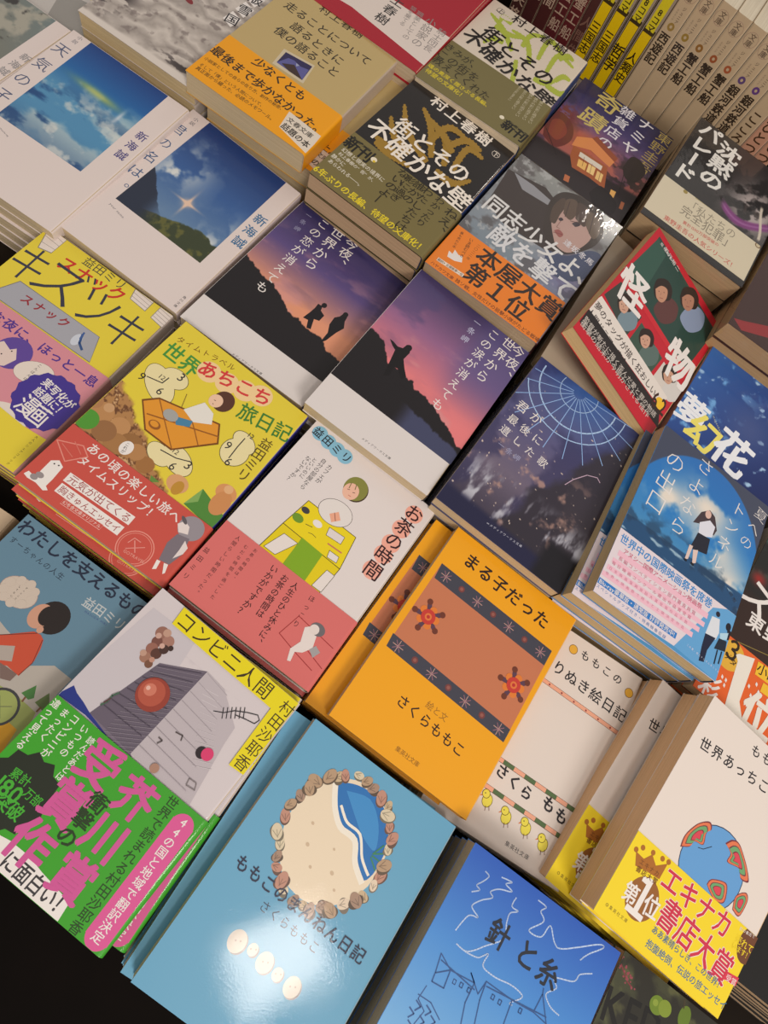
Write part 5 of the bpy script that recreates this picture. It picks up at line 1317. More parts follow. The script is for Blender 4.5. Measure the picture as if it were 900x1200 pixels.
BOOKS['sayo']['ops']=[
 ["V",[235,228,222],"の出口",[18.9,12.4],[16.0,71.9],0.9,-1],
 ["V",[235,228,222],"さよなら",[42.9,-2.1],[38.4,76.5],0.8,-1],
 ["V",[235,228,222],"トンネル",[80.8,12.2],[76.0,79.0],0.8,-1],
 ["V",[235,228,222],"夏への",[102.3,4.0],[95.0,47.7],0.8,-1],
 ["V",[35,32,38],"八目迷",[90.1,82.3],[101.4,89.0],0.8,0],
 ["P",[70,55,60],[[52.1,44.2],[58.1,38.0],[63.8,40.1],[68.8,49.0],[67.6,54.6],[61.5,51.4],[55.5,52.8],[48.7,56.3]]],
 ["E",[225,185,170],[58.0,42.1],2.6,3.4,0],
 ["P",[225,225,235],[[53.7,52.5],[60.9,45.5],[66.6,47.5],[66.8,56.8],[56.2,63.1]]],
 ["P",[30,32,48],[[55.3,60.7],[66.0,59.0],[67.6,71.6],[53.3,76.0]]],
 ["P",[225,200,190],[[55.3,73.1],[55.0,84.5],[52.6,86.3],[52.3,73.7]]],
 ["P",[225,200,190],[[60.1,73.2],[61.7,83.4],[59.2,85.2],[56.2,75.4]]],
 ["E",[20,22,32],[53.4,86.4],1.4,1,0],
 ["E",[20,22,32],[59.4,85.7],1.6,1,0],
 ["BAND"],
 ["P",[100,165,215],[[100.7,95.9],[108.5,95.5],[107.2,149.7],[67.2,147.1],[76.2,126.4],[85.5,104.2]]],
 ["P",[80,150,200],[[-2.4,150.8],[67.2,147.1],[107.2,149.7],[3.9,150.5]]],
 ["L",[240,190,205],4.2,[[5.9,115.2],[83.2,112.7]]],
 ["L",[240,190,205],3.6,[[4.0,122.3],[82.9,119.9]]],
 ["L",[240,190,205],3.6,[[2.6,128.9],[80.5,125.6]]],
 ["L",[240,190,205],3.6,[[1.0,134.9],[76.9,132.0]]],
 ["H",[60,140,205],"世界中の国際映画祭を席巻",[2.4,104.1],[84.2,103.0],1.15,2],
 ["H",[205,90,120],"アヌシー国際アニメーション映画祭",[8.0,111.5],[77.4,109.8],1,1],
 ["H",[205,100,130],"長編コンペティション部門審査員賞",[6.6,118.3],[74.9,117.1],0.8,0],
 ["H",[205,100,130],"毎日映画コンクール選出作品賞受賞",[3.3,124.2],[72.9,121.9],0.7,0],
 ["H",[205,110,140],"日本映画復興奨励大賞受賞作品多数",[2.6,128.9],[71.8,126.7],0.6,0],
 ["H",[205,110,140],"世界の映画祭で続々と上映決定作品",[1.8,133.6],[70.6,131.5],0.6,0],
 ["L",[50,125,200],4.4,[[-1.1,141.2],[65.8,140.1]]],
 ["H",[235,228,222],"Blu-ray豪華版・通常版 好評発売中!",[0.9,141.1],[65.0,140.0],1.0,1],
 ["H",[70,120,180],"スペシャルグッズ付き・特典映像収録",[-0.0,145.2],[60.0,145.9],0.8,0],
 ["E",[35,32,48],[90.9,106.1],1.8,2,0],
 ["P",[222,226,232],[[87.0,110.2],[93.4,108.6],[96.1,117.9],[95.2,123.9],[86.2,124.5]]],
 ["P",[28,34,60],[[86.2,124.5],[94.8,122.8],[91.5,134.4],[91.9,143.3],[87.9,144.7],[86.6,133.6]]],
 ["E",[30,26,36],[101.6,109.4],2.2,3,0],
 ["P",[30,26,36],[[100.9,109.8],[105.5,111.6],[106.9,117.5],[103.3,118.5]]],
 ["P",[180,215,232],[[96.7,117.5],[103.0,113.3],[103.3,118.5],[98.3,121.8]]],
 ["P",[30,40,56],[[97.3,121.2],[103.7,119.6],[104.9,127.0],[96.0,130.1]]],
 ["L",[28,30,42],1,[[98.9,129.6],[99.6,139.7]]],
 ["L",[28,30,42],1,[[102.4,128.6],[102.7,137.7]]],
 ["H",[220,225,240],"この夏、君とトンネルをくぐる",[75.6,140.2],[105.3,142.6],0.8,0],
]
BOOKS['nuri']=dict(c=[173.4, 107.1, -22.1], a=[6.19, -0.7, 0.36], T=9.4, cover=[226, 214, 204], spine=[226, 214, 204], page=[205, 180, 145], label="cream paperback with striped ribbon borders and yellow chicks, tucked beneath a yellow book", short="cream paperback with ribbon borders and chicks", band=None, n=6, step=9.65)
BOOKS['nuri']['grid']=[]
BOOKS['nuri']['ops']=[
 ["E",[120,80,20],[49.0,10.8],3.4,3.4,0],
 ["E",[230,175,60],[49.0,10.8],3,3,0],
 ["E",[120,80,20],[98.5,14.6],3.4,3.4,0],
 ["E",[230,175,60],[98.5,14.6],3,3,0],
 ["H",[35,32,38],"ももこの",[54.2,9.6],[91.6,10.7],0.8,1],
 ["H",[35,32,38],"よりぬき絵日記",[29.5,27.4],[103.6,31.3],0.95,1],
 ["L",[90,50,40],3.1,[[27.9,41.1],[104.7,43.6]]],
 ["L",[236,170,140],2.6,[[28.2,41.1],[104.4,43.6]]],
 ["E",[150,60,60],[33.7,41.4],0.7,0.7,0],
 ["E",[150,60,60],[43.9,41.8],0.7,0.7,0],
 ["E",[150,60,60],[54.2,42.1],0.7,0.7,0],
 ["E",[150,60,60],[64.4,42.4],0.7,0.7,0],
 ["E",[150,60,60],[74.7,42.8],0.7,0.7,0],
 ["E",[150,60,60],[85.0,43.1],0.7,0.7,0],
 ["E",[150,60,60],[95.3,43.4],0.7,0.7,0],
 ["L",[90,50,40],3.1,[[29.2,101.8],[104.8,103.4]]],
 ["L",[236,170,140],2.6,[[29.5,101.8],[37.3,101.9]]],
 ["L",[86,110,70],2.6,[[37.9,102.0],[45.6,102.1]]],
 ["L",[236,170,140],2.6,[[46.2,102.1],[54.0,102.3]]],
 ["L",[86,110,70],2.6,[[54.6,102.3],[62.4,102.5]]],
 ["L",[236,170,140],2.6,[[63.0,102.5],[70.8,102.7]]],
 ["L",[86,110,70],2.6,[[71.4,102.7],[79.2,102.8]]],
 ["L",[236,170,140],2.6,[[79.8,102.9],[87.6,103.0]]],
 ["L",[86,110,70],2.6,[[88.2,103.0],[96.0,103.2]]],
 ["L",[236,170,140],2.6,[[96.6,103.2],[104.5,103.4]]],
 ["L",[90,50,40],3.1,[[31.3,120.4],[104.8,122.0]]],
 ["L",[236,170,140],2.6,[[31.6,120.4],[39.1,120.5]]],
 ["L",[86,110,70],2.6,[[39.7,120.5],[47.2,120.7]]],
 ["L",[236,170,140],2.6,[[47.8,120.7],[55.4,120.9]]],
 ["L",[86,110,70],2.6,[[56.0,120.9],[63.5,121.1]]],
 ["L",[236,170,140],2.6,[[64.1,121.1],[71.7,121.2]]],
 ["L",[86,110,70],2.6,[[72.3,121.2],[79.9,121.4]]],
 ["L",[236,170,140],2.6,[[80.5,121.4],[88.1,121.6]]],
 ["L",[86,110,70],2.6,[[88.7,121.6],[96.3,121.8]]],
 ["L",[236,170,140],2.6,[[96.9,121.8],[104.5,121.9]]],
 ["H",[35,32,38],"さくら",[34.6,106.9],[64.8,111.0],0.9,2],
 ["H",[35,32,38],"ももこ",[71.2,107.9],[103.3,113.3],0.9,2],
 ["E",[110,90,20],[38.5,127.6],3.6,4.2,0],
 ["E",[235,220,80],[38.5,127.6],3.2,3.8,0],
 ["E",[110,90,20],[36.1,124.4],2.8,2.8,0],
 ["E",[235,220,80],[36.1,124.4],2.4,2.4,0],
 ["E",[35,32,38],[35.4,124.3],0.4,0.4,0],
 ["L",[110,60,30],0.4,[[38.9,130.7],[39.7,133.6]]],
 ["L",[110,60,30],0.4,[[40.9,129.6],[42.2,132.2]]],
 ["P",[225,120,40],[[33.6,125.9],[32.6,127.6],[34.1,126.7]]],
 ["E",[110,90,20],[54.1,130.0],3.6,4.2,0],
 ["E",[235,220,80],[54.1,130.0],3.2,3.8,0],
 ["E",[110,90,20],[51.8,126.8],2.8,2.8,0],
 ["E",[235,220,80],[51.8,126.8],2.4,2.4,0],
 ["E",[35,32,38],[51.0,126.7],0.4,0.4,0],
 ["L",[110,60,30],0.4,[[54.4,133.1],[55.3,136.0]]],
 ["L",[110,60,30],0.4,[[56.5,132.0],[57.8,134.6]]],
 ["P",[225,120,40],[[49.3,128.2],[48.2,130.0],[49.7,129.1]]],
 ["E",[110,90,20],[68.7,129.1],3.6,4.2,0],
 ["E",[235,220,80],[68.7,129.1],3.2,3.8,0],
 ["E",[110,90,20],[66.4,125.9],2.8,2.8,0],
 ["E",[235,220,80],[66.4,125.9],2.4,2.4,0],
 ["E",[35,32,38],[65.7,125.8],0.4,0.4,0],
 ["L",[110,60,30],0.4,[[69.0,132.2],[69.8,135.1]]],
 ["L",[110,60,30],0.4,[[71.0,131.1],[72.3,133.7]]],
 ["P",[225,120,40],[[63.8,127.3],[62.8,129.1],[64.3,128.2]]],
 ["E",[110,90,20],[83.1,131.6],3.6,4.2,0],
 ["E",[235,220,80],[83.1,131.6],3.2,3.8,0],
 ["E",[110,90,20],[80.8,128.5],2.8,2.8,0],
 ["E",[235,220,80],[80.8,128.5],2.4,2.4,0],
 ["E",[35,32,38],[80.1,128.3],0.4,0.4,0],
 ["L",[110,60,30],0.4,[[83.3,134.8],[84.1,137.6]]],
 ["L",[110,60,30],0.4,[[85.4,133.6],[86.7,136.2]]],
 ["P",[225,120,40],[[78.3,129.9],[77.1,131.6],[78.7,130.7]]],
 ["E",[110,90,20],[95.1,132.1],3.6,4.2,0],
 ["E",[235,220,80],[95.1,132.1],3.2,3.8,0],
 ["E",[110,90,20],[92.9,129.0],2.8,2.8,0],
 ["E",[235,220,80],[92.9,129.0],2.4,2.4,0],
 ["E",[35,32,38],[92.2,128.8],0.4,0.4,0],
 ["L",[110,60,30],0.4,[[95.4,135.3],[96.1,138.1]]],
 ["L",[110,60,30],0.4,[[97.4,134.1],[98.7,136.7]]],
 ["P",[225,120,40],[[90.3,130.4],[89.2,132.1],[90.8,131.2]]],
 ["H",[35,32,38],"集英社文庫",[60.1,142.6],[78.3,142.9],0.9,0],
]
BOOKS['sekai']=dict(c=[288.9, 113.7, 12.3], a=[-1.11, 3.94, 6.29], T=12.94, cover=[228, 216, 206], spine=[228, 216, 206], page=[228, 192, 150], label="cream paperback with a round blue globe and a bright yellow sparkling prize band", short="cream paperback with a yellow prize band", band={"col": [240, 212, 40], "top": 98.6, "spine": [240, 212, 40]}, art_low=True, n=7, step=13.19, shift=[-18.5, -1.7, 2])
BOOKS['sekai']['grid']=[]
BOOKS['sekai']['ops']=[
 ["H",[35,32,38],"ももこの",[40.2,9.2],[78.1,4.3],0.85,1],
 ["H",[35,32,38],"世界あっちこっち",[6.3,30.0],[85.9,19.2],0.9,1],
 ["E",[50,60,90],[55.0,85.4],24.6,24.6,0],
 ["E",[100,158,212],[55.0,85.4],24,24,0],
 ["P",[120,50,60],[[29.4,88.8],[29.2,87.8],[28.9,86.4],[28.6,84.8],[28.5,83.0],[28.6,81.2],[29.0,79.2],[29.7,76.9],[30.6,74.6],[31.6,72.4],[32.6,70.6],[33.9,68.9],[35.3,67.4],[36.7,66.1],[38.1,65.1],[39.3,64.6],[40.3,64.6],[41.2,65.1],[42.0,65.8],[42.5,66.7],[42.8,67.5],[42.7,68.1],[42.2,68.8],[41.6,69.5],[41.0,70.3],[40.8,71.3],[41.0,72.6],[41.6,74.1],[42.3,75.7],[42.7,77.2],[42.6,78.3],[41.7,79.0],[40.4,79.4],[38.9,79.6],[37.4,79.9],[36.4,80.4],[35.8,81.1],[35.6,82.0],[35.6,83.0],[35.4,84.0],[34.9,84.9],[34.0,85.8],[32.7,86.7],[31.4,87.5],[30.2,88.3],[29.4,88.8]]],
 ["P",[225,120,80],[[29.9,87.8],[29.8,86.9],[29.5,85.6],[29.2,84.1],[29.1,82.5],[29.2,80.8],[29.6,79.0],[30.3,76.9],[31.1,74.8],[32.0,72.8],[32.9,71.0],[34.1,69.5],[35.4,68.1],[36.7,67.0],[38.0,66.1],[39.1,65.6],[40.0,65.5],[40.8,66.0],[41.5,66.7],[42.0,67.5],[42.3,68.2],[42.2,68.8],[41.7,69.4],[41.2,70.1],[40.7,70.8],[40.4,71.7],[40.7,72.9],[41.2,74.3],[41.8,75.8],[42.2,77.1],[42.1,78.2],[41.3,78.8],[40.1,79.2],[38.7,79.4],[37.3,79.6],[36.4,80.1],[35.9,80.8],[35.7,81.6],[35.6,82.5],[35.5,83.4],[35.1,84.2],[34.2,85.0],[33.0,85.9],[31.8,86.7],[30.7,87.3],[29.9,87.8]]],
 ["P",[110,60,70],[[31.3,85.4],[31.2,84.6],[31.0,83.7],[30.8,82.5],[30.7,81.2],[30.8,79.9],[31.1,78.4],[31.6,76.8],[32.2,75.1],[32.9,73.6],[33.7,72.2],[34.6,71.0],[35.6,70.0],[36.6,69.0],[37.6,68.3],[38.5,67.9],[39.2,67.9],[39.8,68.3],[40.4,68.8],[40.8,69.5],[41.0,70.0],[40.9,70.5],[40.6,70.9],[40.1,71.5],[39.7,72.0],[39.5,72.7],[39.7,73.7],[40.1,74.8],[40.6,75.9],[40.9,77.0],[40.8,77.8],[40.2,78.3],[39.3,78.6],[38.2,78.7],[37.1,78.9],[36.4,79.3],[36.0,79.8],[35.8,80.5],[35.8,81.2],[35.7,81.9],[35.3,82.5],[34.7,83.2],[33.8,83.8],[32.8,84.5],[31.9,85.0],[31.3,85.4]]],
 ["P",[110,165,110],[[31.7,84.6],[31.6,84.0],[31.4,83.1],[31.2,82.0],[31.1,80.8],[31.2,79.6],[31.5,78.2],[32.0,76.8],[32.6,75.2],[33.2,73.8],[33.9,72.6],[34.7,71.5],[35.6,70.5],[36.6,69.7],[37.5,69.0],[38.3,68.7],[38.9,68.6],[39.5,69.0],[40.0,69.5],[40.4,70.0],[40.6,70.6],[40.5,71.0],[40.2,71.4],[39.8,71.9],[39.4,72.4],[39.3,73.1],[39.4,73.9],[39.8,74.9],[40.2,76.0],[40.5,76.9],[40.4,77.7],[39.9,78.2],[39.0,78.4],[38.0,78.5],[37.1,78.7],[36.4,79.0],[36.0,79.5],[35.9,80.1],[35.8,80.8],[35.7,81.4],[35.4,82.0],[34.8,82.6],[34.0,83.2],[33.1,83.8],[32.3,84.3],[31.7,84.6]]],
 ["P",[120,50,60],[[33.4,81.7],[33.3,81.2],[33.2,80.7],[33.1,80.0],[33.0,79.2],[33.1,78.4],[33.3,77.6],[33.6,76.6],[33.9,75.7],[34.4,74.8],[34.8,74.0],[35.3,73.3],[35.9,72.7],[36.5,72.1],[37.1,71.7],[37.6,71.5],[38.0,71.5],[38.4,71.7],[38.7,72.0],[38.9,72.4],[39.0,72.7],[39.0,73.0],[38.8,73.2],[38.5,73.5],[38.3,73.9],[38.2,74.3],[38.3,74.8],[38.6,75.5],[38.8,76.1],[39.0,76.8],[39.0,77.2],[38.6,77.5],[38.1,77.7],[37.4,77.8],[36.8,77.9],[36.4,78.1],[36.1,78.4],[36.1,78.8],[36.0,79.2],[36.0,79.6],[35.8,80.0],[35.4,80.4],[34.8,80.8],[34.3,81.1],[33.8,81.4],[33.4,81.7]]],
 ["P",[215,70,85],[[33.8,80.9],[33.8,80.6],[33.7,80.1],[33.5,79.5],[33.5,78.8],[33.5,78.2],[33.7,77.4],[34.0,76.6],[34.3,75.8],[34.6,75.0],[35.0,74.3],[35.5,73.7],[36.0,73.2],[36.5,72.7],[37.0,72.4],[37.4,72.2],[37.8,72.2],[38.1,72.4],[38.4,72.6],[38.6,73.0],[38.7,73.2],[38.6,73.5],[38.5,73.7],[38.2,74.0],[38.0,74.2],[37.9,74.6],[38.0,75.1],[38.2,75.6],[38.5,76.2],[38.6,76.7],[38.6,77.1],[38.3,77.4],[37.8,77.5],[37.3,77.6],[36.7,77.7],[36.4,77.9],[36.2,78.1],[36.1,78.5],[36.1,78.8],[36.0,79.2],[35.8,79.5],[35.5,79.8],[35.0,80.2],[34.6,80.5],[34.1,80.7],[33.8,80.9]]],
 ["P",[120,50,60],[[55.5,68.0],[55.9,67.3],[56.4,66.4],[57.1,65.3],[57.8,64.2],[58.6,63.4],[59.5,62.9],[60.5,62.4],[61.6,62.0],[62.7,61.9],[64.0,62.1],[65.4,62.5],[66.9,63.3],[68.5,64.3],[70.0,65.3],[71.5,66.3],[72.9,67.3],[74.3,68.3],[75.6,69.3],[76.8,70.3],[77.9,71.3],[79.1,72.4],[80.3,73.6],[81.3,74.7],[82.0,75.8],[82.2,76.6],[81.6,77.3],[80.5,77.8],[79.0,78.2],[77.5,78.4],[76.3,78.3],[75.5,77.8],[74.8,76.8],[74.1,75.7],[73.2,74.7],[72.1,74.2],[70.3,74.3],[68.2,74.9],[65.9,75.6],[63.9,76.1],[62.5,76.1],[61.9,75.5],[61.9,74.3],[62.1,73.0],[62.3,71.7],[61.9,70.6],[60.9,69.9],[59.5,69.3],[57.9,68.7],[56.5,68.3],[55.5,68.0]]],
 ["P",[225,120,80],[[56.5,68.2],[56.9,67.6],[57.4,66.7],[58.0,65.7],[58.7,64.7],[59.4,64.0],[60.2,63.5],[61.1,63.0],[62.1,62.7],[63.2,62.6],[64.3,62.8],[65.6,63.2],[67.0,63.9],[68.4,64.8],[69.9,65.8],[71.2,66.7],[72.5,67.6],[73.8,68.5],[75.0,69.4],[76.1,70.3],[77.2,71.3],[78.2,72.3],[79.3,73.4],[80.3,74.4],[80.9,75.4],[81.1,76.1],[80.6,76.7],[79.5,77.3],[78.2,77.6],[76.8,77.8],[75.7,77.7],[74.9,77.2],[74.2,76.3],[73.6,75.3],[72.8,74.4],[71.8,73.9],[70.2,74.0],[68.2,74.6],[66.1,75.2],[64.3,75.7],[63.0,75.7],[62.4,75.1],[62.4,74.1],[62.6,72.8],[62.7,71.6],[62.4,70.7],[61.5,70.0],[60.2,69.4],[58.7,68.9],[57.4,68.5],[56.5,68.2]]],
 ["P",[110,60,70],[[59.1,68.8],[59.4,68.3],[59.7,67.6],[60.2,66.8],[60.8,66.0],[61.3,65.5],[62.0,65.1],[62.7,64.7],[63.5,64.5],[64.3,64.4],[65.2,64.5],[66.2,64.8],[67.3,65.4],[68.4,66.1],[69.5,66.8],[70.6,67.6],[71.6,68.2],[72.6,69.0],[73.5,69.7],[74.4,70.4],[75.2,71.2],[76.0,71.9],[76.9,72.8],[77.7,73.6],[78.2,74.4],[78.3,75.0],[77.9,75.4],[77.1,75.8],[76.0,76.1],[75.0,76.2],[74.1,76.2],[73.4,75.8],[72.9,75.1],[72.4,74.3],[71.8,73.6],[71.0,73.2],[69.8,73.3],[68.2,73.7],[66.6,74.2],[65.1,74.6],[64.1,74.6],[63.7,74.1],[63.7,73.3],[63.9,72.4],[63.9,71.4],[63.7,70.7],[63.0,70.1],[61.9,69.7],[60.8,69.3],[59.8,69.0],[59.1,68.8]]],
 ["P",[110,165,110],[[59.8,68.9],[60.1,68.5],[60.5,67.8],[60.9,67.1],[61.4,66.4],[61.9,65.9],[62.5,65.5],[63.2,65.2],[63.9,65.0],[64.6,64.9],[65.4,65.0],[66.3,65.3],[67.4,65.8],[68.4,66.5],[69.4,67.2],[70.4,67.8],[71.3,68.5],[72.2,69.1],[73.1,69.8],[73.9,70.4],[74.6,71.1],[75.4,71.8],[76.2,72.6],[76.9,73.4],[77.3,74.1],[77.5,74.6],[77.1,75.0],[76.3,75.4],[75.4,75.7],[74.4,75.8],[73.6,75.7],[73.0,75.4],[72.6,74.7],[72.1,74.0],[71.5,73.4],[70.8,73.0],[69.6,73.1],[68.2,73.5],[66.7,74.0],[65.4,74.3],[64.5,74.3],[64.1,73.9],[64.1,73.1],[64.2,72.2],[64.3,71.4],[64.1,70.7],[63.4,70.2],[62.5,69.8],[61.4,69.4],[60.5,69.1],[59.8,68.9]]],
 ["P",[120,50,60],[[62.9,69.6],[63.1,69.3],[63.3,68.9],[63.6,68.4],[63.9,68.0],[64.2,67.7],[64.6,67.4],[65.0,67.2],[65.5,67.1],[65.9,67.0],[66.5,67.1],[67.0,67.3],[67.7,67.6],[68.3,68.0],[69.0,68.5],[69.6,68.9],[70.2,69.3],[70.8,69.7],[71.3,70.1],[71.8,70.5],[72.3,71.0],[72.8,71.4],[73.3,71.9],[73.7,72.4],[74.0,72.8],[74.1,73.2],[73.9,73.5],[73.4,73.7],[72.8,73.9],[72.2,73.9],[71.7,73.9],[71.3,73.7],[71.0,73.3],[70.7,72.8],[70.3,72.4],[69.9,72.2],[69.1,72.2],[68.2,72.5],[67.3,72.8],[66.4,73.0],[65.8,73.0],[65.6,72.7],[65.6,72.2],[65.7,71.7],[65.7,71.1],[65.6,70.7],[65.2,70.4],[64.6,70.1],[63.9,69.9],[63.3,69.7],[62.9,69.6]]],
 ["P",[215,70,85],[[63.7,69.7],[63.8,69.5],[64.0,69.2],[64.2,68.8],[64.5,68.4],[64.8,68.1],[65.1,67.9],[65.5,67.7],[65.9,67.6],[66.3,67.6],[66.7,67.6],[67.2,67.8],[67.8,68.1],[68.3,68.4],[68.9,68.8],[69.4,69.1],[69.9,69.5],[70.4,69.8],[70.9,70.2],[71.3,70.6],[71.7,70.9],[72.2,71.3],[72.6,71.8],[73.0,72.2],[73.2,72.5],[73.3,72.8],[73.1,73.1],[72.7,73.3],[72.1,73.4],[71.6,73.5],[71.2,73.5],[70.9,73.3],[70.6,72.9],[70.4,72.5],[70.0,72.2],[69.6,72.0],[69.0,72.0],[68.2,72.2],[67.4,72.5],[66.7,72.7],[66.2,72.7],[66.0,72.4],[66.0,72.0],[66.1,71.5],[66.1,71.1],[66.0,70.7],[65.6,70.4],[65.1,70.2],[64.5,70.0],[64.0,69.9],[63.7,69.7]]],
 ["P",[120,50,60],[[57.0,95.0],[57.1,94.4],[57.1,93.5],[57.2,92.5],[57.7,91.5],[58.5,90.5],[59.9,89.6],[61.9,88.5],[64.1,87.5],[66.2,86.8],[67.9,86.4],[69.0,86.5],[69.9,87.0],[70.5,87.7],[71.1,88.6],[71.6,89.6],[72.1,90.8],[72.7,92.3],[73.2,93.9],[73.3,95.4],[73.2,96.5],[72.5,97.4],[71.4,98.1],[70.1,98.7],[68.7,99.1],[67.4,99.3],[66.3,99.2],[65.1,98.9],[63.9,98.5],[62.8,97.9],[61.7,97.5],[60.6,97.0],[59.5,96.4],[58.5,95.8],[57.6,95.3],[57.0,95.0]]],
 ["P",[225,120,80],[[57.6,94.9],[57.7,94.3],[57.7,93.5],[57.9,92.6],[58.3,91.6],[59.0,90.8],[60.4,89.9],[62.2,88.9],[64.2,88.0],[66.2,87.3],[67.7,87.0],[68.7,87.1],[69.5,87.5],[70.1,88.2],[70.6,89.0],[71.1,89.9],[71.6,91.1],[72.1,92.4],[72.5,93.9],[72.7,95.2],[72.5,96.3],[71.9,97.1],[70.9,97.8],[69.7,98.3],[68.4,98.6],[67.3,98.8],[66.2,98.8],[65.1,98.5],[64.0,98.1],[63.0,97.6],[62.0,97.2],[61.0,96.7],[60.0,96.2],[59.0,95.7],[58.2,95.2],[57.6,94.9]]],
 ["P",[110,60,70],[[59.3,94.6],[59.4,94.2],[59.4,93.5],[59.5,92.8],[59.8,92.1],[60.4,91.4],[61.4,90.7],[62.9,89.9],[64.5,89.2],[66.0,88.7],[67.1,88.4],[68.0,88.5],[68.6,88.8],[69.1,89.4],[69.4,90.0],[69.8,90.7],[70.2,91.6],[70.6,92.7],[71.0,93.8],[71.1,94.9],[71.0,95.7],[70.5,96.3],[69.7,96.9],[68.7,97.3],[67.7,97.5],[66.8,97.7],[66.0,97.6],[65.1,97.4],[64.3,97.1],[63.5,96.7],[62.7,96.4],[61.9,96.0],[61.1,95.6],[60.4,95.2],[59.8,94.8],[59.3,94.6]]],
 ["P",[110,165,110],[[59.8,94.5],[59.9,94.1],[59.9,93.5],[60.0,92.9],[60.3,92.2],[60.8,91.6],[61.8,90.9],[63.1,90.2],[64.5,89.6],[65.9,89.1],[67.0,88.8],[67.7,88.9],[68.3,89.2],[68.7,89.7],[69.1,90.3],[69.4,91.0],[69.8,91.8],[70.2,92.7],[70.5,93.8],[70.6,94.7],[70.5,95.5],[70.0,96.1],[69.3,96.6],[68.5,96.9],[67.5,97.2],[66.7,97.3],[65.9,97.3],[65.2,97.1],[64.4,96.8],[63.6,96.5],[62.9,96.1],[62.2,95.8],[61.5,95.4],[60.8,95.1],[60.2,94.7],[59.8,94.5]]],
 ["P",[120,50,60],[[61.8,94.2],[61.8,93.9],[61.8,93.5],[61.9,93.1],[62.1,92.7],[62.4,92.3],[63.0,91.9],[63.9,91.4],[64.8,91.0],[65.7,90.7],[66.4,90.6],[66.9,90.6],[67.2,90.8],[67.5,91.1],[67.7,91.5],[67.9,91.9],[68.2,92.4],[68.4,93.0],[68.6,93.7],[68.7,94.3],[68.6,94.8],[68.3,95.2],[67.9,95.5],[67.3,95.7],[66.7,95.9],[66.2,96.0],[65.7,95.9],[65.2,95.8],[64.7,95.6],[64.2,95.4],[63.8,95.2],[63.3,95.0],[62.9,94.8],[62.4,94.5],[62.1,94.3],[61.8,94.2]]],
 ["P",[215,70,85],[[62.3,94.1],[62.3,93.9],[62.3,93.5],[62.4,93.2],[62.5,92.8],[62.8,92.5],[63.4,92.1],[64.1,91.7],[64.9,91.4],[65.6,91.1],[66.2,91.0],[66.6,91.0],[66.9,91.2],[67.2,91.5],[67.4,91.8],[67.6,92.1],[67.8,92.6],[68.0,93.1],[68.1,93.7],[68.2,94.2],[68.1,94.6],[67.9,94.9],[67.5,95.2],[67.0,95.4],[66.5,95.5],[66.1,95.6],[65.6,95.6],[65.2,95.5],[64.8,95.3],[64.4,95.1],[64.0,95.0],[63.6,94.8],[63.2,94.6],[62.8,94.4],[62.5,94.2],[62.3,94.1]]],
 ["P",[120,50,60],[[80.5,96.1],[80.1,95.1],[79.5,93.5],[78.8,91.7],[78.4,90.0],[78.4,88.4],[79.0,87.0],[80.1,85.5],[81.4,84.1],[82.7,83.1],[83.8,82.5],[84.7,82.4],[85.6,82.8],[86.4,83.5],[87.0,84.5],[87.5,85.8],[87.7,87.6],[87.8,90.0],[87.7,92.6],[87.4,94.9],[86.8,96.4],[85.8,97.1],[84.4,97.1],[82.9,96.7],[81.5,96.3],[80.5,96.1]]],
 ["P",[225,120,80],[[80.7,95.6],[80.4,94.6],[79.8,93.2],[79.2,91.6],[78.8,90.0],[78.8,88.5],[79.4,87.2],[80.4,85.8],[81.5,84.6],[82.7,83.6],[83.7,83.1],[84.6,83.0],[85.4,83.4],[86.1,84.0],[86.7,84.9],[87.1,86.1],[87.3,87.8],[87.4,90.0],[87.3,92.4],[87.1,94.5],[86.5,95.9],[85.6,96.5],[84.3,96.5],[82.9,96.2],[81.6,95.8],[80.7,95.6]]],
 ["P",[110,60,70],[[81.3,94.4],[81.0,93.6],[80.6,92.5],[80.1,91.2],[79.8,89.9],[79.8,88.8],[80.3,87.8],[81.0,86.7],[81.9,85.7],[82.9,85.0],[83.7,84.6],[84.3,84.5],[85.0,84.8],[85.5,85.3],[86.0,86.0],[86.3,86.9],[86.5,88.2],[86.6,90.0],[86.5,91.8],[86.3,93.5],[85.9,94.6],[85.1,95.1],[84.1,95.1],[83.0,94.8],[82.0,94.5],[81.3,94.4]]],
 ["P",[110,165,110],[[81.5,94.0],[81.2,93.3],[80.8,92.3],[80.4,91.1],[80.1,89.9],[80.1,88.9],[80.5,88.0],[81.2,87.0],[82.1,86.1],[82.9,85.4],[83.6,85.0],[84.2,85.0],[84.8,85.2],[85.3,85.7],[85.8,86.3],[86.1,87.2],[86.2,88.4],[86.3,90.0],[86.2,91.7],[86.0,93.2],[85.7,94.2],[85.0,94.6],[84.1,94.6],[83.0,94.4],[82.1,94.1],[81.5,94.0]]],
 ["P",[120,50,60],[[82.2,92.5],[82.0,92.1],[81.7,91.4],[81.5,90.7],[81.3,89.9],[81.3,89.3],[81.6,88.7],[82.0,88.0],[82.5,87.5],[83.1,87.0],[83.5,86.8],[83.9,86.8],[84.3,86.9],[84.6,87.2],[84.9,87.6],[85.1,88.2],[85.2,88.9],[85.2,89.9],[85.2,91.0],[85.1,92.0],[84.8,92.6],[84.4,92.9],[83.8,92.9],[83.2,92.8],[82.6,92.6],[82.2,92.5]]],
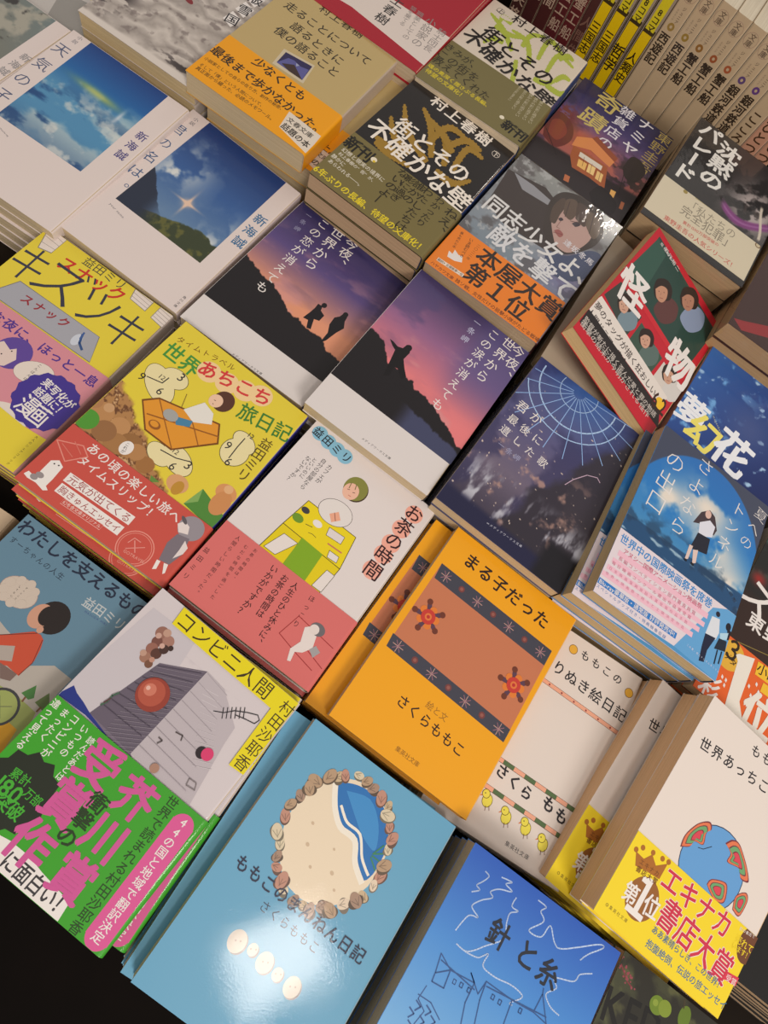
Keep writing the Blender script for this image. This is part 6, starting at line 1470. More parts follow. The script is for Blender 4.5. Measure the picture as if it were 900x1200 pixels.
 ["P",[215,70,85],[[82.3,92.1],[82.2,91.7],[82.0,91.2],[81.7,90.5],[81.6,89.9],[81.6,89.3],[81.8,88.8],[82.2,88.3],[82.7,87.8],[83.1,87.4],[83.5,87.2],[83.8,87.2],[84.2,87.3],[84.5,87.6],[84.7,87.9],[84.8,88.4],[84.9,89.1],[85.0,89.9],[84.9,90.9],[84.8,91.7],[84.6,92.2],[84.3,92.5],[83.8,92.5],[83.2,92.4],[82.7,92.2],[82.3,92.1]]],
 ["L",[35,32,38],0.35,[[40.3,81.7],[43.9,80.3],[48.3,75.5]]],
 ["BAND"],
 ["E",[150,95,45],[23.6,127.2],11.4,12.4,0],
 ["H",[235,228,222],"第",[10.1,129.2],[20.9,128.4],1.1,2],
 ["H",[235,228,222],"１",[11.4,126.1],[34.3,126.0],1.3,3],
 ["H",[235,228,222],"位",[25.3,127.6],[37.3,126.2],1.1,2],
 ["E",[170,105,40],[4.7,107.9],1.6,1.6,0],
 ["E",[170,105,40],[8.0,104.4],1.6,1.6,0],
 ["E",[170,105,40],[15.4,102.6],1.6,1.6,0],
 ["E",[170,105,40],[22.7,101.5],1.6,1.6,0],
 ["E",[170,105,40],[27.3,100.6],1.6,1.6,0],
 ["P",[170,105,40],[[9.3,115.4],[5.2,108.7],[12.0,109.0],[15.5,103.7],[21.0,107.3],[27.3,101.7],[27.2,112.0],[16.7,113.6]]],
 ["H",[120,70,30],"エキナカ",[10.1,111.4],[25.9,110.1],0.9,1],
 ["H",[120,70,30],"書店大賞",[10.3,115.8],[27.3,114.1],0.9,1],
 ["H",[235,228,222],"エキナカ",[28.1,108.0],[85.4,105.8],1.15,4],
 ["H",[205,50,75],"エキナカ",[28.1,108.0],[85.4,105.8],1.15,2],
 ["H",[235,228,222],"書店大賞",[36.9,123.6],[98.2,125.9],1.25,4],
 ["H",[205,50,75],"書店大賞",[36.9,123.6],[98.2,125.9],1.25,2],
 ["H",[60,110,150],"ああ素晴らしき、この世界！",[38.3,135.7],[97.5,134.8],1.05,1],
 ["H",[60,110,150],"抱腹絶倒、伝説の旅エッセイ",[39.1,143.8],[105.3,142.0],1.05,1],
 ["E",[110,65,40],[101.4,105.8],8,11,0],
 ["H",[235,228,222],"駅の書店で",[90.2,101.5],[102.6,99.5],0.9,0],
 ["H",[240,212,40],"売れて",[90.9,107.1],[105.7,106.4],1.1,1],
 ["H",[240,212,40],"います！",[90.3,111.9],[105.5,110.9],1.1,1],
 ["P",[215,60,80],[[95.8,125.8],[105.2,124.1],[105.6,129.2],[94.7,130.8]]],
 ["H",[235,228,222],"受賞",[96.3,128.7],[104.6,127.7],1,0],
 ["H",[110,85,30],"◎集英社文庫",[4.5,142.8],[22.5,142.4],0.8,0],
]
BOOKS['hari']=dict(c=[216.2, -45.3, 5.8], a=[2.27, 0.14, -0.35], T=12.01, cover=[70, 130, 205], spine=[30, 45, 110], page=[185, 165, 135], label="blue paperback with white looping thread lines and an inked castle roof sketch", short="blue paperback with white thread lines", band=None, n=7, step=12.26, shift=[1.7, -2.0, 1])
BOOKS['hari']['grid']=[['blues', 0, 0, 105, 150, 1.2]]
BOOKS['hari']['ops']=[
 ["L",[190,210,240],0.7,[[12.9,9.2],[13.3,9.3],[13.8,9.3],[14.5,9.5],[15.2,9.6],[15.7,9.9],[16.0,10.2],[16.0,10.8],[15.8,11.4],[15.5,12.1],[15.1,12.9],[14.7,13.6],[14.3,14.3],[13.9,14.9],[13.5,15.6],[13.0,16.1],[12.6,16.7],[12.3,17.2],[12.2,17.6],[12.4,18.0],[13.0,18.2],[13.6,18.3],[14.2,18.5],[14.7,18.7],[14.9,19.0],[14.6,19.4],[14.0,20.0],[13.3,20.6],[12.5,21.2],[11.9,21.7],[11.4,22.1]]],
 ["L",[190,210,240],0.7,[[22.8,6.5],[23.6,6.3],[24.8,6.0],[26.2,5.7],[27.6,5.5],[28.7,5.3],[29.4,5.3],[29.4,5.6],[28.9,6.0],[28.2,6.5],[27.4,7.1],[26.9,7.6],[26.8,8.0],[27.3,8.3],[28.3,8.5],[29.6,8.6],[30.8,8.8],[31.6,9.0],[31.8,9.3],[31.3,9.7],[30.2,10.2],[28.8,10.7],[27.2,11.2],[25.7,11.8],[24.6,12.4],[23.7,13.0],[22.9,13.6],[22.2,14.3],[21.6,15.0],[21.1,15.6],[20.9,16.2],[21.1,16.6],[21.6,16.8],[22.2,17.1],[22.9,17.3],[23.3,17.6],[23.4,18.1],[22.9,18.7],[22.2,19.4],[21.2,20.2],[20.2,21.0],[19.2,21.8],[18.4,22.7],[17.7,23.5],[16.9,24.5],[16.2,25.5],[15.6,26.4],[15.3,27.3],[15.3,28.0],[15.9,28.6],[17.0,29.1],[18.4,29.6],[19.7,29.9],[20.7,30.3],[21.2,30.7],[20.9,31.0],[20.2,31.2],[19.1,31.3],[18.0,31.6],[16.9,32.1],[16.0,32.9],[15.4,34.2],[14.9,35.9],[14.4,37.9],[14.0,39.8],[13.7,41.4],[13.5,42.6]]],
 ["L",[190,210,240],0.7,[[35.6,10.5],[35.6,11.1],[35.4,11.9],[35.3,12.9],[35.3,14.0],[35.4,14.8],[35.6,15.4],[36.2,15.7],[37.0,15.8],[38.0,15.7],[39.0,15.6],[39.7,15.5],[40.0,15.7],[39.8,16.0],[39.3,16.5],[38.5,17.0],[37.7,17.6],[36.9,18.2],[36.5,18.8],[36.3,19.5],[36.3,20.1],[36.3,20.8],[36.5,21.6],[36.7,22.4],[36.9,23.4],[37.3,24.6],[38.0,25.9],[38.7,27.2],[39.3,28.7],[39.6,30.1],[39.5,31.5],[38.9,32.8],[38.0,34.1],[36.7,35.4],[35.4,36.8],[34.0,38.1],[32.7,39.4],[31.4,40.8],[30.1,42.4],[28.8,43.9],[27.4,45.3],[26.1,46.5],[24.8,47.4],[23.5,47.9],[22.1,48.1],[20.7,48.0],[19.3,47.9],[18.2,47.7],[17.4,47.7]]],
 ["L",[190,210,240],0.7,[[47.8,4.4],[48.5,4.4],[49.6,4.4],[50.8,4.4],[52.0,4.4],[53.0,4.6],[53.6,4.8],[53.7,5.2],[53.4,5.7],[52.9,6.4],[52.4,7.0],[52.0,7.7],[52.0,8.3],[52.4,8.8],[53.2,9.3],[54.2,9.7],[55.1,10.3],[55.7,10.9],[55.9,11.8],[55.4,13.0],[54.3,14.5],[52.9,16.2],[51.6,17.8],[50.7,19.1],[50.5,20.0],[51.1,20.4],[52.3,20.6],[54.0,20.5],[55.7,20.2],[57.2,19.7],[58.4,19.0],[59.0,18.0],[59.4,16.5],[59.5,14.8],[59.7,13.2],[60.0,12.0],[60.5,11.4],[61.4,11.7],[62.4,12.6],[63.5,13.9],[64.7,15.2],[65.9,16.4],[67.0,17.2],[67.9,17.7],[68.6,18.0],[69.3,18.3],[70.1,18.2],[71.3,17.8],[72.9,17.0],[75.2,15.5],[78.2,13.2],[81.6,10.7],[84.9,8.1],[87.8,5.8],[90.1,4.2],[91.6,3.3],[92.8,2.8],[93.6,2.7],[94.0,2.8],[94.2,3.2],[94.1,3.7],[93.6,4.5],[92.6,5.6],[91.4,7.0],[90.0,8.4],[88.7,9.8],[87.7,11.0],[87.0,12.0],[86.3,13.1],[85.7,14.0],[85.3,14.9],[84.9,15.7],[84.6,16.2]]],
 ["L",[190,210,240],0.7,[[23.6,48.1],[24.5,48.0],[25.7,47.9],[27.2,47.7],[28.8,47.4],[30.2,47.1],[31.4,46.7],[32.4,46.0],[33.2,45.0],[34.0,44.0],[34.7,43.1],[35.2,42.4],[35.7,42.3],[35.9,42.8],[35.8,43.8],[35.6,45.1],[35.5,46.4],[35.6,47.7],[36.1,48.5],[37.0,49.0],[38.3,49.3],[39.8,49.4],[41.4,49.4],[43.1,49.4],[44.8,49.3],[46.5,49.1],[48.3,48.8],[50.1,48.4],[52.0,48.0],[53.8,47.7],[55.4,47.6],[57.0,47.5],[58.7,47.6],[60.3,47.7],[61.6,48.0],[62.7,48.3],[63.2,48.9],[63.1,49.6],[62.4,50.7],[61.3,51.8],[60.2,53.0],[59.2,54.0],[58.6,54.7],[58.5,55.1],[58.7,55.3],[59.1,55.3],[59.5,55.3],[59.9,55.2],[60.1,55.2]]],
 ["L",[190,210,240],0.7,[[94.1,18.1],[93.4,18.6],[92.4,19.2],[91.2,19.9],[90.0,20.7],[88.9,21.5],[88.0,22.2],[87.5,23.0],[87.3,23.8],[87.3,24.7],[87.2,25.5],[86.8,26.4],[86.0,27.2],[84.6,28.0],[82.6,28.7],[80.3,29.5],[78.2,30.2],[76.4,30.9],[75.4,31.6],[75.2,32.2],[75.7,32.8],[76.6,33.3],[77.6,33.9],[78.4,34.5],[78.7,35.2],[78.3,36.0],[77.6,37.0],[76.6,37.9],[75.7,38.9],[75.0,39.9],[74.8,40.7],[75.1,41.5],[75.8,42.2],[76.8,42.9],[77.8,43.5],[78.9,44.1],[80.0,44.5],[81.0,44.8],[82.2,45.0],[83.5,45.1],[84.6,45.2],[85.6,45.2],[86.3,45.3]]],
 ["H",[30,36,50],"針",[29.2,31.1],[43.4,31.0],1.05,2],
 ["H",[30,36,50],"と",[48.6,30.7],[62.9,30.6],1.05,2],
 ["H",[30,36,50],"糸",[63.9,31.4],[78.2,31.3],1.05,2],
 ["L",[46,84,140],0.6,[[12.4,55.8],[21.2,59.6],[36.1,57.6],[40.5,60.8],[41.6,53.5],[58.9,53.2],[72.5,51.6],[81.7,52.4]]],
 ["L",[46,84,140],0.6,[[12.4,55.8],[14.5,65.0],[21.2,59.6]]],
 ["L",[46,84,140],0.6,[[14.5,65.0],[15.0,69.2],[22.4,68.4],[21.2,59.6]]],
 ["L",[46,84,140],0.6,[[36.1,57.6],[36.3,67.7],[39.4,76.8]]],
 ["L",[46,84,140],0.6,[[41.6,53.5],[42.8,62.6],[46.0,73.0]]],
 ["L",[46,84,140],0.6,[[58.9,53.2],[60.3,64.8]]],
 ["L",[46,84,140],0.6,[[72.5,51.6],[73.0,41.7],[81.7,52.4]]],
 ["L",[46,84,140],0.6,[[13.6,72.2],[12.8,79.3],[18.8,82.3],[17.1,89.7]]],
 ["L",[46,84,140],0.6,[[11.7,77.7],[19.9,77.3],[28.2,81.2]]],
 ["L",[46,84,140],0.6,[[14.1,58.4],[37.8,60.2]]],
 ["L",[46,84,140],0.6,[[42.8,55.4],[80.2,49.8]]],
 ["L",[46,84,140],0.6,[[36.1,57.6],[31.9,54.7],[40.5,60.8]]],
 ["L",[46,84,140],0.6,[[73.0,41.7],[72.1,39.1]]],
 ["L",[46,84,140],0.5,[[25.0,61.9],[26.7,61.8],[26.9,63.9],[25.3,64.0],[25.0,61.9]]],
 ["L",[46,84,140],0.5,[[29.2,61.2],[30.9,61.1],[31.1,63.2],[29.4,63.3],[29.2,61.2]]],
 ["L",[46,84,140],0.5,[[34.2,61.0],[35.9,60.9],[36.1,63.0],[34.4,63.1],[34.2,61.0]]],
 ["L",[46,84,140],0.5,[[47.7,56.6],[49.3,56.6],[49.5,58.7],[47.8,58.8],[47.7,56.6]]],
 ["L",[46,84,140],0.5,[[52.3,56.6],[54.0,56.5],[54.1,58.7],[52.5,58.7],[52.3,56.6]]],
 ["L",[46,84,140],0.5,[[64.6,53.9],[66.2,53.8],[66.4,56.0],[64.7,56.1],[64.6,53.9]]],
 ["L",[46,84,140],0.8,[[10.9,84.7],[14.6,86.0],[12.6,88.9]]],
 ["L",[46,84,140],0.8,[[17.8,85.0],[21.5,86.3],[19.5,89.2]]],
 ["L",[46,84,140],0.8,[[13.3,89.8],[16.9,91.1],[15.0,93.9]]],
 ["L",[46,84,140],0.8,[[18.5,79.4],[22.2,80.7],[20.2,83.6]]],
 ["L",[46,84,140],0.8,[[12.4,80.4],[16.1,81.7],[14.1,84.6]]],
 ["L",[46,84,140],0.8,[[23.1,82.0],[26.7,83.3],[24.8,86.1]]],
]
BOOKS['ked']=dict(c=[331.2, -38.4, -7.3], a=[1.13, 0.06, -0.25], T=10.14, cover=[84, 86, 58], spine=[70, 68, 50], page=[205, 175, 135], label="dark green paperback with large black letters and lime fruit, low in the bottom right", short="dark green paperback", band=None, n=7, step=10.39)
BOOKS['ked']['grid']=[['forest', 0, 0, 105, 150, 1]]
BOOKS['ked']['ops']=[
 ["H",[18,16,14],"KED",[-4.8,28.5],[35.1,22.7],1.25,2],
 ["E",[110,135,40],[31.1,13.0],5,5,0],
 ["E",[130,150,50],[36.3,11.8],4.4,4.4,0],
 ["E",[100,125,38],[49.5,8.7],4,6,0],
 ["E",[140,160,60],[29.6,12.4],1.8,1.8,0],
 ["L",[70,60,40],0.8,[[47.1,5.2],[45.7,0.1]]],
 ["L",[130,50,60],0.8,[[1.1,7.5],[8.6,12.9],[13.1,14.1]]],
 ["E",[150,70,80],[7.6,8.5],0.48001153389531453,0.48001153389531453,0],
 ["E",[150,70,80],[4.6,7.2],0.7429786159863068,0.7429786159863068,0],
 ["E",[150,70,80],[5.1,12.1],0.5131212978279049,0.5131212978279049,0],
 ["E",[150,70,80],[-3.7,4.6],0.49077360660829344,0.49077360660829344,0],
 ["E",[150,70,80],[-1.7,7.1],0.59014942520307,0.59014942520307,0],
 ["E",[150,70,80],[7.0,9.4],0.8515911615416815,0.8515911615416815,0],
 ["E",[150,70,80],[-3.3,3.0],0.6050211573630617,0.6050211573630617,0],
 ["E",[150,70,80],[0.7,3.5],0.4180310552937274,0.4180310552937274,0],
 ["E",[150,70,80],[5.3,12.1],0.5696866562631089,0.5696866562631089,0],
 ["E",[150,70,80],[9.5,10.2],0.6095509633766218,0.6095509633766218,0],
 ["E",[150,70,80],[10.6,12.1],0.4710562436162511,0.4710562436162511,0],
 ["E",[150,70,80],[8.1,12.0],0.8839984593279028,0.8839984593279028,0],
 ["E",[150,70,80],[7.2,12.5],0.40047373913919115,0.40047373913919115,0],
 ["E",[150,70,80],[-0.2,5.1],0.47035024212837145,0.47035024212837145,0],
 ["E",[150,70,80],[9.0,9.3],0.6158418967451171,0.6158418967451171,0],
 ["E",[150,70,80],[1.1,8.6],0.5898902668948902,0.5898902668948902,0],
 ["E",[150,70,80],[14.6,13.8],0.5299123270102821,0.5299123270102821,0],
 ["E",[150,70,80],[12.6,14.6],0.5595762742503585,0.5595762742503585,0],
 ["E",[150,70,80],[12.3,14.2],0.6384678498796185,0.6384678498796185,0],
 ["E",[150,70,80],[-0.0,4.4],0.546551549583586,0.546551549583586,0],
 ["E",[150,70,80],[10.3,9.8],0.6662823258352109,0.6662823258352109,0],
 ["E",[150,70,80],[4.5,6.5],0.5228300910074964,0.5228300910074964,0],
 ["E",[150,70,80],[1.1,9.6],0.5465941276113091,0.5465941276113091,0],
 ["E",[150,70,80],[7.2,11.2],0.701926862003877,0.701926862003877,0],
 ["E",[150,70,80],[7.8,14.3],0.5503448794869611,0.5503448794869611,0],
 ["E",[150,70,80],[4.7,9.5],0.6649337538578206,0.6649337538578206,0],
]
BOOKS['higashi']=dict(c=[288.6, 271.2, 2.3], a=[0.11, 0.87, -0.7], T=11.51, cover=[38, 34, 32], spine=[38, 34, 32], page=[205, 185, 150], label="dark paperback with an orange prize band behind the blue cloud dome book", short="dark paperback with an orange band", band={"col": [228, 100, 40], "top": 101.3, "spine": [228, 100, 40]}, n=7, step=11.76)
BOOKS['higashi']['grid']=[['forest2', 0, 0, 105, 110, 1]]
BOOKS['higashi']['ops']=[
 ["V",[235,228,222],"ンス",[29.2,14.6],[8.8,77.8],0.9,1],
 ["H",[235,228,222],"東野圭吾",[12.7,79.3],[74.4,78.5],0.95,2],
 ["L",[150,130,60],0.5,[[5.5,103.6],[38.6,93.9],[67.0,88.1]]],
 ["BAND"],
 ["E",[225,175,60],[14.3,113.2],11,11,0],
 ["E",[120,70,20],[14.3,113.2],0.4,0.4,0],
 ["H",[50,35,20],"３",[6.7,108.8],[21.7,108.1],1.3,2],
 ["H",[50,35,20],"ケタ",[9.9,115.1],[20.8,116.9],1,1],
 ["P",[235,228,215],[[17.3,110.1],[19.2,107.8],[30.8,103.1],[33.9,137.0],[43.2,149.4],[27.3,154.6],[24.6,139.2],[20.5,113.4]]],
 ["H",[235,228,215],"位",[36.4,135.8],[63.3,135.6],1.1,4],
 ["P",[240,190,50],[[33.8,103.0],[61.0,100.2],[60.8,111.3],[35.5,112.7]]],
 ["H",[50,35,20],"小説",[34.8,105.1],[52.6,103.7],1,1],
 ["P",[240,190,50],[[43.6,113.7],[66.5,112.0],[66.1,119.4],[44.0,120.7]]],
 ["H",[235,228,222],"彩",[2.5,142.8],[18.5,141.8],1.1,2],
 ["P",[235,228,222],[[14.8,131.1],[14.8,128.9],[16.4,129.9],[16.4,132.0]]],
 ["P",[235,228,222],[[18.0,131.5],[18.0,129.3],[19.6,130.2],[19.6,132.4]]],
 ["P",[235,228,222],[[34.5,123.7],[34.5,121.5],[36.1,122.4],[36.1,124.6]]],
 ["P",[235,228,222],[[38.9,118.8],[38.9,116.6],[40.5,117.6],[40.5,119.8]]],
 ["P",[235,228,222],[[38.4,128.6],[38.4,126.4],[40.0,127.3],[40.0,129.5]]],
 ["P",[235,228,222],[[42.3,122.7],[42.4,120.5],[44.0,121.4],[43.9,123.6]]],
 ["P",[235,228,222],[[18.5,135.4],[18.5,133.2],[20.1,134.1],[20.1,136.3]]],
]
BOOKS['hashiru']=dict(c=[-275.7, 395.1, 7.0], a=[6.21, -1.19, 1.01], T=17.15, cover=[190, 166, 112], spine=[196, 178, 160], page=[198, 178, 142], label="kraft brown paperback with a small mountain photograph and a wide orange paper band", short="kraft brown paperback with an orange band", band={"col": [238, 160, 20], "top": 95.8, "spine": [238, 160, 20]}, art_low=True, n=5, step=17.4, shift=[11.8, 7.4, 1])
BOOKS['hashiru']['grid']=[]
BOOKS['hashiru']['ops']=[
 ["H",[60,48,30],"村上春樹",[28.6,11.1],[70.8,9.2],0.95,1],
 ["H",[50,42,30],"走ることについて",[8.6,31.5],[90.3,29.7],1.1,1],
 ["H",[50,42,30],"語るときに",[24.4,46.4],[75.1,48.2],1.1,1],
 ["H",[50,42,30],"僕の語ること",[18.7,60.8],[79.7,61.8],1.1,1],
 ["P",[205,190,160],[[35.4,73.5],[61.4,68.9],[65.4,92.0],[37.8,93.5]]],
 ["P",[44,38,82],[[38.3,75.4],[60.5,71.3],[63.0,89.6],[39.5,90.1]]],
 ["P",[90,90,150],[[43.1,79.0],[47.7,77.5],[54.3,78.9],[60.7,76.5],[63.0,89.6],[39.5,90.1]]],
 ["P",[60,42,40],[[42.6,87.7],[50.2,81.2],[63.0,89.6],[50.5,90.1]]],
 ["P",[160,165,190],[[50.1,78.6],[53.3,78.7],[52.0,81.6]]],
 ["BAND"],
 ["H",[50,40,30],"少なくとも",[26.8,101.6],[75.4,103.5],1.15,2],
 ["H",[50,40,30],"最後まで歩かなかった。",[-0.5,116.6],[104.4,121.4],1.15,2],
 ["H",[90,65,30],"小説家としての自らの在り方、創作の秘密、",[1.9,129.4],[70.9,126.1],1.15,1],
 ["H",[90,65,30],"そして「僕」という人間について、",[3.0,137.1],[59.1,134.7],1.15,1],
 ["H",[90,65,30],"真正面から綴った、必読のメモワール。",[3.4,141.7],[71.7,139.8],1.15,1],
 ["P",[225,212,195],[[74.0,123.8],[104.0,125.5],[105.7,148.2],[77.1,142.1]]],
 ["H",[40,35,30],"文春文庫",[76.9,130.4],[99.9,131.2],1,1],
 ["H",[40,35,30],"話題の本",[77.5,138.1],[103.0,140.7],1.15,2],
]
BOOKS['black']=dict(c=[-155.3, 396.1, 3.9], a=[2.99, -1.37, -0.15], T=13.73, cover=[34, 30, 30], spine=[40, 62, 110], page=[188, 158, 125], label="black paperback with gold leaf branches and big white title above an olive band", short="black and gold paperback with an olive band", band={"col": [120, 108, 64], "top": 90.6, "spine": [112, 100, 60]}, n=6, step=13.98)
BOOKS['black']['grid']=[]
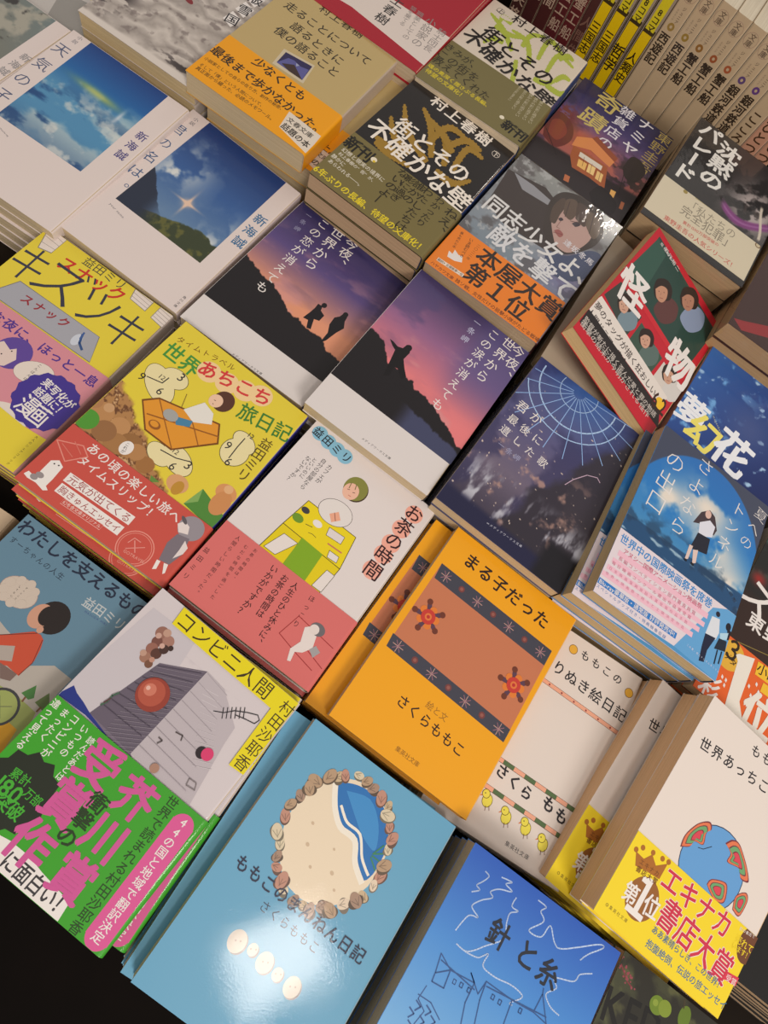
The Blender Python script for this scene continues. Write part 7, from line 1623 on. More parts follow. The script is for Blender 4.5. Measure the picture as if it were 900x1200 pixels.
BOOKS['black']['ops']=[
 ["P",[158,122,40],[[56.9,66.4],[53.8,64.6],[49.4,62.5],[44.3,60.1],[38.9,57.6],[33.9,54.9],[29.7,52.2],[26.1,49.1],[22.5,45.3],[18.9,41.2],[15.6,37.2],[12.7,33.8],[10.5,31.5],[9.4,33.1],[11.1,36.0],[13.5,40.1],[16.4,44.8],[19.8,49.7],[23.7,54.3],[27.8,58.3],[32.5,61.5],[37.8,64.4],[43.4,66.9],[48.6,68.9],[53.0,70.4],[56.1,71.4]]],
 ["E",[158,122,40],[53.8,64.6],0.78,0.78,0],
 ["E",[158,122,40],[49.4,62.5],0.78,0.78,0],
 ["E",[158,122,40],[44.3,60.1],0.78,0.78,0],
 ["E",[158,122,40],[38.9,57.6],0.78,0.78,0],
 ["E",[158,122,40],[33.9,54.9],0.78,0.78,0],
 ["E",[158,122,40],[29.7,52.2],0.78,0.78,0],
 ["E",[158,122,40],[26.1,49.1],0.78,0.78,0],
 ["E",[158,122,40],[22.5,45.3],0.78,0.78,0],
 ["E",[158,122,40],[18.9,41.2],0.78,0.78,0],
 ["E",[158,122,40],[15.6,37.2],0.78,0.78,0],
 ["E",[158,122,40],[12.7,33.8],0.78,0.78,0],
 ["E",[158,122,40],[53.0,70.4],0.78,0.78,0],
 ["E",[158,122,40],[48.6,68.9],0.78,0.78,0],
 ["E",[158,122,40],[43.4,66.9],0.78,0.78,0],
 ["E",[158,122,40],[37.8,64.4],0.78,0.78,0],
 ["E",[158,122,40],[32.5,61.5],0.78,0.78,0],
 ["E",[158,122,40],[27.8,58.3],0.78,0.78,0],
 ["E",[158,122,40],[23.7,54.3],0.78,0.78,0],
 ["E",[158,122,40],[19.8,49.7],0.78,0.78,0],
 ["E",[158,122,40],[16.4,44.8],0.78,0.78,0],
 ["E",[158,122,40],[13.5,40.1],0.78,0.78,0],
 ["E",[158,122,40],[11.1,36.0],0.78,0.78,0],
 ["P",[158,122,40],[[57.9,60.8],[56.3,57.6],[53.8,53.1],[50.8,47.8],[47.5,42.3],[44.1,37.2],[40.7,33.0],[37.4,29.7],[33.9,27.0],[30.5,24.8],[27.4,23.1],[24.8,21.9],[22.9,21.1],[22.3,23.3],[24.0,25.1],[26.4,27.2],[29.1,29.7],[32.1,32.3],[35.0,35.2],[37.7,38.3],[40.5,42.1],[43.7,46.9],[47.1,52.1],[50.2,57.0],[53.0,61.1],[55.1,63.9]]],
 ["E",[158,122,40],[56.3,57.6],0.78,0.78,0],
 ["E",[158,122,40],[53.8,53.1],0.78,0.78,0],
 ["E",[158,122,40],[50.8,47.8],0.78,0.78,0],
 ["E",[158,122,40],[47.5,42.3],0.78,0.78,0],
 ["E",[158,122,40],[44.1,37.2],0.78,0.78,0],
 ["E",[158,122,40],[40.7,33.0],0.78,0.78,0],
 ["E",[158,122,40],[37.4,29.7],0.78,0.78,0],
 ["E",[158,122,40],[33.9,27.0],0.78,0.78,0],
 ["E",[158,122,40],[30.5,24.8],0.78,0.78,0],
 ["E",[158,122,40],[27.4,23.1],0.78,0.78,0],
 ["E",[158,122,40],[24.8,21.9],0.78,0.78,0],
 ["E",[158,122,40],[53.0,61.1],0.78,0.78,0],
 ["E",[158,122,40],[50.2,57.0],0.78,0.78,0],
 ["E",[158,122,40],[47.1,52.1],0.78,0.78,0],
 ["E",[158,122,40],[43.7,46.9],0.78,0.78,0],
 ["E",[158,122,40],[40.5,42.1],0.78,0.78,0],
 ["E",[158,122,40],[37.7,38.3],0.78,0.78,0],
 ["E",[158,122,40],[35.0,35.2],0.78,0.78,0],
 ["E",[158,122,40],[32.1,32.3],0.78,0.78,0],
 ["E",[158,122,40],[29.1,29.7],0.78,0.78,0],
 ["E",[158,122,40],[26.4,27.2],0.78,0.78,0],
 ["E",[158,122,40],[24.0,25.1],0.78,0.78,0],
 ["P",[158,122,40],[[70.2,59.9],[69.1,57.0],[67.4,53.0],[65.3,48.1],[62.7,43.0],[59.7,38.2],[56.3,34.3],[52.5,31.5],[48.3,29.6],[44.0,28.3],[40.0,27.4],[36.6,26.9],[34.2,26.6],[34.1,29.0],[36.4,30.4],[39.7,31.9],[43.5,33.7],[47.4,35.6],[51.0,37.8],[53.7,40.1],[56.1,43.2],[58.6,47.2],[61.1,51.7],[63.4,56.2],[65.4,60.0],[67.1,62.6]]],
 ["E",[158,122,40],[69.1,57.0],0.78,0.78,0],
 ["E",[158,122,40],[67.4,53.0],0.78,0.78,0],
 ["E",[158,122,40],[65.3,48.1],0.78,0.78,0],
 ["E",[158,122,40],[62.7,43.0],0.78,0.78,0],
 ["E",[158,122,40],[59.7,38.2],0.78,0.78,0],
 ["E",[158,122,40],[56.3,34.3],0.78,0.78,0],
 ["E",[158,122,40],[52.5,31.5],0.78,0.78,0],
 ["E",[158,122,40],[48.3,29.6],0.78,0.78,0],
 ["E",[158,122,40],[44.0,28.3],0.78,0.78,0],
 ["E",[158,122,40],[40.0,27.4],0.78,0.78,0],
 ["E",[158,122,40],[36.6,26.9],0.78,0.78,0],
 ["E",[158,122,40],[65.4,60.0],0.78,0.78,0],
 ["E",[158,122,40],[63.4,56.2],0.78,0.78,0],
 ["E",[158,122,40],[61.1,51.7],0.78,0.78,0],
 ["E",[158,122,40],[58.6,47.2],0.78,0.78,0],
 ["E",[158,122,40],[56.1,43.2],0.78,0.78,0],
 ["E",[158,122,40],[53.7,40.1],0.78,0.78,0],
 ["E",[158,122,40],[51.0,37.8],0.78,0.78,0],
 ["E",[158,122,40],[47.4,35.6],0.78,0.78,0],
 ["E",[158,122,40],[43.5,33.7],0.78,0.78,0],
 ["E",[158,122,40],[39.7,31.9],0.78,0.78,0],
 ["E",[158,122,40],[36.4,30.4],0.78,0.78,0],
 ["P",[158,122,40],[[77.8,59.0],[77.6,55.4],[76.9,50.2],[76.1,44.3],[75.4,38.5],[75.2,33.8],[75.3,31.5],[75.8,30.8],[77.6,30.0],[80.3,29.7],[83.3,29.7],[86.1,29.7],[87.9,29.4],[87.9,26.9],[86.1,26.2],[83.4,25.1],[80.2,24.1],[76.7,23.6],[73.3,24.3],[70.6,27.5],[69.7,32.7],[70.1,38.7],[71.0,45.0],[72.1,51.1],[73.2,56.1],[74.0,59.5]]],
 ["E",[158,122,40],[77.6,55.4],0.78,0.78,0],
 ["E",[158,122,40],[76.9,50.2],0.78,0.78,0],
 ["E",[158,122,40],[76.1,44.3],0.78,0.78,0],
 ["E",[158,122,40],[75.4,38.5],0.78,0.78,0],
 ["E",[158,122,40],[75.2,33.8],0.78,0.78,0],
 ["E",[158,122,40],[75.3,31.5],0.78,0.78,0],
 ["E",[158,122,40],[75.8,30.8],0.78,0.78,0],
 ["E",[158,122,40],[77.6,30.0],0.78,0.78,0],
 ["E",[158,122,40],[80.3,29.7],0.78,0.78,0],
 ["E",[158,122,40],[83.3,29.7],0.78,0.78,0],
 ["E",[158,122,40],[86.1,29.7],0.78,0.78,0],
 ["E",[158,122,40],[73.2,56.1],0.78,0.78,0],
 ["E",[158,122,40],[72.1,51.1],0.78,0.78,0],
 ["E",[158,122,40],[71.0,45.0],0.78,0.78,0],
 ["E",[158,122,40],[70.1,38.7],0.78,0.78,0],
 ["E",[158,122,40],[69.7,32.7],0.78,0.78,0],
 ["E",[158,122,40],[70.6,27.5],0.78,0.78,0],
 ["E",[158,122,40],[73.3,24.3],0.78,0.78,0],
 ["E",[158,122,40],[76.7,23.6],0.78,0.78,0],
 ["E",[158,122,40],[80.2,24.1],0.78,0.78,0],
 ["E",[158,122,40],[83.4,25.1],0.78,0.78,0],
 ["E",[158,122,40],[86.1,26.2],0.78,0.78,0],
 ["P",[158,122,40],[[60.8,47.3],[61.8,44.8],[63.0,41.0],[64.2,36.6],[65.6,32.3],[67.0,28.7],[68.2,26.6],[69.8,25.4],[72.3,24.6],[75.2,24.2],[78.1,24.1],[80.7,23.9],[82.6,23.5],[82.5,21.0],[80.7,20.3],[78.1,19.4],[74.9,18.6],[71.4,18.1],[68.0,18.5],[64.8,20.3],[62.4,23.8],[60.6,28.3],[59.2,33.3],[58.2,38.0],[57.5,42.1],[57.1,44.9]]],
 ["E",[158,122,40],[61.8,44.8],0.78,0.78,0],
 ["E",[158,122,40],[63.0,41.0],0.78,0.78,0],
 ["E",[158,122,40],[64.2,36.6],0.78,0.78,0],
 ["E",[158,122,40],[65.6,32.3],0.78,0.78,0],
 ["E",[158,122,40],[67.0,28.7],0.78,0.78,0],
 ["E",[158,122,40],[68.2,26.6],0.78,0.78,0],
 ["E",[158,122,40],[69.8,25.4],0.78,0.78,0],
 ["E",[158,122,40],[72.3,24.6],0.78,0.78,0],
 ["E",[158,122,40],[75.2,24.2],0.78,0.78,0],
 ["E",[158,122,40],[78.1,24.1],0.78,0.78,0],
 ["E",[158,122,40],[80.7,23.9],0.78,0.78,0],
 ["E",[158,122,40],[57.5,42.1],0.78,0.78,0],
 ["E",[158,122,40],[58.2,38.0],0.78,0.78,0],
 ["E",[158,122,40],[59.2,33.3],0.78,0.78,0],
 ["E",[158,122,40],[60.6,28.3],0.78,0.78,0],
 ["E",[158,122,40],[62.4,23.8],0.78,0.78,0],
 ["E",[158,122,40],[64.8,20.3],0.78,0.78,0],
 ["E",[158,122,40],[68.0,18.5],0.78,0.78,0],
 ["E",[158,122,40],[71.4,18.1],0.78,0.78,0],
 ["E",[158,122,40],[74.9,18.6],0.78,0.78,0],
 ["E",[158,122,40],[78.1,19.4],0.78,0.78,0],
 ["E",[158,122,40],[80.7,20.3],0.78,0.78,0],
 ["P",[158,122,40],[[48.7,54.4],[49.0,50.8],[49.2,45.6],[49.3,39.7],[49.7,33.9],[50.3,29.1],[51.1,26.4],[52.6,25.0],[55.3,24.0],[58.9,23.5],[62.6,23.4],[65.9,23.3],[68.1,22.9],[68.0,20.4],[65.7,19.7],[62.4,18.7],[58.5,17.9],[54.3,17.5],[50.3,18.2],[47.0,20.9],[45.0,25.9],[44.2,32.0],[44.1,38.5],[44.3,44.7],[44.6,49.9],[44.8,53.5]]],
 ["E",[158,122,40],[49.0,50.8],0.78,0.78,0],
 ["E",[158,122,40],[49.2,45.6],0.78,0.78,0],
 ["E",[158,122,40],[49.3,39.7],0.78,0.78,0],
 ["E",[158,122,40],[49.7,33.9],0.78,0.78,0],
 ["E",[158,122,40],[50.3,29.1],0.78,0.78,0],
 ["E",[158,122,40],[51.1,26.4],0.78,0.78,0],
 ["E",[158,122,40],[52.6,25.0],0.78,0.78,0],
 ["E",[158,122,40],[55.3,24.0],0.78,0.78,0],
 ["E",[158,122,40],[58.9,23.5],0.78,0.78,0],
 ["E",[158,122,40],[62.6,23.4],0.78,0.78,0],
 ["E",[158,122,40],[65.9,23.3],0.78,0.78,0],
 ["E",[158,122,40],[44.6,49.9],0.78,0.78,0],
 ["E",[158,122,40],[44.3,44.7],0.78,0.78,0],
 ["E",[158,122,40],[44.1,38.5],0.78,0.78,0],
 ["E",[158,122,40],[44.2,32.0],0.78,0.78,0],
 ["E",[158,122,40],[45.0,25.9],0.78,0.78,0],
 ["E",[158,122,40],[47.0,20.9],0.78,0.78,0],
 ["E",[158,122,40],[50.3,18.2],0.78,0.78,0],
 ["E",[158,122,40],[54.3,17.5],0.78,0.78,0],
 ["E",[158,122,40],[58.5,17.9],0.78,0.78,0],
 ["E",[158,122,40],[62.4,18.7],0.78,0.78,0],
 ["E",[158,122,40],[65.7,19.7],0.78,0.78,0],
 ["P",[158,122,40],[[39.6,79.4],[37.8,78.9],[35.2,78.5],[32.3,78.1],[29.2,77.8],[26.2,77.6],[23.7,77.6],[21.6,77.7],[19.5,77.8],[17.5,78.1],[15.8,78.4],[14.4,78.8],[13.4,79.3],[13.6,81.5],[14.8,82.1],[16.3,82.7],[18.0,83.2],[20.0,83.7],[22.2,84.1],[24.3,84.4],[26.9,84.7],[29.8,84.9],[32.9,85.0],[35.8,84.9],[38.2,84.8],[40.0,84.5]]],
 ["E",[158,122,40],[37.8,78.9],0.78,0.78,0],
 ["E",[158,122,40],[35.2,78.5],0.78,0.78,0],
 ["E",[158,122,40],[32.3,78.1],0.78,0.78,0],
 ["E",[158,122,40],[29.2,77.8],0.78,0.78,0],
 ["E",[158,122,40],[26.2,77.6],0.78,0.78,0],
 ["E",[158,122,40],[23.7,77.6],0.78,0.78,0],
 ["E",[158,122,40],[21.6,77.7],0.78,0.78,0],
 ["E",[158,122,40],[19.5,77.8],0.78,0.78,0],
 ["E",[158,122,40],[17.5,78.1],0.78,0.78,0],
 ["E",[158,122,40],[15.8,78.4],0.78,0.78,0],
 ["E",[158,122,40],[14.4,78.8],0.78,0.78,0],
 ["E",[158,122,40],[38.2,84.8],0.78,0.78,0],
 ["E",[158,122,40],[35.8,84.9],0.78,0.78,0],
 ["E",[158,122,40],[32.9,85.0],0.78,0.78,0],
 ["E",[158,122,40],[29.8,84.9],0.78,0.78,0],
 ["E",[158,122,40],[26.9,84.7],0.78,0.78,0],
 ["E",[158,122,40],[24.3,84.4],0.78,0.78,0],
 ["E",[158,122,40],[22.2,84.1],0.78,0.78,0],
 ["E",[158,122,40],[20.0,83.7],0.78,0.78,0],
 ["E",[158,122,40],[18.0,83.2],0.78,0.78,0],
 ["E",[158,122,40],[16.3,82.7],0.78,0.78,0],
 ["E",[158,122,40],[14.8,82.1],0.78,0.78,0],
 ["P",[158,122,40],[[66.2,73.3],[68.1,73.8],[70.9,74.4],[74.1,75.0],[77.6,75.2],[81.1,74.9],[84.2,73.7],[86.7,71.4],[88.8,68.3],[90.4,64.8],[91.7,61.5],[92.7,58.6],[93.3,56.5],[91.9,54.9],[90.6,56.4],[89.0,58.7],[87.2,61.4],[85.4,64.0],[83.5,66.0],[81.8,67.2],[79.8,67.8],[77.0,68.0],[73.8,68.0],[70.7,67.8],[67.9,67.8],[66.0,68.0]]],
 ["E",[158,122,40],[68.1,73.8],0.78,0.78,0],
 ["E",[158,122,40],[70.9,74.4],0.78,0.78,0],
 ["E",[158,122,40],[74.1,75.0],0.78,0.78,0],
 ["E",[158,122,40],[77.6,75.2],0.78,0.78,0],
 ["E",[158,122,40],[81.1,74.9],0.78,0.78,0],
 ["E",[158,122,40],[84.2,73.7],0.78,0.78,0],
 ["E",[158,122,40],[86.7,71.4],0.78,0.78,0],
 ["E",[158,122,40],[88.8,68.3],0.78,0.78,0],
 ["E",[158,122,40],[90.4,64.8],0.78,0.78,0],
 ["E",[158,122,40],[91.7,61.5],0.78,0.78,0],
 ["E",[158,122,40],[92.7,58.6],0.78,0.78,0],
 ["E",[158,122,40],[67.9,67.8],0.78,0.78,0],
 ["E",[158,122,40],[70.7,67.8],0.78,0.78,0],
 ["E",[158,122,40],[73.8,68.0],0.78,0.78,0],
 ["E",[158,122,40],[77.0,68.0],0.78,0.78,0],
 ["E",[158,122,40],[79.8,67.8],0.78,0.78,0],
 ["E",[158,122,40],[81.8,67.2],0.78,0.78,0],
 ["E",[158,122,40],[83.5,66.0],0.78,0.78,0],
 ["E",[158,122,40],[85.4,64.0],0.78,0.78,0],
 ["E",[158,122,40],[87.2,61.4],0.78,0.78,0],
 ["E",[158,122,40],[89.0,58.7],0.78,0.78,0],
 ["E",[158,122,40],[90.6,56.4],0.78,0.78,0],
 ["P",[158,122,40],[[42.0,70.1],[40.0,69.4],[37.1,68.7],[33.7,67.9],[30.3,67.1],[27.1,66.1],[24.4,65.0],[22.1,63.3],[19.4,60.9],[16.7,58.2],[14.2,55.5],[11.9,53.1],[10.2,51.6],[9.2,53.2],[10.4,55.4],[12.2,58.4],[14.4,61.9],[17.0,65.4],[19.9,68.6],[23.0,71.3],[26.4,73.0],[30.1,74.2],[33.8,74.9],[37.2,75.2],[40.1,75.3],[42.1,75.3]]],
 ["E",[158,122,40],[40.0,69.4],0.78,0.78,0],
 ["E",[158,122,40],[37.1,68.7],0.78,0.78,0],
 ["E",[158,122,40],[33.7,67.9],0.78,0.78,0],
 ["E",[158,122,40],[30.3,67.1],0.78,0.78,0],
 ["E",[158,122,40],[27.1,66.1],0.78,0.78,0],
 ["E",[158,122,40],[24.4,65.0],0.78,0.78,0],
 ["E",[158,122,40],[22.1,63.3],0.78,0.78,0],
 ["E",[158,122,40],[19.4,60.9],0.78,0.78,0],
 ["E",[158,122,40],[16.7,58.2],0.78,0.78,0],
 ["E",[158,122,40],[14.2,55.5],0.78,0.78,0],
 ["E",[158,122,40],[11.9,53.1],0.78,0.78,0],
 ["E",[158,122,40],[40.1,75.3],0.78,0.78,0],
 ["E",[158,122,40],[37.2,75.2],0.78,0.78,0],
 ["E",[158,122,40],[33.8,74.9],0.78,0.78,0],
 ["E",[158,122,40],[30.1,74.2],0.78,0.78,0],
 ["E",[158,122,40],[26.4,73.0],0.78,0.78,0],
 ["E",[158,122,40],[23.0,71.3],0.78,0.78,0],
 ["E",[158,122,40],[19.9,68.6],0.78,0.78,0],
 ["E",[158,122,40],[17.0,65.4],0.78,0.78,0],
 ["E",[158,122,40],[14.4,61.9],0.78,0.78,0],
 ["E",[158,122,40],[12.2,58.4],0.78,0.78,0],
 ["E",[158,122,40],[10.4,55.4],0.78,0.78,0],
 ["P",[158,122,40],[[16.0,86.6],[17.5,87.2],[19.5,88.0],[22.0,88.8],[24.8,89.5],[27.7,89.9],[30.7,90.0],[34.0,89.7],[37.7,89.0],[41.4,88.2],[44.9,87.3],[47.9,86.3],[50.0,85.5],[49.6,83.3],[47.3,83.1],[44.2,83.0],[40.5,83.1],[36.6,83.2],[33.0,83.3],[30.0,83.2],[27.3,82.9],[24.6,82.5],[22.0,82.1],[19.6,81.7],[17.5,81.5],[16.0,81.5]]],
 ["E",[158,122,40],[17.5,87.2],0.78,0.78,0],
 ["E",[158,122,40],[19.5,88.0],0.78,0.78,0],
 ["E",[158,122,40],[22.0,88.8],0.78,0.78,0],
 ["E",[158,122,40],[24.8,89.5],0.78,0.78,0],
 ["E",[158,122,40],[27.7,89.9],0.78,0.78,0],
 ["E",[158,122,40],[30.7,90.0],0.78,0.78,0],
 ["E",[158,122,40],[34.0,89.7],0.78,0.78,0],
 ["E",[158,122,40],[37.7,89.0],0.78,0.78,0],
 ["E",[158,122,40],[41.4,88.2],0.78,0.78,0],
 ["E",[158,122,40],[44.9,87.3],0.78,0.78,0],
 ["E",[158,122,40],[47.9,86.3],0.78,0.78,0],
 ["E",[158,122,40],[17.5,81.5],0.78,0.78,0],
 ["E",[158,122,40],[19.6,81.7],0.78,0.78,0],
 ["E",[158,122,40],[22.0,82.1],0.78,0.78,0],
 ["E",[158,122,40],[24.6,82.5],0.78,0.78,0],
 ["E",[158,122,40],[27.3,82.9],0.78,0.78,0],
 ["E",[158,122,40],[30.0,83.2],0.78,0.78,0],
 ["E",[158,122,40],[33.0,83.3],0.78,0.78,0],
 ["E",[158,122,40],[36.6,83.2],0.78,0.78,0],
 ["E",[158,122,40],[40.5,83.1],0.78,0.78,0],
 ["E",[158,122,40],[44.2,83.0],0.78,0.78,0],
 ["E",[158,122,40],[47.3,83.1],0.78,0.78,0],
 ["P",[158,122,40],[[67.0,41.6],[65.5,40.2],[63.2,38.3],[60.5,36.1],[57.6,34.1],[54.7,32.3],[52.1,31.0],[49.7,30.3],[47.5,30.1],[45.6,30.2],[43.9,30.5],[42.6,31.0],[41.6,31.4],[41.7,33.9],[42.8,34.6],[44.2,35.2],[45.8,35.7],[47.5,36.4],[49.3,37.1],[51.1,38.0],[53.2,39.3],[55.8,40.9],[58.7,42.7],[61.5,44.4],[63.9,45.7],[65.7,46.5]]],
 ["E",[158,122,40],[65.5,40.2],0.78,0.78,0],
 ["E",[158,122,40],[63.2,38.3],0.78,0.78,0],
 ["E",[158,122,40],[60.5,36.1],0.78,0.78,0],
 ["E",[158,122,40],[57.6,34.1],0.78,0.78,0],
 ["E",[158,122,40],[54.7,32.3],0.78,0.78,0],
 ["E",[158,122,40],[52.1,31.0],0.78,0.78,0],
 ["E",[158,122,40],[49.7,30.3],0.78,0.78,0],
 ["E",[158,122,40],[47.5,30.1],0.78,0.78,0],
 ["E",[158,122,40],[45.6,30.2],0.78,0.78,0],
 ["E",[158,122,40],[43.9,30.5],0.78,0.78,0],
 ["E",[158,122,40],[42.6,31.0],0.78,0.78,0],
 ["E",[158,122,40],[63.9,45.7],0.78,0.78,0],
 ["E",[158,122,40],[61.5,44.4],0.78,0.78,0],
 ["E",[158,122,40],[58.7,42.7],0.78,0.78,0],
 ["E",[158,122,40],[55.8,40.9],0.78,0.78,0],
 ["E",[158,122,40],[53.2,39.3],0.78,0.78,0],
 ["E",[158,122,40],[51.1,38.0],0.78,0.78,0],
 ["E",[158,122,40],[49.3,37.1],0.78,0.78,0],
 ["E",[158,122,40],[47.5,36.4],0.78,0.78,0],
 ["E",[158,122,40],[45.8,35.7],0.78,0.78,0],
 ["E",[158,122,40],[44.2,35.2],0.78,0.78,0],
 ["E",[158,122,40],[42.8,34.6],0.78,0.78,0],
 ["H",[238,228,214],"村上春樹",[21.7,5.8],[83.9,6.8],0.95,2],
 ["H",[240,230,216],"街とその",[16.1,54.3],[90.1,55.9],1.15,2],
 ["H",[240,230,216],"不確かな壁",[5.6,72.6],[108.2,80.9],1.15,2],
 ["E",[220,210,195],[92.8,14.2],3.6,3.6,0],
 ["E",[34,30,30],[92.8,14.2],3.2,3.2,0],
 ["H",[225,215,200],"下",[89.3,14.3],[96.3,14.2],1,0],
 ["BAND"],
 ["H",[30,28,24],"新刊",[-0.8,101.5],[24.6,102.4],1.2,3],
 ["H",[60,56,40],"新潮文庫",[2.3,96.6],[19.7,96.6],0.8,1],
 ["E",[235,225,200],[26.4,101.5],2.6,2.6,0],
 ["E",[225,190,40],[27.4,102.9],1.2,1.2,0],
 ["H",[222,214,196],"幻想と現実の境界に",[3.4,112.0],[43.9,112.5],1.15,1],
 ["H",[222,214,196],"村上春樹の“街”が、",[4.1,117.5],[40.2,119.1],1.15,1],
 ["H",[222,214,196],"静かに",[1.6,123.0],[14.5,124.1],1.15,1],
 ["H",[222,214,196],"あらわれる――。",[2.8,129.1],[35.8,130.2],1.15,1],
 ["H",[228,205,40],"6年ぶりの長編、待望の文庫化！",[-0.7,143.0],[102.3,143.0],1.15,2],
 ["V",[46,40,26],"ねえ、",[99.1,92.0],[100.8,123.2],1.15,1],
 ["V",[46,40,26],"わかったり",[85.5,86.4],[86.4,123.7],1.15,1],
 ["V",[46,40,26],"わたしたちは",[73.6,87.4],[77.4,140.4],1.15,1],
 ["V",[46,40,26],"誰かの",[65.5,90.4],[67.1,116.6],1.15,1],
 ["V",[46,40,26],"影に過ぎ",[56.9,91.4],[59.2,123.1],1.15,1],
 ["V",[46,40,26],"ないのよ―",[50.3,90.2],[50.9,134.6],1.15,1],
]
BOOKS['white']=dict(c=[-165.7, 544.6, 4.4], a=[5.21, -2.24, -1.88], T=10.3, cover=[222, 208, 190], spine=[44, 70, 120], page=[215, 195, 165], label="ivory paperback with lime green leaf branches and black title above an olive band", short="ivory and lime green paperback with an olive band", band={"col": [122, 112, 70], "top": 85.0, "spine": [112, 100, 60]}, n=8, step=10.55)
BOOKS['white']['grid']=[]
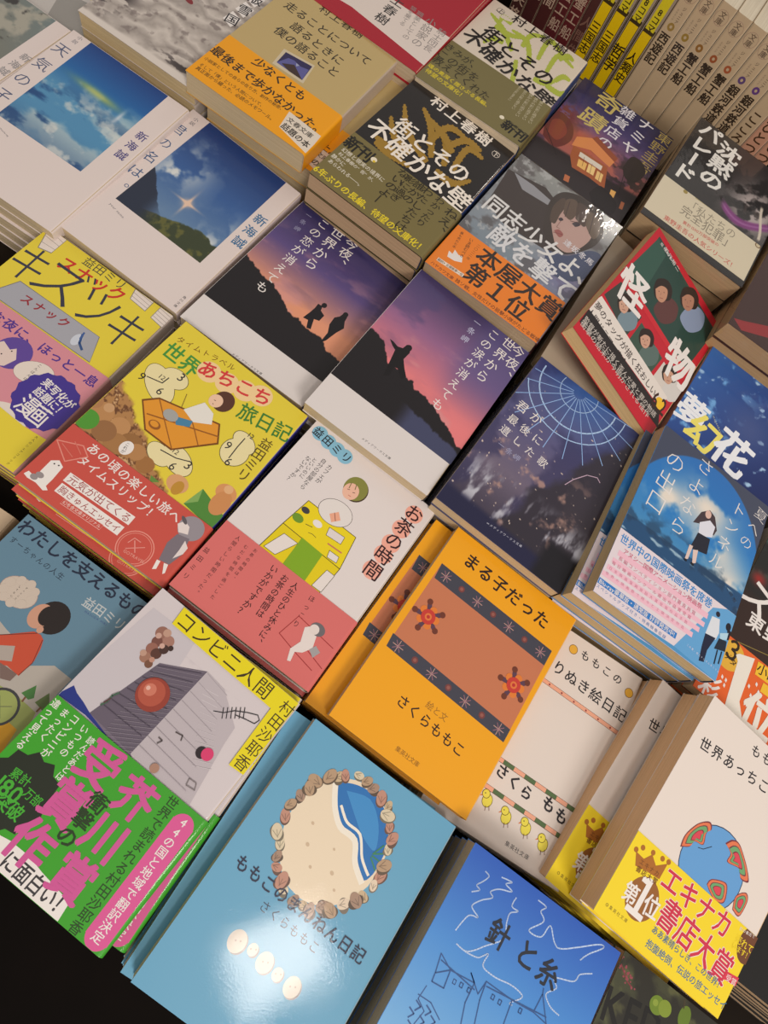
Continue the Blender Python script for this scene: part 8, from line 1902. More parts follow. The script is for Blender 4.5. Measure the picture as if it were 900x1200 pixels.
BOOKS['white']['ops']=[
 ["P",[176,188,74],[[46.0,47.7],[44.1,45.3],[41.3,42.0],[38.0,38.3],[34.3,34.4],[30.5,30.8],[26.8,27.9],[23.2,25.6],[19.3,23.7],[15.4,22.2],[11.9,21.0],[8.9,20.2],[6.7,19.7],[6.6,22.0],[8.7,23.6],[11.6,25.4],[15.0,27.5],[18.7,29.7],[22.3,32.0],[25.5,34.4],[28.8,37.2],[32.3,40.6],[36.0,44.1],[39.4,47.5],[42.3,50.2],[44.5,52.1]]],
 ["E",[176,188,74],[44.1,45.3],0.6000000000000001,0.6000000000000001,0],
 ["E",[176,188,74],[41.3,42.0],0.6000000000000001,0.6000000000000001,0],
 ["E",[176,188,74],[38.0,38.3],0.6000000000000001,0.6000000000000001,0],
 ["E",[176,188,74],[34.3,34.4],0.6000000000000001,0.6000000000000001,0],
 ["E",[176,188,74],[30.5,30.8],0.6000000000000001,0.6000000000000001,0],
 ["E",[176,188,74],[26.8,27.9],0.6000000000000001,0.6000000000000001,0],
 ["E",[176,188,74],[23.2,25.6],0.6000000000000001,0.6000000000000001,0],
 ["E",[176,188,74],[19.3,23.7],0.6000000000000001,0.6000000000000001,0],
 ["E",[176,188,74],[15.4,22.2],0.6000000000000001,0.6000000000000001,0],
 ["E",[176,188,74],[11.9,21.0],0.6000000000000001,0.6000000000000001,0],
 ["E",[176,188,74],[8.9,20.2],0.6000000000000001,0.6000000000000001,0],
 ["E",[176,188,74],[42.3,50.2],0.6000000000000001,0.6000000000000001,0],
 ["E",[176,188,74],[39.4,47.5],0.6000000000000001,0.6000000000000001,0],
 ["E",[176,188,74],[36.0,44.1],0.6000000000000001,0.6000000000000001,0],
 ["E",[176,188,74],[32.3,40.6],0.6000000000000001,0.6000000000000001,0],
 ["E",[176,188,74],[28.8,37.2],0.6000000000000001,0.6000000000000001,0],
 ["E",[176,188,74],[25.5,34.4],0.6000000000000001,0.6000000000000001,0],
 ["E",[176,188,74],[22.3,32.0],0.6000000000000001,0.6000000000000001,0],
 ["E",[176,188,74],[18.7,29.7],0.6000000000000001,0.6000000000000001,0],
 ["E",[176,188,74],[15.0,27.5],0.6000000000000001,0.6000000000000001,0],
 ["E",[176,188,74],[11.6,25.4],0.6000000000000001,0.6000000000000001,0],
 ["E",[176,188,74],[8.7,23.6],0.6000000000000001,0.6000000000000001,0],
 ["P",[176,188,74],[[65.6,49.8],[64.4,46.7],[62.5,42.4],[60.2,37.3],[57.4,32.1],[54.4,27.3],[51.0,23.7],[47.4,21.8],[43.6,21.1],[39.9,21.1],[36.5,21.6],[33.7,22.3],[31.7,22.8],[31.9,25.2],[34.1,25.8],[37.0,26.2],[40.3,26.7],[43.8,27.4],[46.9,28.5],[49.4,30.1],[51.7,32.8],[54.2,36.8],[56.9,41.5],[59.3,46.1],[61.5,50.1],[63.2,52.8]]],
 ["E",[176,188,74],[64.4,46.7],0.6000000000000001,0.6000000000000001,0],
 ["E",[176,188,74],[62.5,42.4],0.6000000000000001,0.6000000000000001,0],
 ["E",[176,188,74],[60.2,37.3],0.6000000000000001,0.6000000000000001,0],
 ["E",[176,188,74],[57.4,32.1],0.6000000000000001,0.6000000000000001,0],
 ["E",[176,188,74],[54.4,27.3],0.6000000000000001,0.6000000000000001,0],
 ["E",[176,188,74],[51.0,23.7],0.6000000000000001,0.6000000000000001,0],
 ["E",[176,188,74],[47.4,21.8],0.6000000000000001,0.6000000000000001,0],
 ["E",[176,188,74],[43.6,21.1],0.6000000000000001,0.6000000000000001,0],
 ["E",[176,188,74],[39.9,21.1],0.6000000000000001,0.6000000000000001,0],
 ["E",[176,188,74],[36.5,21.6],0.6000000000000001,0.6000000000000001,0],
 ["E",[176,188,74],[33.7,22.3],0.6000000000000001,0.6000000000000001,0],
 ["E",[176,188,74],[61.5,50.1],0.6000000000000001,0.6000000000000001,0],
 ["E",[176,188,74],[59.3,46.1],0.6000000000000001,0.6000000000000001,0],
 ["E",[176,188,74],[56.9,41.5],0.6000000000000001,0.6000000000000001,0],
 ["E",[176,188,74],[54.2,36.8],0.6000000000000001,0.6000000000000001,0],
 ["E",[176,188,74],[51.7,32.8],0.6000000000000001,0.6000000000000001,0],
 ["E",[176,188,74],[49.4,30.1],0.6000000000000001,0.6000000000000001,0],
 ["E",[176,188,74],[46.9,28.5],0.6000000000000001,0.6000000000000001,0],
 ["E",[176,188,74],[43.8,27.4],0.6000000000000001,0.6000000000000001,0],
 ["E",[176,188,74],[40.3,26.7],0.6000000000000001,0.6000000000000001,0],
 ["E",[176,188,74],[37.0,26.2],0.6000000000000001,0.6000000000000001,0],
 ["E",[176,188,74],[34.1,25.8],0.6000000000000001,0.6000000000000001,0],
 ["P",[176,188,74],[[82.7,47.5],[82.6,43.7],[82.1,38.1],[81.6,31.7],[81.2,25.6],[81.2,20.8],[81.5,18.9],[82.4,18.2],[85.0,18.0],[88.4,18.7],[92.0,19.8],[95.2,20.7],[97.5,21.0],[97.7,18.6],[95.6,17.3],[92.5,15.3],[88.8,13.2],[85.0,11.7],[81.3,11.2],[78.0,13.4],[76.6,18.8],[76.5,25.1],[77.1,32.0],[77.9,38.6],[78.8,44.1],[79.4,47.7]]],
 ["E",[176,188,74],[82.6,43.7],0.6000000000000001,0.6000000000000001,0],
 ["E",[176,188,74],[82.1,38.1],0.6000000000000001,0.6000000000000001,0],
 ["E",[176,188,74],[81.6,31.7],0.6000000000000001,0.6000000000000001,0],
 ["E",[176,188,74],[81.2,25.6],0.6000000000000001,0.6000000000000001,0],
 ["E",[176,188,74],[81.2,20.8],0.6000000000000001,0.6000000000000001,0],
 ["E",[176,188,74],[81.5,18.9],0.6000000000000001,0.6000000000000001,0],
 ["E",[176,188,74],[82.4,18.2],0.6000000000000001,0.6000000000000001,0],
 ["E",[176,188,74],[85.0,18.0],0.6000000000000001,0.6000000000000001,0],
 ["E",[176,188,74],[88.4,18.7],0.6000000000000001,0.6000000000000001,0],
 ["E",[176,188,74],[92.0,19.8],0.6000000000000001,0.6000000000000001,0],
 ["E",[176,188,74],[95.2,20.7],0.6000000000000001,0.6000000000000001,0],
 ["E",[176,188,74],[78.8,44.1],0.6000000000000001,0.6000000000000001,0],
 ["E",[176,188,74],[77.9,38.6],0.6000000000000001,0.6000000000000001,0],
 ["E",[176,188,74],[77.1,32.0],0.6000000000000001,0.6000000000000001,0],
 ["E",[176,188,74],[76.5,25.1],0.6000000000000001,0.6000000000000001,0],
 ["E",[176,188,74],[76.6,18.8],0.6000000000000001,0.6000000000000001,0],
 ["E",[176,188,74],[78.0,13.4],0.6000000000000001,0.6000000000000001,0],
 ["E",[176,188,74],[81.3,11.2],0.6000000000000001,0.6000000000000001,0],
 ["E",[176,188,74],[85.0,11.7],0.6000000000000001,0.6000000000000001,0],
 ["E",[176,188,74],[88.8,13.2],0.6000000000000001,0.6000000000000001,0],
 ["E",[176,188,74],[92.5,15.3],0.6000000000000001,0.6000000000000001,0],
 ["E",[176,188,74],[95.6,17.3],0.6000000000000001,0.6000000000000001,0],
 ["P",[176,188,74],[[69.3,39.0],[68.9,34.7],[68.1,28.5],[67.2,21.4],[66.5,14.7],[66.4,9.8],[66.5,8.3],[67.5,8.1],[70.8,9.1],[75.2,11.3],[79.6,13.9],[83.6,16.3],[86.3,17.5],[86.7,15.3],[84.3,13.0],[80.5,9.7],[76.1,6.0],[71.6,2.9],[67.3,1.0],[63.4,2.1],[61.7,7.7],[61.8,14.6],[62.7,22.1],[64.0,29.3],[65.2,35.5],[66.0,39.5]]],
 ["E",[176,188,74],[68.9,34.7],0.6000000000000001,0.6000000000000001,0],
 ["E",[176,188,74],[68.1,28.5],0.6000000000000001,0.6000000000000001,0],
 ["E",[176,188,74],[67.2,21.4],0.6000000000000001,0.6000000000000001,0],
 ["E",[176,188,74],[66.5,14.7],0.6000000000000001,0.6000000000000001,0],
 ["E",[176,188,74],[66.4,9.8],0.6000000000000001,0.6000000000000001,0],
 ["E",[176,188,74],[66.5,8.3],0.6000000000000001,0.6000000000000001,0],
 ["E",[176,188,74],[67.5,8.1],0.6000000000000001,0.6000000000000001,0],
 ["E",[176,188,74],[70.8,9.1],0.6000000000000001,0.6000000000000001,0],
 ["E",[176,188,74],[75.2,11.3],0.6000000000000001,0.6000000000000001,0],
 ["E",[176,188,74],[79.6,13.9],0.6000000000000001,0.6000000000000001,0],
 ["E",[176,188,74],[83.6,16.3],0.6000000000000001,0.6000000000000001,0],
 ["E",[176,188,74],[65.2,35.5],0.6000000000000001,0.6000000000000001,0],
 ["E",[176,188,74],[64.0,29.3],0.6000000000000001,0.6000000000000001,0],
 ["E",[176,188,74],[62.7,22.1],0.6000000000000001,0.6000000000000001,0],
 ["E",[176,188,74],[61.8,14.6],0.6000000000000001,0.6000000000000001,0],
 ["E",[176,188,74],[61.7,7.7],0.6000000000000001,0.6000000000000001,0],
 ["E",[176,188,74],[63.4,2.1],0.6000000000000001,0.6000000000000001,0],
 ["E",[176,188,74],[67.3,1.0],0.6000000000000001,0.6000000000000001,0],
 ["E",[176,188,74],[71.6,2.9],0.6000000000000001,0.6000000000000001,0],
 ["E",[176,188,74],[76.1,6.0],0.6000000000000001,0.6000000000000001,0],
 ["E",[176,188,74],[80.5,9.7],0.6000000000000001,0.6000000000000001,0],
 ["E",[176,188,74],[84.3,13.0],0.6000000000000001,0.6000000000000001,0],
 ["P",[176,188,74],[[51.9,57.7],[52.9,61.1],[54.5,65.8],[56.5,71.1],[58.4,76.5],[60.0,81.4],[61.1,85.2],[61.6,88.0],[61.9,90.8],[61.9,93.6],[61.8,96.1],[61.8,98.4],[61.9,100.2],[63.3,100.9],[63.8,99.5],[64.4,97.6],[65.1,95.0],[65.6,91.8],[65.7,88.1],[65.2,83.9],[64.1,79.1],[62.3,73.8],[60.2,68.2],[58.0,62.9],[56.1,58.5],[54.7,55.4]]],
 ["E",[176,188,74],[52.9,61.1],0.6000000000000001,0.6000000000000001,0],
 ["E",[176,188,74],[54.5,65.8],0.6000000000000001,0.6000000000000001,0],
 ["E",[176,188,74],[56.5,71.1],0.6000000000000001,0.6000000000000001,0],
 ["E",[176,188,74],[58.4,76.5],0.6000000000000001,0.6000000000000001,0],
 ["E",[176,188,74],[60.0,81.4],0.6000000000000001,0.6000000000000001,0],
 ["E",[176,188,74],[61.1,85.2],0.6000000000000001,0.6000000000000001,0],
 ["E",[176,188,74],[61.6,88.0],0.6000000000000001,0.6000000000000001,0],
 ["E",[176,188,74],[61.9,90.8],0.6000000000000001,0.6000000000000001,0],
 ["E",[176,188,74],[61.9,93.6],0.6000000000000001,0.6000000000000001,0],
 ["E",[176,188,74],[61.8,96.1],0.6000000000000001,0.6000000000000001,0],
 ["E",[176,188,74],[61.8,98.4],0.6000000000000001,0.6000000000000001,0],
 ["E",[176,188,74],[56.1,58.5],0.6000000000000001,0.6000000000000001,0],
 ["E",[176,188,74],[58.0,62.9],0.6000000000000001,0.6000000000000001,0],
 ["E",[176,188,74],[60.2,68.2],0.6000000000000001,0.6000000000000001,0],
 ["E",[176,188,74],[62.3,73.8],0.6000000000000001,0.6000000000000001,0],
 ["E",[176,188,74],[64.1,79.1],0.6000000000000001,0.6000000000000001,0],
 ["E",[176,188,74],[65.2,83.9],0.6000000000000001,0.6000000000000001,0],
 ["E",[176,188,74],[65.7,88.1],0.6000000000000001,0.6000000000000001,0],
 ["E",[176,188,74],[65.6,91.8],0.6000000000000001,0.6000000000000001,0],
 ["E",[176,188,74],[65.1,95.0],0.6000000000000001,0.6000000000000001,0],
 ["E",[176,188,74],[64.4,97.6],0.6000000000000001,0.6000000000000001,0],
 ["E",[176,188,74],[63.8,99.5],0.6000000000000001,0.6000000000000001,0],
 ["P",[176,188,74],[[93.5,52.0],[94.0,50.7],[94.6,48.7],[95.2,46.4],[95.9,44.3],[96.4,42.6],[96.8,41.8],[97.1,41.3],[98.0,40.9],[99.2,40.5],[100.5,40.3],[101.7,40.0],[102.6,39.6],[102.5,37.2],[101.7,36.5],[100.6,35.8],[99.1,35.1],[97.5,34.7],[95.7,34.7],[93.9,35.8],[92.6,38.0],[91.7,40.6],[91.0,43.4],[90.6,46.0],[90.4,48.2],[90.3,49.7]]],
 ["E",[176,188,74],[94.0,50.7],0.6000000000000001,0.6000000000000001,0],
 ["E",[176,188,74],[94.6,48.7],0.6000000000000001,0.6000000000000001,0],
 ["E",[176,188,74],[95.2,46.4],0.6000000000000001,0.6000000000000001,0],
 ["E",[176,188,74],[95.9,44.3],0.6000000000000001,0.6000000000000001,0],
 ["E",[176,188,74],[96.4,42.6],0.6000000000000001,0.6000000000000001,0],
 ["E",[176,188,74],[96.8,41.8],0.6000000000000001,0.6000000000000001,0],
 ["E",[176,188,74],[97.1,41.3],0.6000000000000001,0.6000000000000001,0],
 ["E",[176,188,74],[98.0,40.9],0.6000000000000001,0.6000000000000001,0],
 ["E",[176,188,74],[99.2,40.5],0.6000000000000001,0.6000000000000001,0],
 ["E",[176,188,74],[100.5,40.3],0.6000000000000001,0.6000000000000001,0],
 ["E",[176,188,74],[101.7,40.0],0.6000000000000001,0.6000000000000001,0],
 ["E",[176,188,74],[90.4,48.2],0.6000000000000001,0.6000000000000001,0],
 ["E",[176,188,74],[90.6,46.0],0.6000000000000001,0.6000000000000001,0],
 ["E",[176,188,74],[91.0,43.4],0.6000000000000001,0.6000000000000001,0],
 ["E",[176,188,74],[91.7,40.6],0.6000000000000001,0.6000000000000001,0],
 ["E",[176,188,74],[92.6,38.0],0.6000000000000001,0.6000000000000001,0],
 ["E",[176,188,74],[93.9,35.8],0.6000000000000001,0.6000000000000001,0],
 ["E",[176,188,74],[95.7,34.7],0.6000000000000001,0.6000000000000001,0],
 ["E",[176,188,74],[97.5,34.7],0.6000000000000001,0.6000000000000001,0],
 ["E",[176,188,74],[99.1,35.1],0.6000000000000001,0.6000000000000001,0],
 ["E",[176,188,74],[100.6,35.8],0.6000000000000001,0.6000000000000001,0],
 ["E",[176,188,74],[101.7,36.5],0.6000000000000001,0.6000000000000001,0],
 ["P",[176,188,74],[[51.1,36.3],[51.1,33.8],[50.7,30.4],[50.4,26.6],[50.1,22.9],[50.1,19.7],[50.3,17.7],[51.1,15.8],[52.8,13.6],[54.9,11.3],[57.1,9.2],[59.0,7.3],[60.3,5.7],[59.5,3.4],[57.9,3.9],[55.7,4.9],[53.1,6.2],[50.4,7.9],[48.0,10.2],[46.2,13.5],[45.4,17.7],[45.4,22.3],[45.9,26.8],[46.6,30.9],[47.2,34.2],[47.7,36.5]]],
 ["E",[176,188,74],[51.1,33.8],0.6000000000000001,0.6000000000000001,0],
 ["E",[176,188,74],[50.7,30.4],0.6000000000000001,0.6000000000000001,0],
 ["E",[176,188,74],[50.4,26.6],0.6000000000000001,0.6000000000000001,0],
 ["E",[176,188,74],[50.1,22.9],0.6000000000000001,0.6000000000000001,0],
 ["E",[176,188,74],[50.1,19.7],0.6000000000000001,0.6000000000000001,0],
 ["E",[176,188,74],[50.3,17.7],0.6000000000000001,0.6000000000000001,0],
 ["E",[176,188,74],[51.1,15.8],0.6000000000000001,0.6000000000000001,0],
 ["E",[176,188,74],[52.8,13.6],0.6000000000000001,0.6000000000000001,0],
 ["E",[176,188,74],[54.9,11.3],0.6000000000000001,0.6000000000000001,0],
 ["E",[176,188,74],[57.1,9.2],0.6000000000000001,0.6000000000000001,0],
 ["E",[176,188,74],[59.0,7.3],0.6000000000000001,0.6000000000000001,0],
 ["E",[176,188,74],[47.2,34.2],0.6000000000000001,0.6000000000000001,0],
 ["E",[176,188,74],[46.6,30.9],0.6000000000000001,0.6000000000000001,0],
 ["E",[176,188,74],[45.9,26.8],0.6000000000000001,0.6000000000000001,0],
 ["E",[176,188,74],[45.4,22.3],0.6000000000000001,0.6000000000000001,0],
 ["E",[176,188,74],[45.4,17.7],0.6000000000000001,0.6000000000000001,0],
 ["E",[176,188,74],[46.2,13.5],0.6000000000000001,0.6000000000000001,0],
 ["E",[176,188,74],[48.0,10.2],0.6000000000000001,0.6000000000000001,0],
 ["E",[176,188,74],[50.4,7.9],0.6000000000000001,0.6000000000000001,0],
 ["E",[176,188,74],[53.1,6.2],0.6000000000000001,0.6000000000000001,0],
 ["E",[176,188,74],[55.7,4.9],0.6000000000000001,0.6000000000000001,0],
 ["E",[176,188,74],[57.9,3.9],0.6000000000000001,0.6000000000000001,0],
 ["P",[176,188,74],[[33.8,43.9],[32.7,43.8],[31.1,43.7],[29.2,43.8],[27.1,44.3],[25.1,45.2],[23.3,46.9],[22.1,49.4],[21.3,52.3],[20.8,55.4],[20.5,58.3],[20.3,60.8],[20.3,62.5],[21.7,63.6],[22.4,62.3],[23.1,60.3],[23.9,58.0],[24.8,55.7],[25.7,53.9],[26.5,52.8],[27.4,52.1],[28.8,51.5],[30.5,50.9],[32.2,50.4],[33.7,49.9],[34.8,49.3]]],
 ["E",[176,188,74],[32.7,43.8],0.6000000000000001,0.6000000000000001,0],
 ["E",[176,188,74],[31.1,43.7],0.6000000000000001,0.6000000000000001,0],
 ["E",[176,188,74],[29.2,43.8],0.6000000000000001,0.6000000000000001,0],
 ["E",[176,188,74],[27.1,44.3],0.6000000000000001,0.6000000000000001,0],
 ["E",[176,188,74],[25.1,45.2],0.6000000000000001,0.6000000000000001,0],
 ["E",[176,188,74],[23.3,46.9],0.6000000000000001,0.6000000000000001,0],
 ["E",[176,188,74],[22.1,49.4],0.6000000000000001,0.6000000000000001,0],
 ["E",[176,188,74],[21.3,52.3],0.6000000000000001,0.6000000000000001,0],
 ["E",[176,188,74],[20.8,55.4],0.6000000000000001,0.6000000000000001,0],
 ["E",[176,188,74],[20.5,58.3],0.6000000000000001,0.6000000000000001,0],
 ["E",[176,188,74],[20.3,60.8],0.6000000000000001,0.6000000000000001,0],
 ["E",[176,188,74],[33.7,49.9],0.6000000000000001,0.6000000000000001,0],
 ["E",[176,188,74],[32.2,50.4],0.6000000000000001,0.6000000000000001,0],
 ["E",[176,188,74],[30.5,50.9],0.6000000000000001,0.6000000000000001,0],
 ["E",[176,188,74],[28.8,51.5],0.6000000000000001,0.6000000000000001,0],
 ["E",[176,188,74],[27.4,52.1],0.6000000000000001,0.6000000000000001,0],
 ["E",[176,188,74],[26.5,52.8],0.6000000000000001,0.6000000000000001,0],
 ["E",[176,188,74],[25.7,53.9],0.6000000000000001,0.6000000000000001,0],
 ["E",[176,188,74],[24.8,55.7],0.6000000000000001,0.6000000000000001,0],
 ["E",[176,188,74],[23.9,58.0],0.6000000000000001,0.6000000000000001,0],
 ["E",[176,188,74],[23.1,60.3],0.6000000000000001,0.6000000000000001,0],
 ["E",[176,188,74],[22.4,62.3],0.6000000000000001,0.6000000000000001,0],
 ["P",[176,188,74],[[76.3,67.5],[77.6,67.6],[79.6,67.6],[81.9,67.3],[84.4,66.7],[86.8,65.6],[88.9,63.7],[90.5,60.8],[91.7,57.3],[92.7,53.7],[93.3,50.1],[93.8,47.1],[94.0,45.0],[92.7,43.8],[91.8,45.5],[90.8,48.1],[89.6,51.0],[88.4,53.9],[87.2,56.3],[86.1,57.9],[84.7,58.8],[82.9,59.7],[80.7,60.4],[78.6,61.0],[76.7,61.6],[75.4,62.3]]],
 ["E",[176,188,74],[77.6,67.6],0.6000000000000001,0.6000000000000001,0],
 ["E",[176,188,74],[79.6,67.6],0.6000000000000001,0.6000000000000001,0],
 ["E",[176,188,74],[81.9,67.3],0.6000000000000001,0.6000000000000001,0],
 ["E",[176,188,74],[84.4,66.7],0.6000000000000001,0.6000000000000001,0],
 ["E",[176,188,74],[86.8,65.6],0.6000000000000001,0.6000000000000001,0],
 ["E",[176,188,74],[88.9,63.7],0.6000000000000001,0.6000000000000001,0],
 ["E",[176,188,74],[90.5,60.8],0.6000000000000001,0.6000000000000001,0],
 ["E",[176,188,74],[91.7,57.3],0.6000000000000001,0.6000000000000001,0],
 ["E",[176,188,74],[92.7,53.7],0.6000000000000001,0.6000000000000001,0],
 ["E",[176,188,74],[93.3,50.1],0.6000000000000001,0.6000000000000001,0],
 ["E",[176,188,74],[93.8,47.1],0.6000000000000001,0.6000000000000001,0],
 ["E",[176,188,74],[76.7,61.6],0.6000000000000001,0.6000000000000001,0],
 ["E",[176,188,74],[78.6,61.0],0.6000000000000001,0.6000000000000001,0],
 ["E",[176,188,74],[80.7,60.4],0.6000000000000001,0.6000000000000001,0],
 ["E",[176,188,74],[82.9,59.7],0.6000000000000001,0.6000000000000001,0],
 ["E",[176,188,74],[84.7,58.8],0.6000000000000001,0.6000000000000001,0],
 ["E",[176,188,74],[86.1,57.9],0.6000000000000001,0.6000000000000001,0],
 ["E",[176,188,74],[87.2,56.3],0.6000000000000001,0.6000000000000001,0],
 ["E",[176,188,74],[88.4,53.9],0.6000000000000001,0.6000000000000001,0],
 ["E",[176,188,74],[89.6,51.0],0.6000000000000001,0.6000000000000001,0],
 ["E",[176,188,74],[90.8,48.1],0.6000000000000001,0.6000000000000001,0],
 ["E",[176,188,74],[91.8,45.5],0.6000000000000001,0.6000000000000001,0],
 ["P",[176,188,74],[[27.9,13.8],[26.7,13.2],[24.9,12.4],[22.8,11.7],[20.5,11.2],[18.4,11.1],[16.5,12.0],[15.3,14.9],[15.5,17.9],[16.2,20.3],[17.0,22.3],[17.7,23.8],[18.2,24.8],[19.7,24.4],[19.7,23.1],[19.6,21.2],[19.4,19.4],[19.4,18.0],[19.5,17.8],[19.2,18.7],[19.6,18.8],[21.0,18.9],[23.0,19.1],[25.0,19.4],[26.8,19.5],[28.1,19.4]]],
 ["E",[176,188,74],[26.7,13.2],0.6000000000000001,0.6000000000000001,0],
 ["E",[176,188,74],[24.9,12.4],0.6000000000000001,0.6000000000000001,0],
 ["E",[176,188,74],[22.8,11.7],0.6000000000000001,0.6000000000000001,0],
 ["E",[176,188,74],[20.5,11.2],0.6000000000000001,0.6000000000000001,0],
 ["E",[176,188,74],[18.4,11.1],0.6000000000000001,0.6000000000000001,0],
 ["E",[176,188,74],[16.5,12.0],0.6000000000000001,0.6000000000000001,0],
 ["E",[176,188,74],[15.3,14.9],0.6000000000000001,0.6000000000000001,0],
 ["E",[176,188,74],[15.5,17.9],0.6000000000000001,0.6000000000000001,0],
 ["E",[176,188,74],[16.2,20.3],0.6000000000000001,0.6000000000000001,0],
 ["E",[176,188,74],[17.0,22.3],0.6000000000000001,0.6000000000000001,0],
 ["E",[176,188,74],[17.7,23.8],0.6000000000000001,0.6000000000000001,0],
 ["E",[176,188,74],[26.8,19.5],0.6000000000000001,0.6000000000000001,0],
 ["E",[176,188,74],[25.0,19.4],0.6000000000000001,0.6000000000000001,0],
 ["E",[176,188,74],[23.0,19.1],0.6000000000000001,0.6000000000000001,0],
 ["E",[176,188,74],[21.0,18.9],0.6000000000000001,0.6000000000000001,0],
 ["E",[176,188,74],[19.6,18.8],0.6000000000000001,0.6000000000000001,0],
 ["E",[176,188,74],[19.2,18.7],0.6000000000000001,0.6000000000000001,0],
 ["E",[176,188,74],[19.5,17.8],0.6000000000000001,0.6000000000000001,0],
 ["E",[176,188,74],[19.4,18.0],0.6000000000000001,0.6000000000000001,0],
 ["E",[176,188,74],[19.4,19.4],0.6000000000000001,0.6000000000000001,0],
 ["E",[176,188,74],[19.6,21.2],0.6000000000000001,0.6000000000000001,0],
 ["E",[176,188,74],[19.7,23.1],0.6000000000000001,0.6000000000000001,0],
 ["P",[176,188,74],[[83.9,22.8],[84.5,21.6],[85.2,19.7],[85.9,17.5],[86.6,15.5],[87.2,13.9],[87.5,13.3],[87.8,12.9],[88.7,12.7],[90.0,12.6],[91.3,12.7],[92.6,12.7],[93.5,12.5],[93.6,10.0],[92.9,9.2],[91.8,8.2],[90.4,7.1],[88.7,6.2],[86.9,5.9],[85.0,6.6],[83.5,8.6],[82.5,11.1],[81.7,13.8],[81.2,16.4],[80.9,18.6],[80.8,20.1]]],
 ["E",[176,188,74],[84.5,21.6],0.6000000000000001,0.6000000000000001,0],
 ["E",[176,188,74],[85.2,19.7],0.6000000000000001,0.6000000000000001,0],
 ["E",[176,188,74],[85.9,17.5],0.6000000000000001,0.6000000000000001,0],
 ["E",[176,188,74],[86.6,15.5],0.6000000000000001,0.6000000000000001,0],
 ["E",[176,188,74],[87.2,13.9],0.6000000000000001,0.6000000000000001,0],
 ["E",[176,188,74],[87.5,13.3],0.6000000000000001,0.6000000000000001,0],
 ["E",[176,188,74],[87.8,12.9],0.6000000000000001,0.6000000000000001,0],
 ["E",[176,188,74],[88.7,12.7],0.6000000000000001,0.6000000000000001,0],
 ["E",[176,188,74],[90.0,12.6],0.6000000000000001,0.6000000000000001,0],
 ["E",[176,188,74],[91.3,12.7],0.6000000000000001,0.6000000000000001,0],
 ["E",[176,188,74],[92.6,12.7],0.6000000000000001,0.6000000000000001,0],
 ["E",[176,188,74],[80.9,18.6],0.6000000000000001,0.6000000000000001,0],
 ["E",[176,188,74],[81.2,16.4],0.6000000000000001,0.6000000000000001,0],
 ["E",[176,188,74],[81.7,13.8],0.6000000000000001,0.6000000000000001,0],
 ["E",[176,188,74],[82.5,11.1],0.6000000000000001,0.6000000000000001,0],
 ["E",[176,188,74],[83.5,8.6],0.6000000000000001,0.6000000000000001,0],
 ["E",[176,188,74],[85.0,6.6],0.6000000000000001,0.6000000000000001,0],
 ["E",[176,188,74],[86.9,5.9],0.6000000000000001,0.6000000000000001,0],
 ["E",[176,188,74],[88.7,6.2],0.6000000000000001,0.6000000000000001,0],
 ["E",[176,188,74],[90.4,7.1],0.6000000000000001,0.6000000000000001,0],
 ["E",[176,188,74],[91.8,8.2],0.6000000000000001,0.6000000000000001,0],
 ["E",[176,188,74],[92.9,9.2],0.6000000000000001,0.6000000000000001,0],
 ["P",[176,188,74],[[18.1,35.8],[19.6,36.2],[21.8,36.6],[24.4,37.0],[27.1,37.1],[29.9,37.0],[32.4,36.4],[34.9,35.3],[37.3,33.8],[39.6,32.0],[41.6,30.1],[43.3,28.4],[44.5,27.1],[43.7,24.8],[42.2,25.1],[40.2,25.8],[37.9,26.8],[35.5,27.8],[33.1,28.6],[31.0,29.2],[28.8,29.5],[26.3,29.6],[23.6,29.7],[21.2,29.8],[19.1,29.9],[17.5,30.3]]],
 ["E",[176,188,74],[19.6,36.2],0.6000000000000001,0.6000000000000001,0],
 ["E",[176,188,74],[21.8,36.6],0.6000000000000001,0.6000000000000001,0],
 ["E",[176,188,74],[24.4,37.0],0.6000000000000001,0.6000000000000001,0],
 ["E",[176,188,74],[27.1,37.1],0.6000000000000001,0.6000000000000001,0],
 ["E",[176,188,74],[29.9,37.0],0.6000000000000001,0.6000000000000001,0],
 ["E",[176,188,74],[32.4,36.4],0.6000000000000001,0.6000000000000001,0],
 ["E",[176,188,74],[34.9,35.3],0.6000000000000001,0.6000000000000001,0],
 ["E",[176,188,74],[37.3,33.8],0.6000000000000001,0.6000000000000001,0],
 ["E",[176,188,74],[39.6,32.0],0.6000000000000001,0.6000000000000001,0],
 ["E",[176,188,74],[41.6,30.1],0.6000000000000001,0.6000000000000001,0],
 ["E",[176,188,74],[43.3,28.4],0.6000000000000001,0.6000000000000001,0],
 ["E",[176,188,74],[19.1,29.9],0.6000000000000001,0.6000000000000001,0],
 ["E",[176,188,74],[21.2,29.8],0.6000000000000001,0.6000000000000001,0],
 ["E",[176,188,74],[23.6,29.7],0.6000000000000001,0.6000000000000001,0],
 ["E",[176,188,74],[26.3,29.6],0.6000000000000001,0.6000000000000001,0],
 ["E",[176,188,74],[28.8,29.5],0.6000000000000001,0.6000000000000001,0],
 ["E",[176,188,74],[31.0,29.2],0.6000000000000001,0.6000000000000001,0],
 ["E",[176,188,74],[33.1,28.6],0.6000000000000001,0.6000000000000001,0],
 ["E",[176,188,74],[35.5,27.8],0.6000000000000001,0.6000000000000001,0],
 ["E",[176,188,74],[37.9,26.8],0.6000000000000001,0.6000000000000001,0],
 ["E",[176,188,74],[40.2,25.8],0.6000000000000001,0.6000000000000001,0],
 ["E",[176,188,74],[42.2,25.1],0.6000000000000001,0.6000000000000001,0],
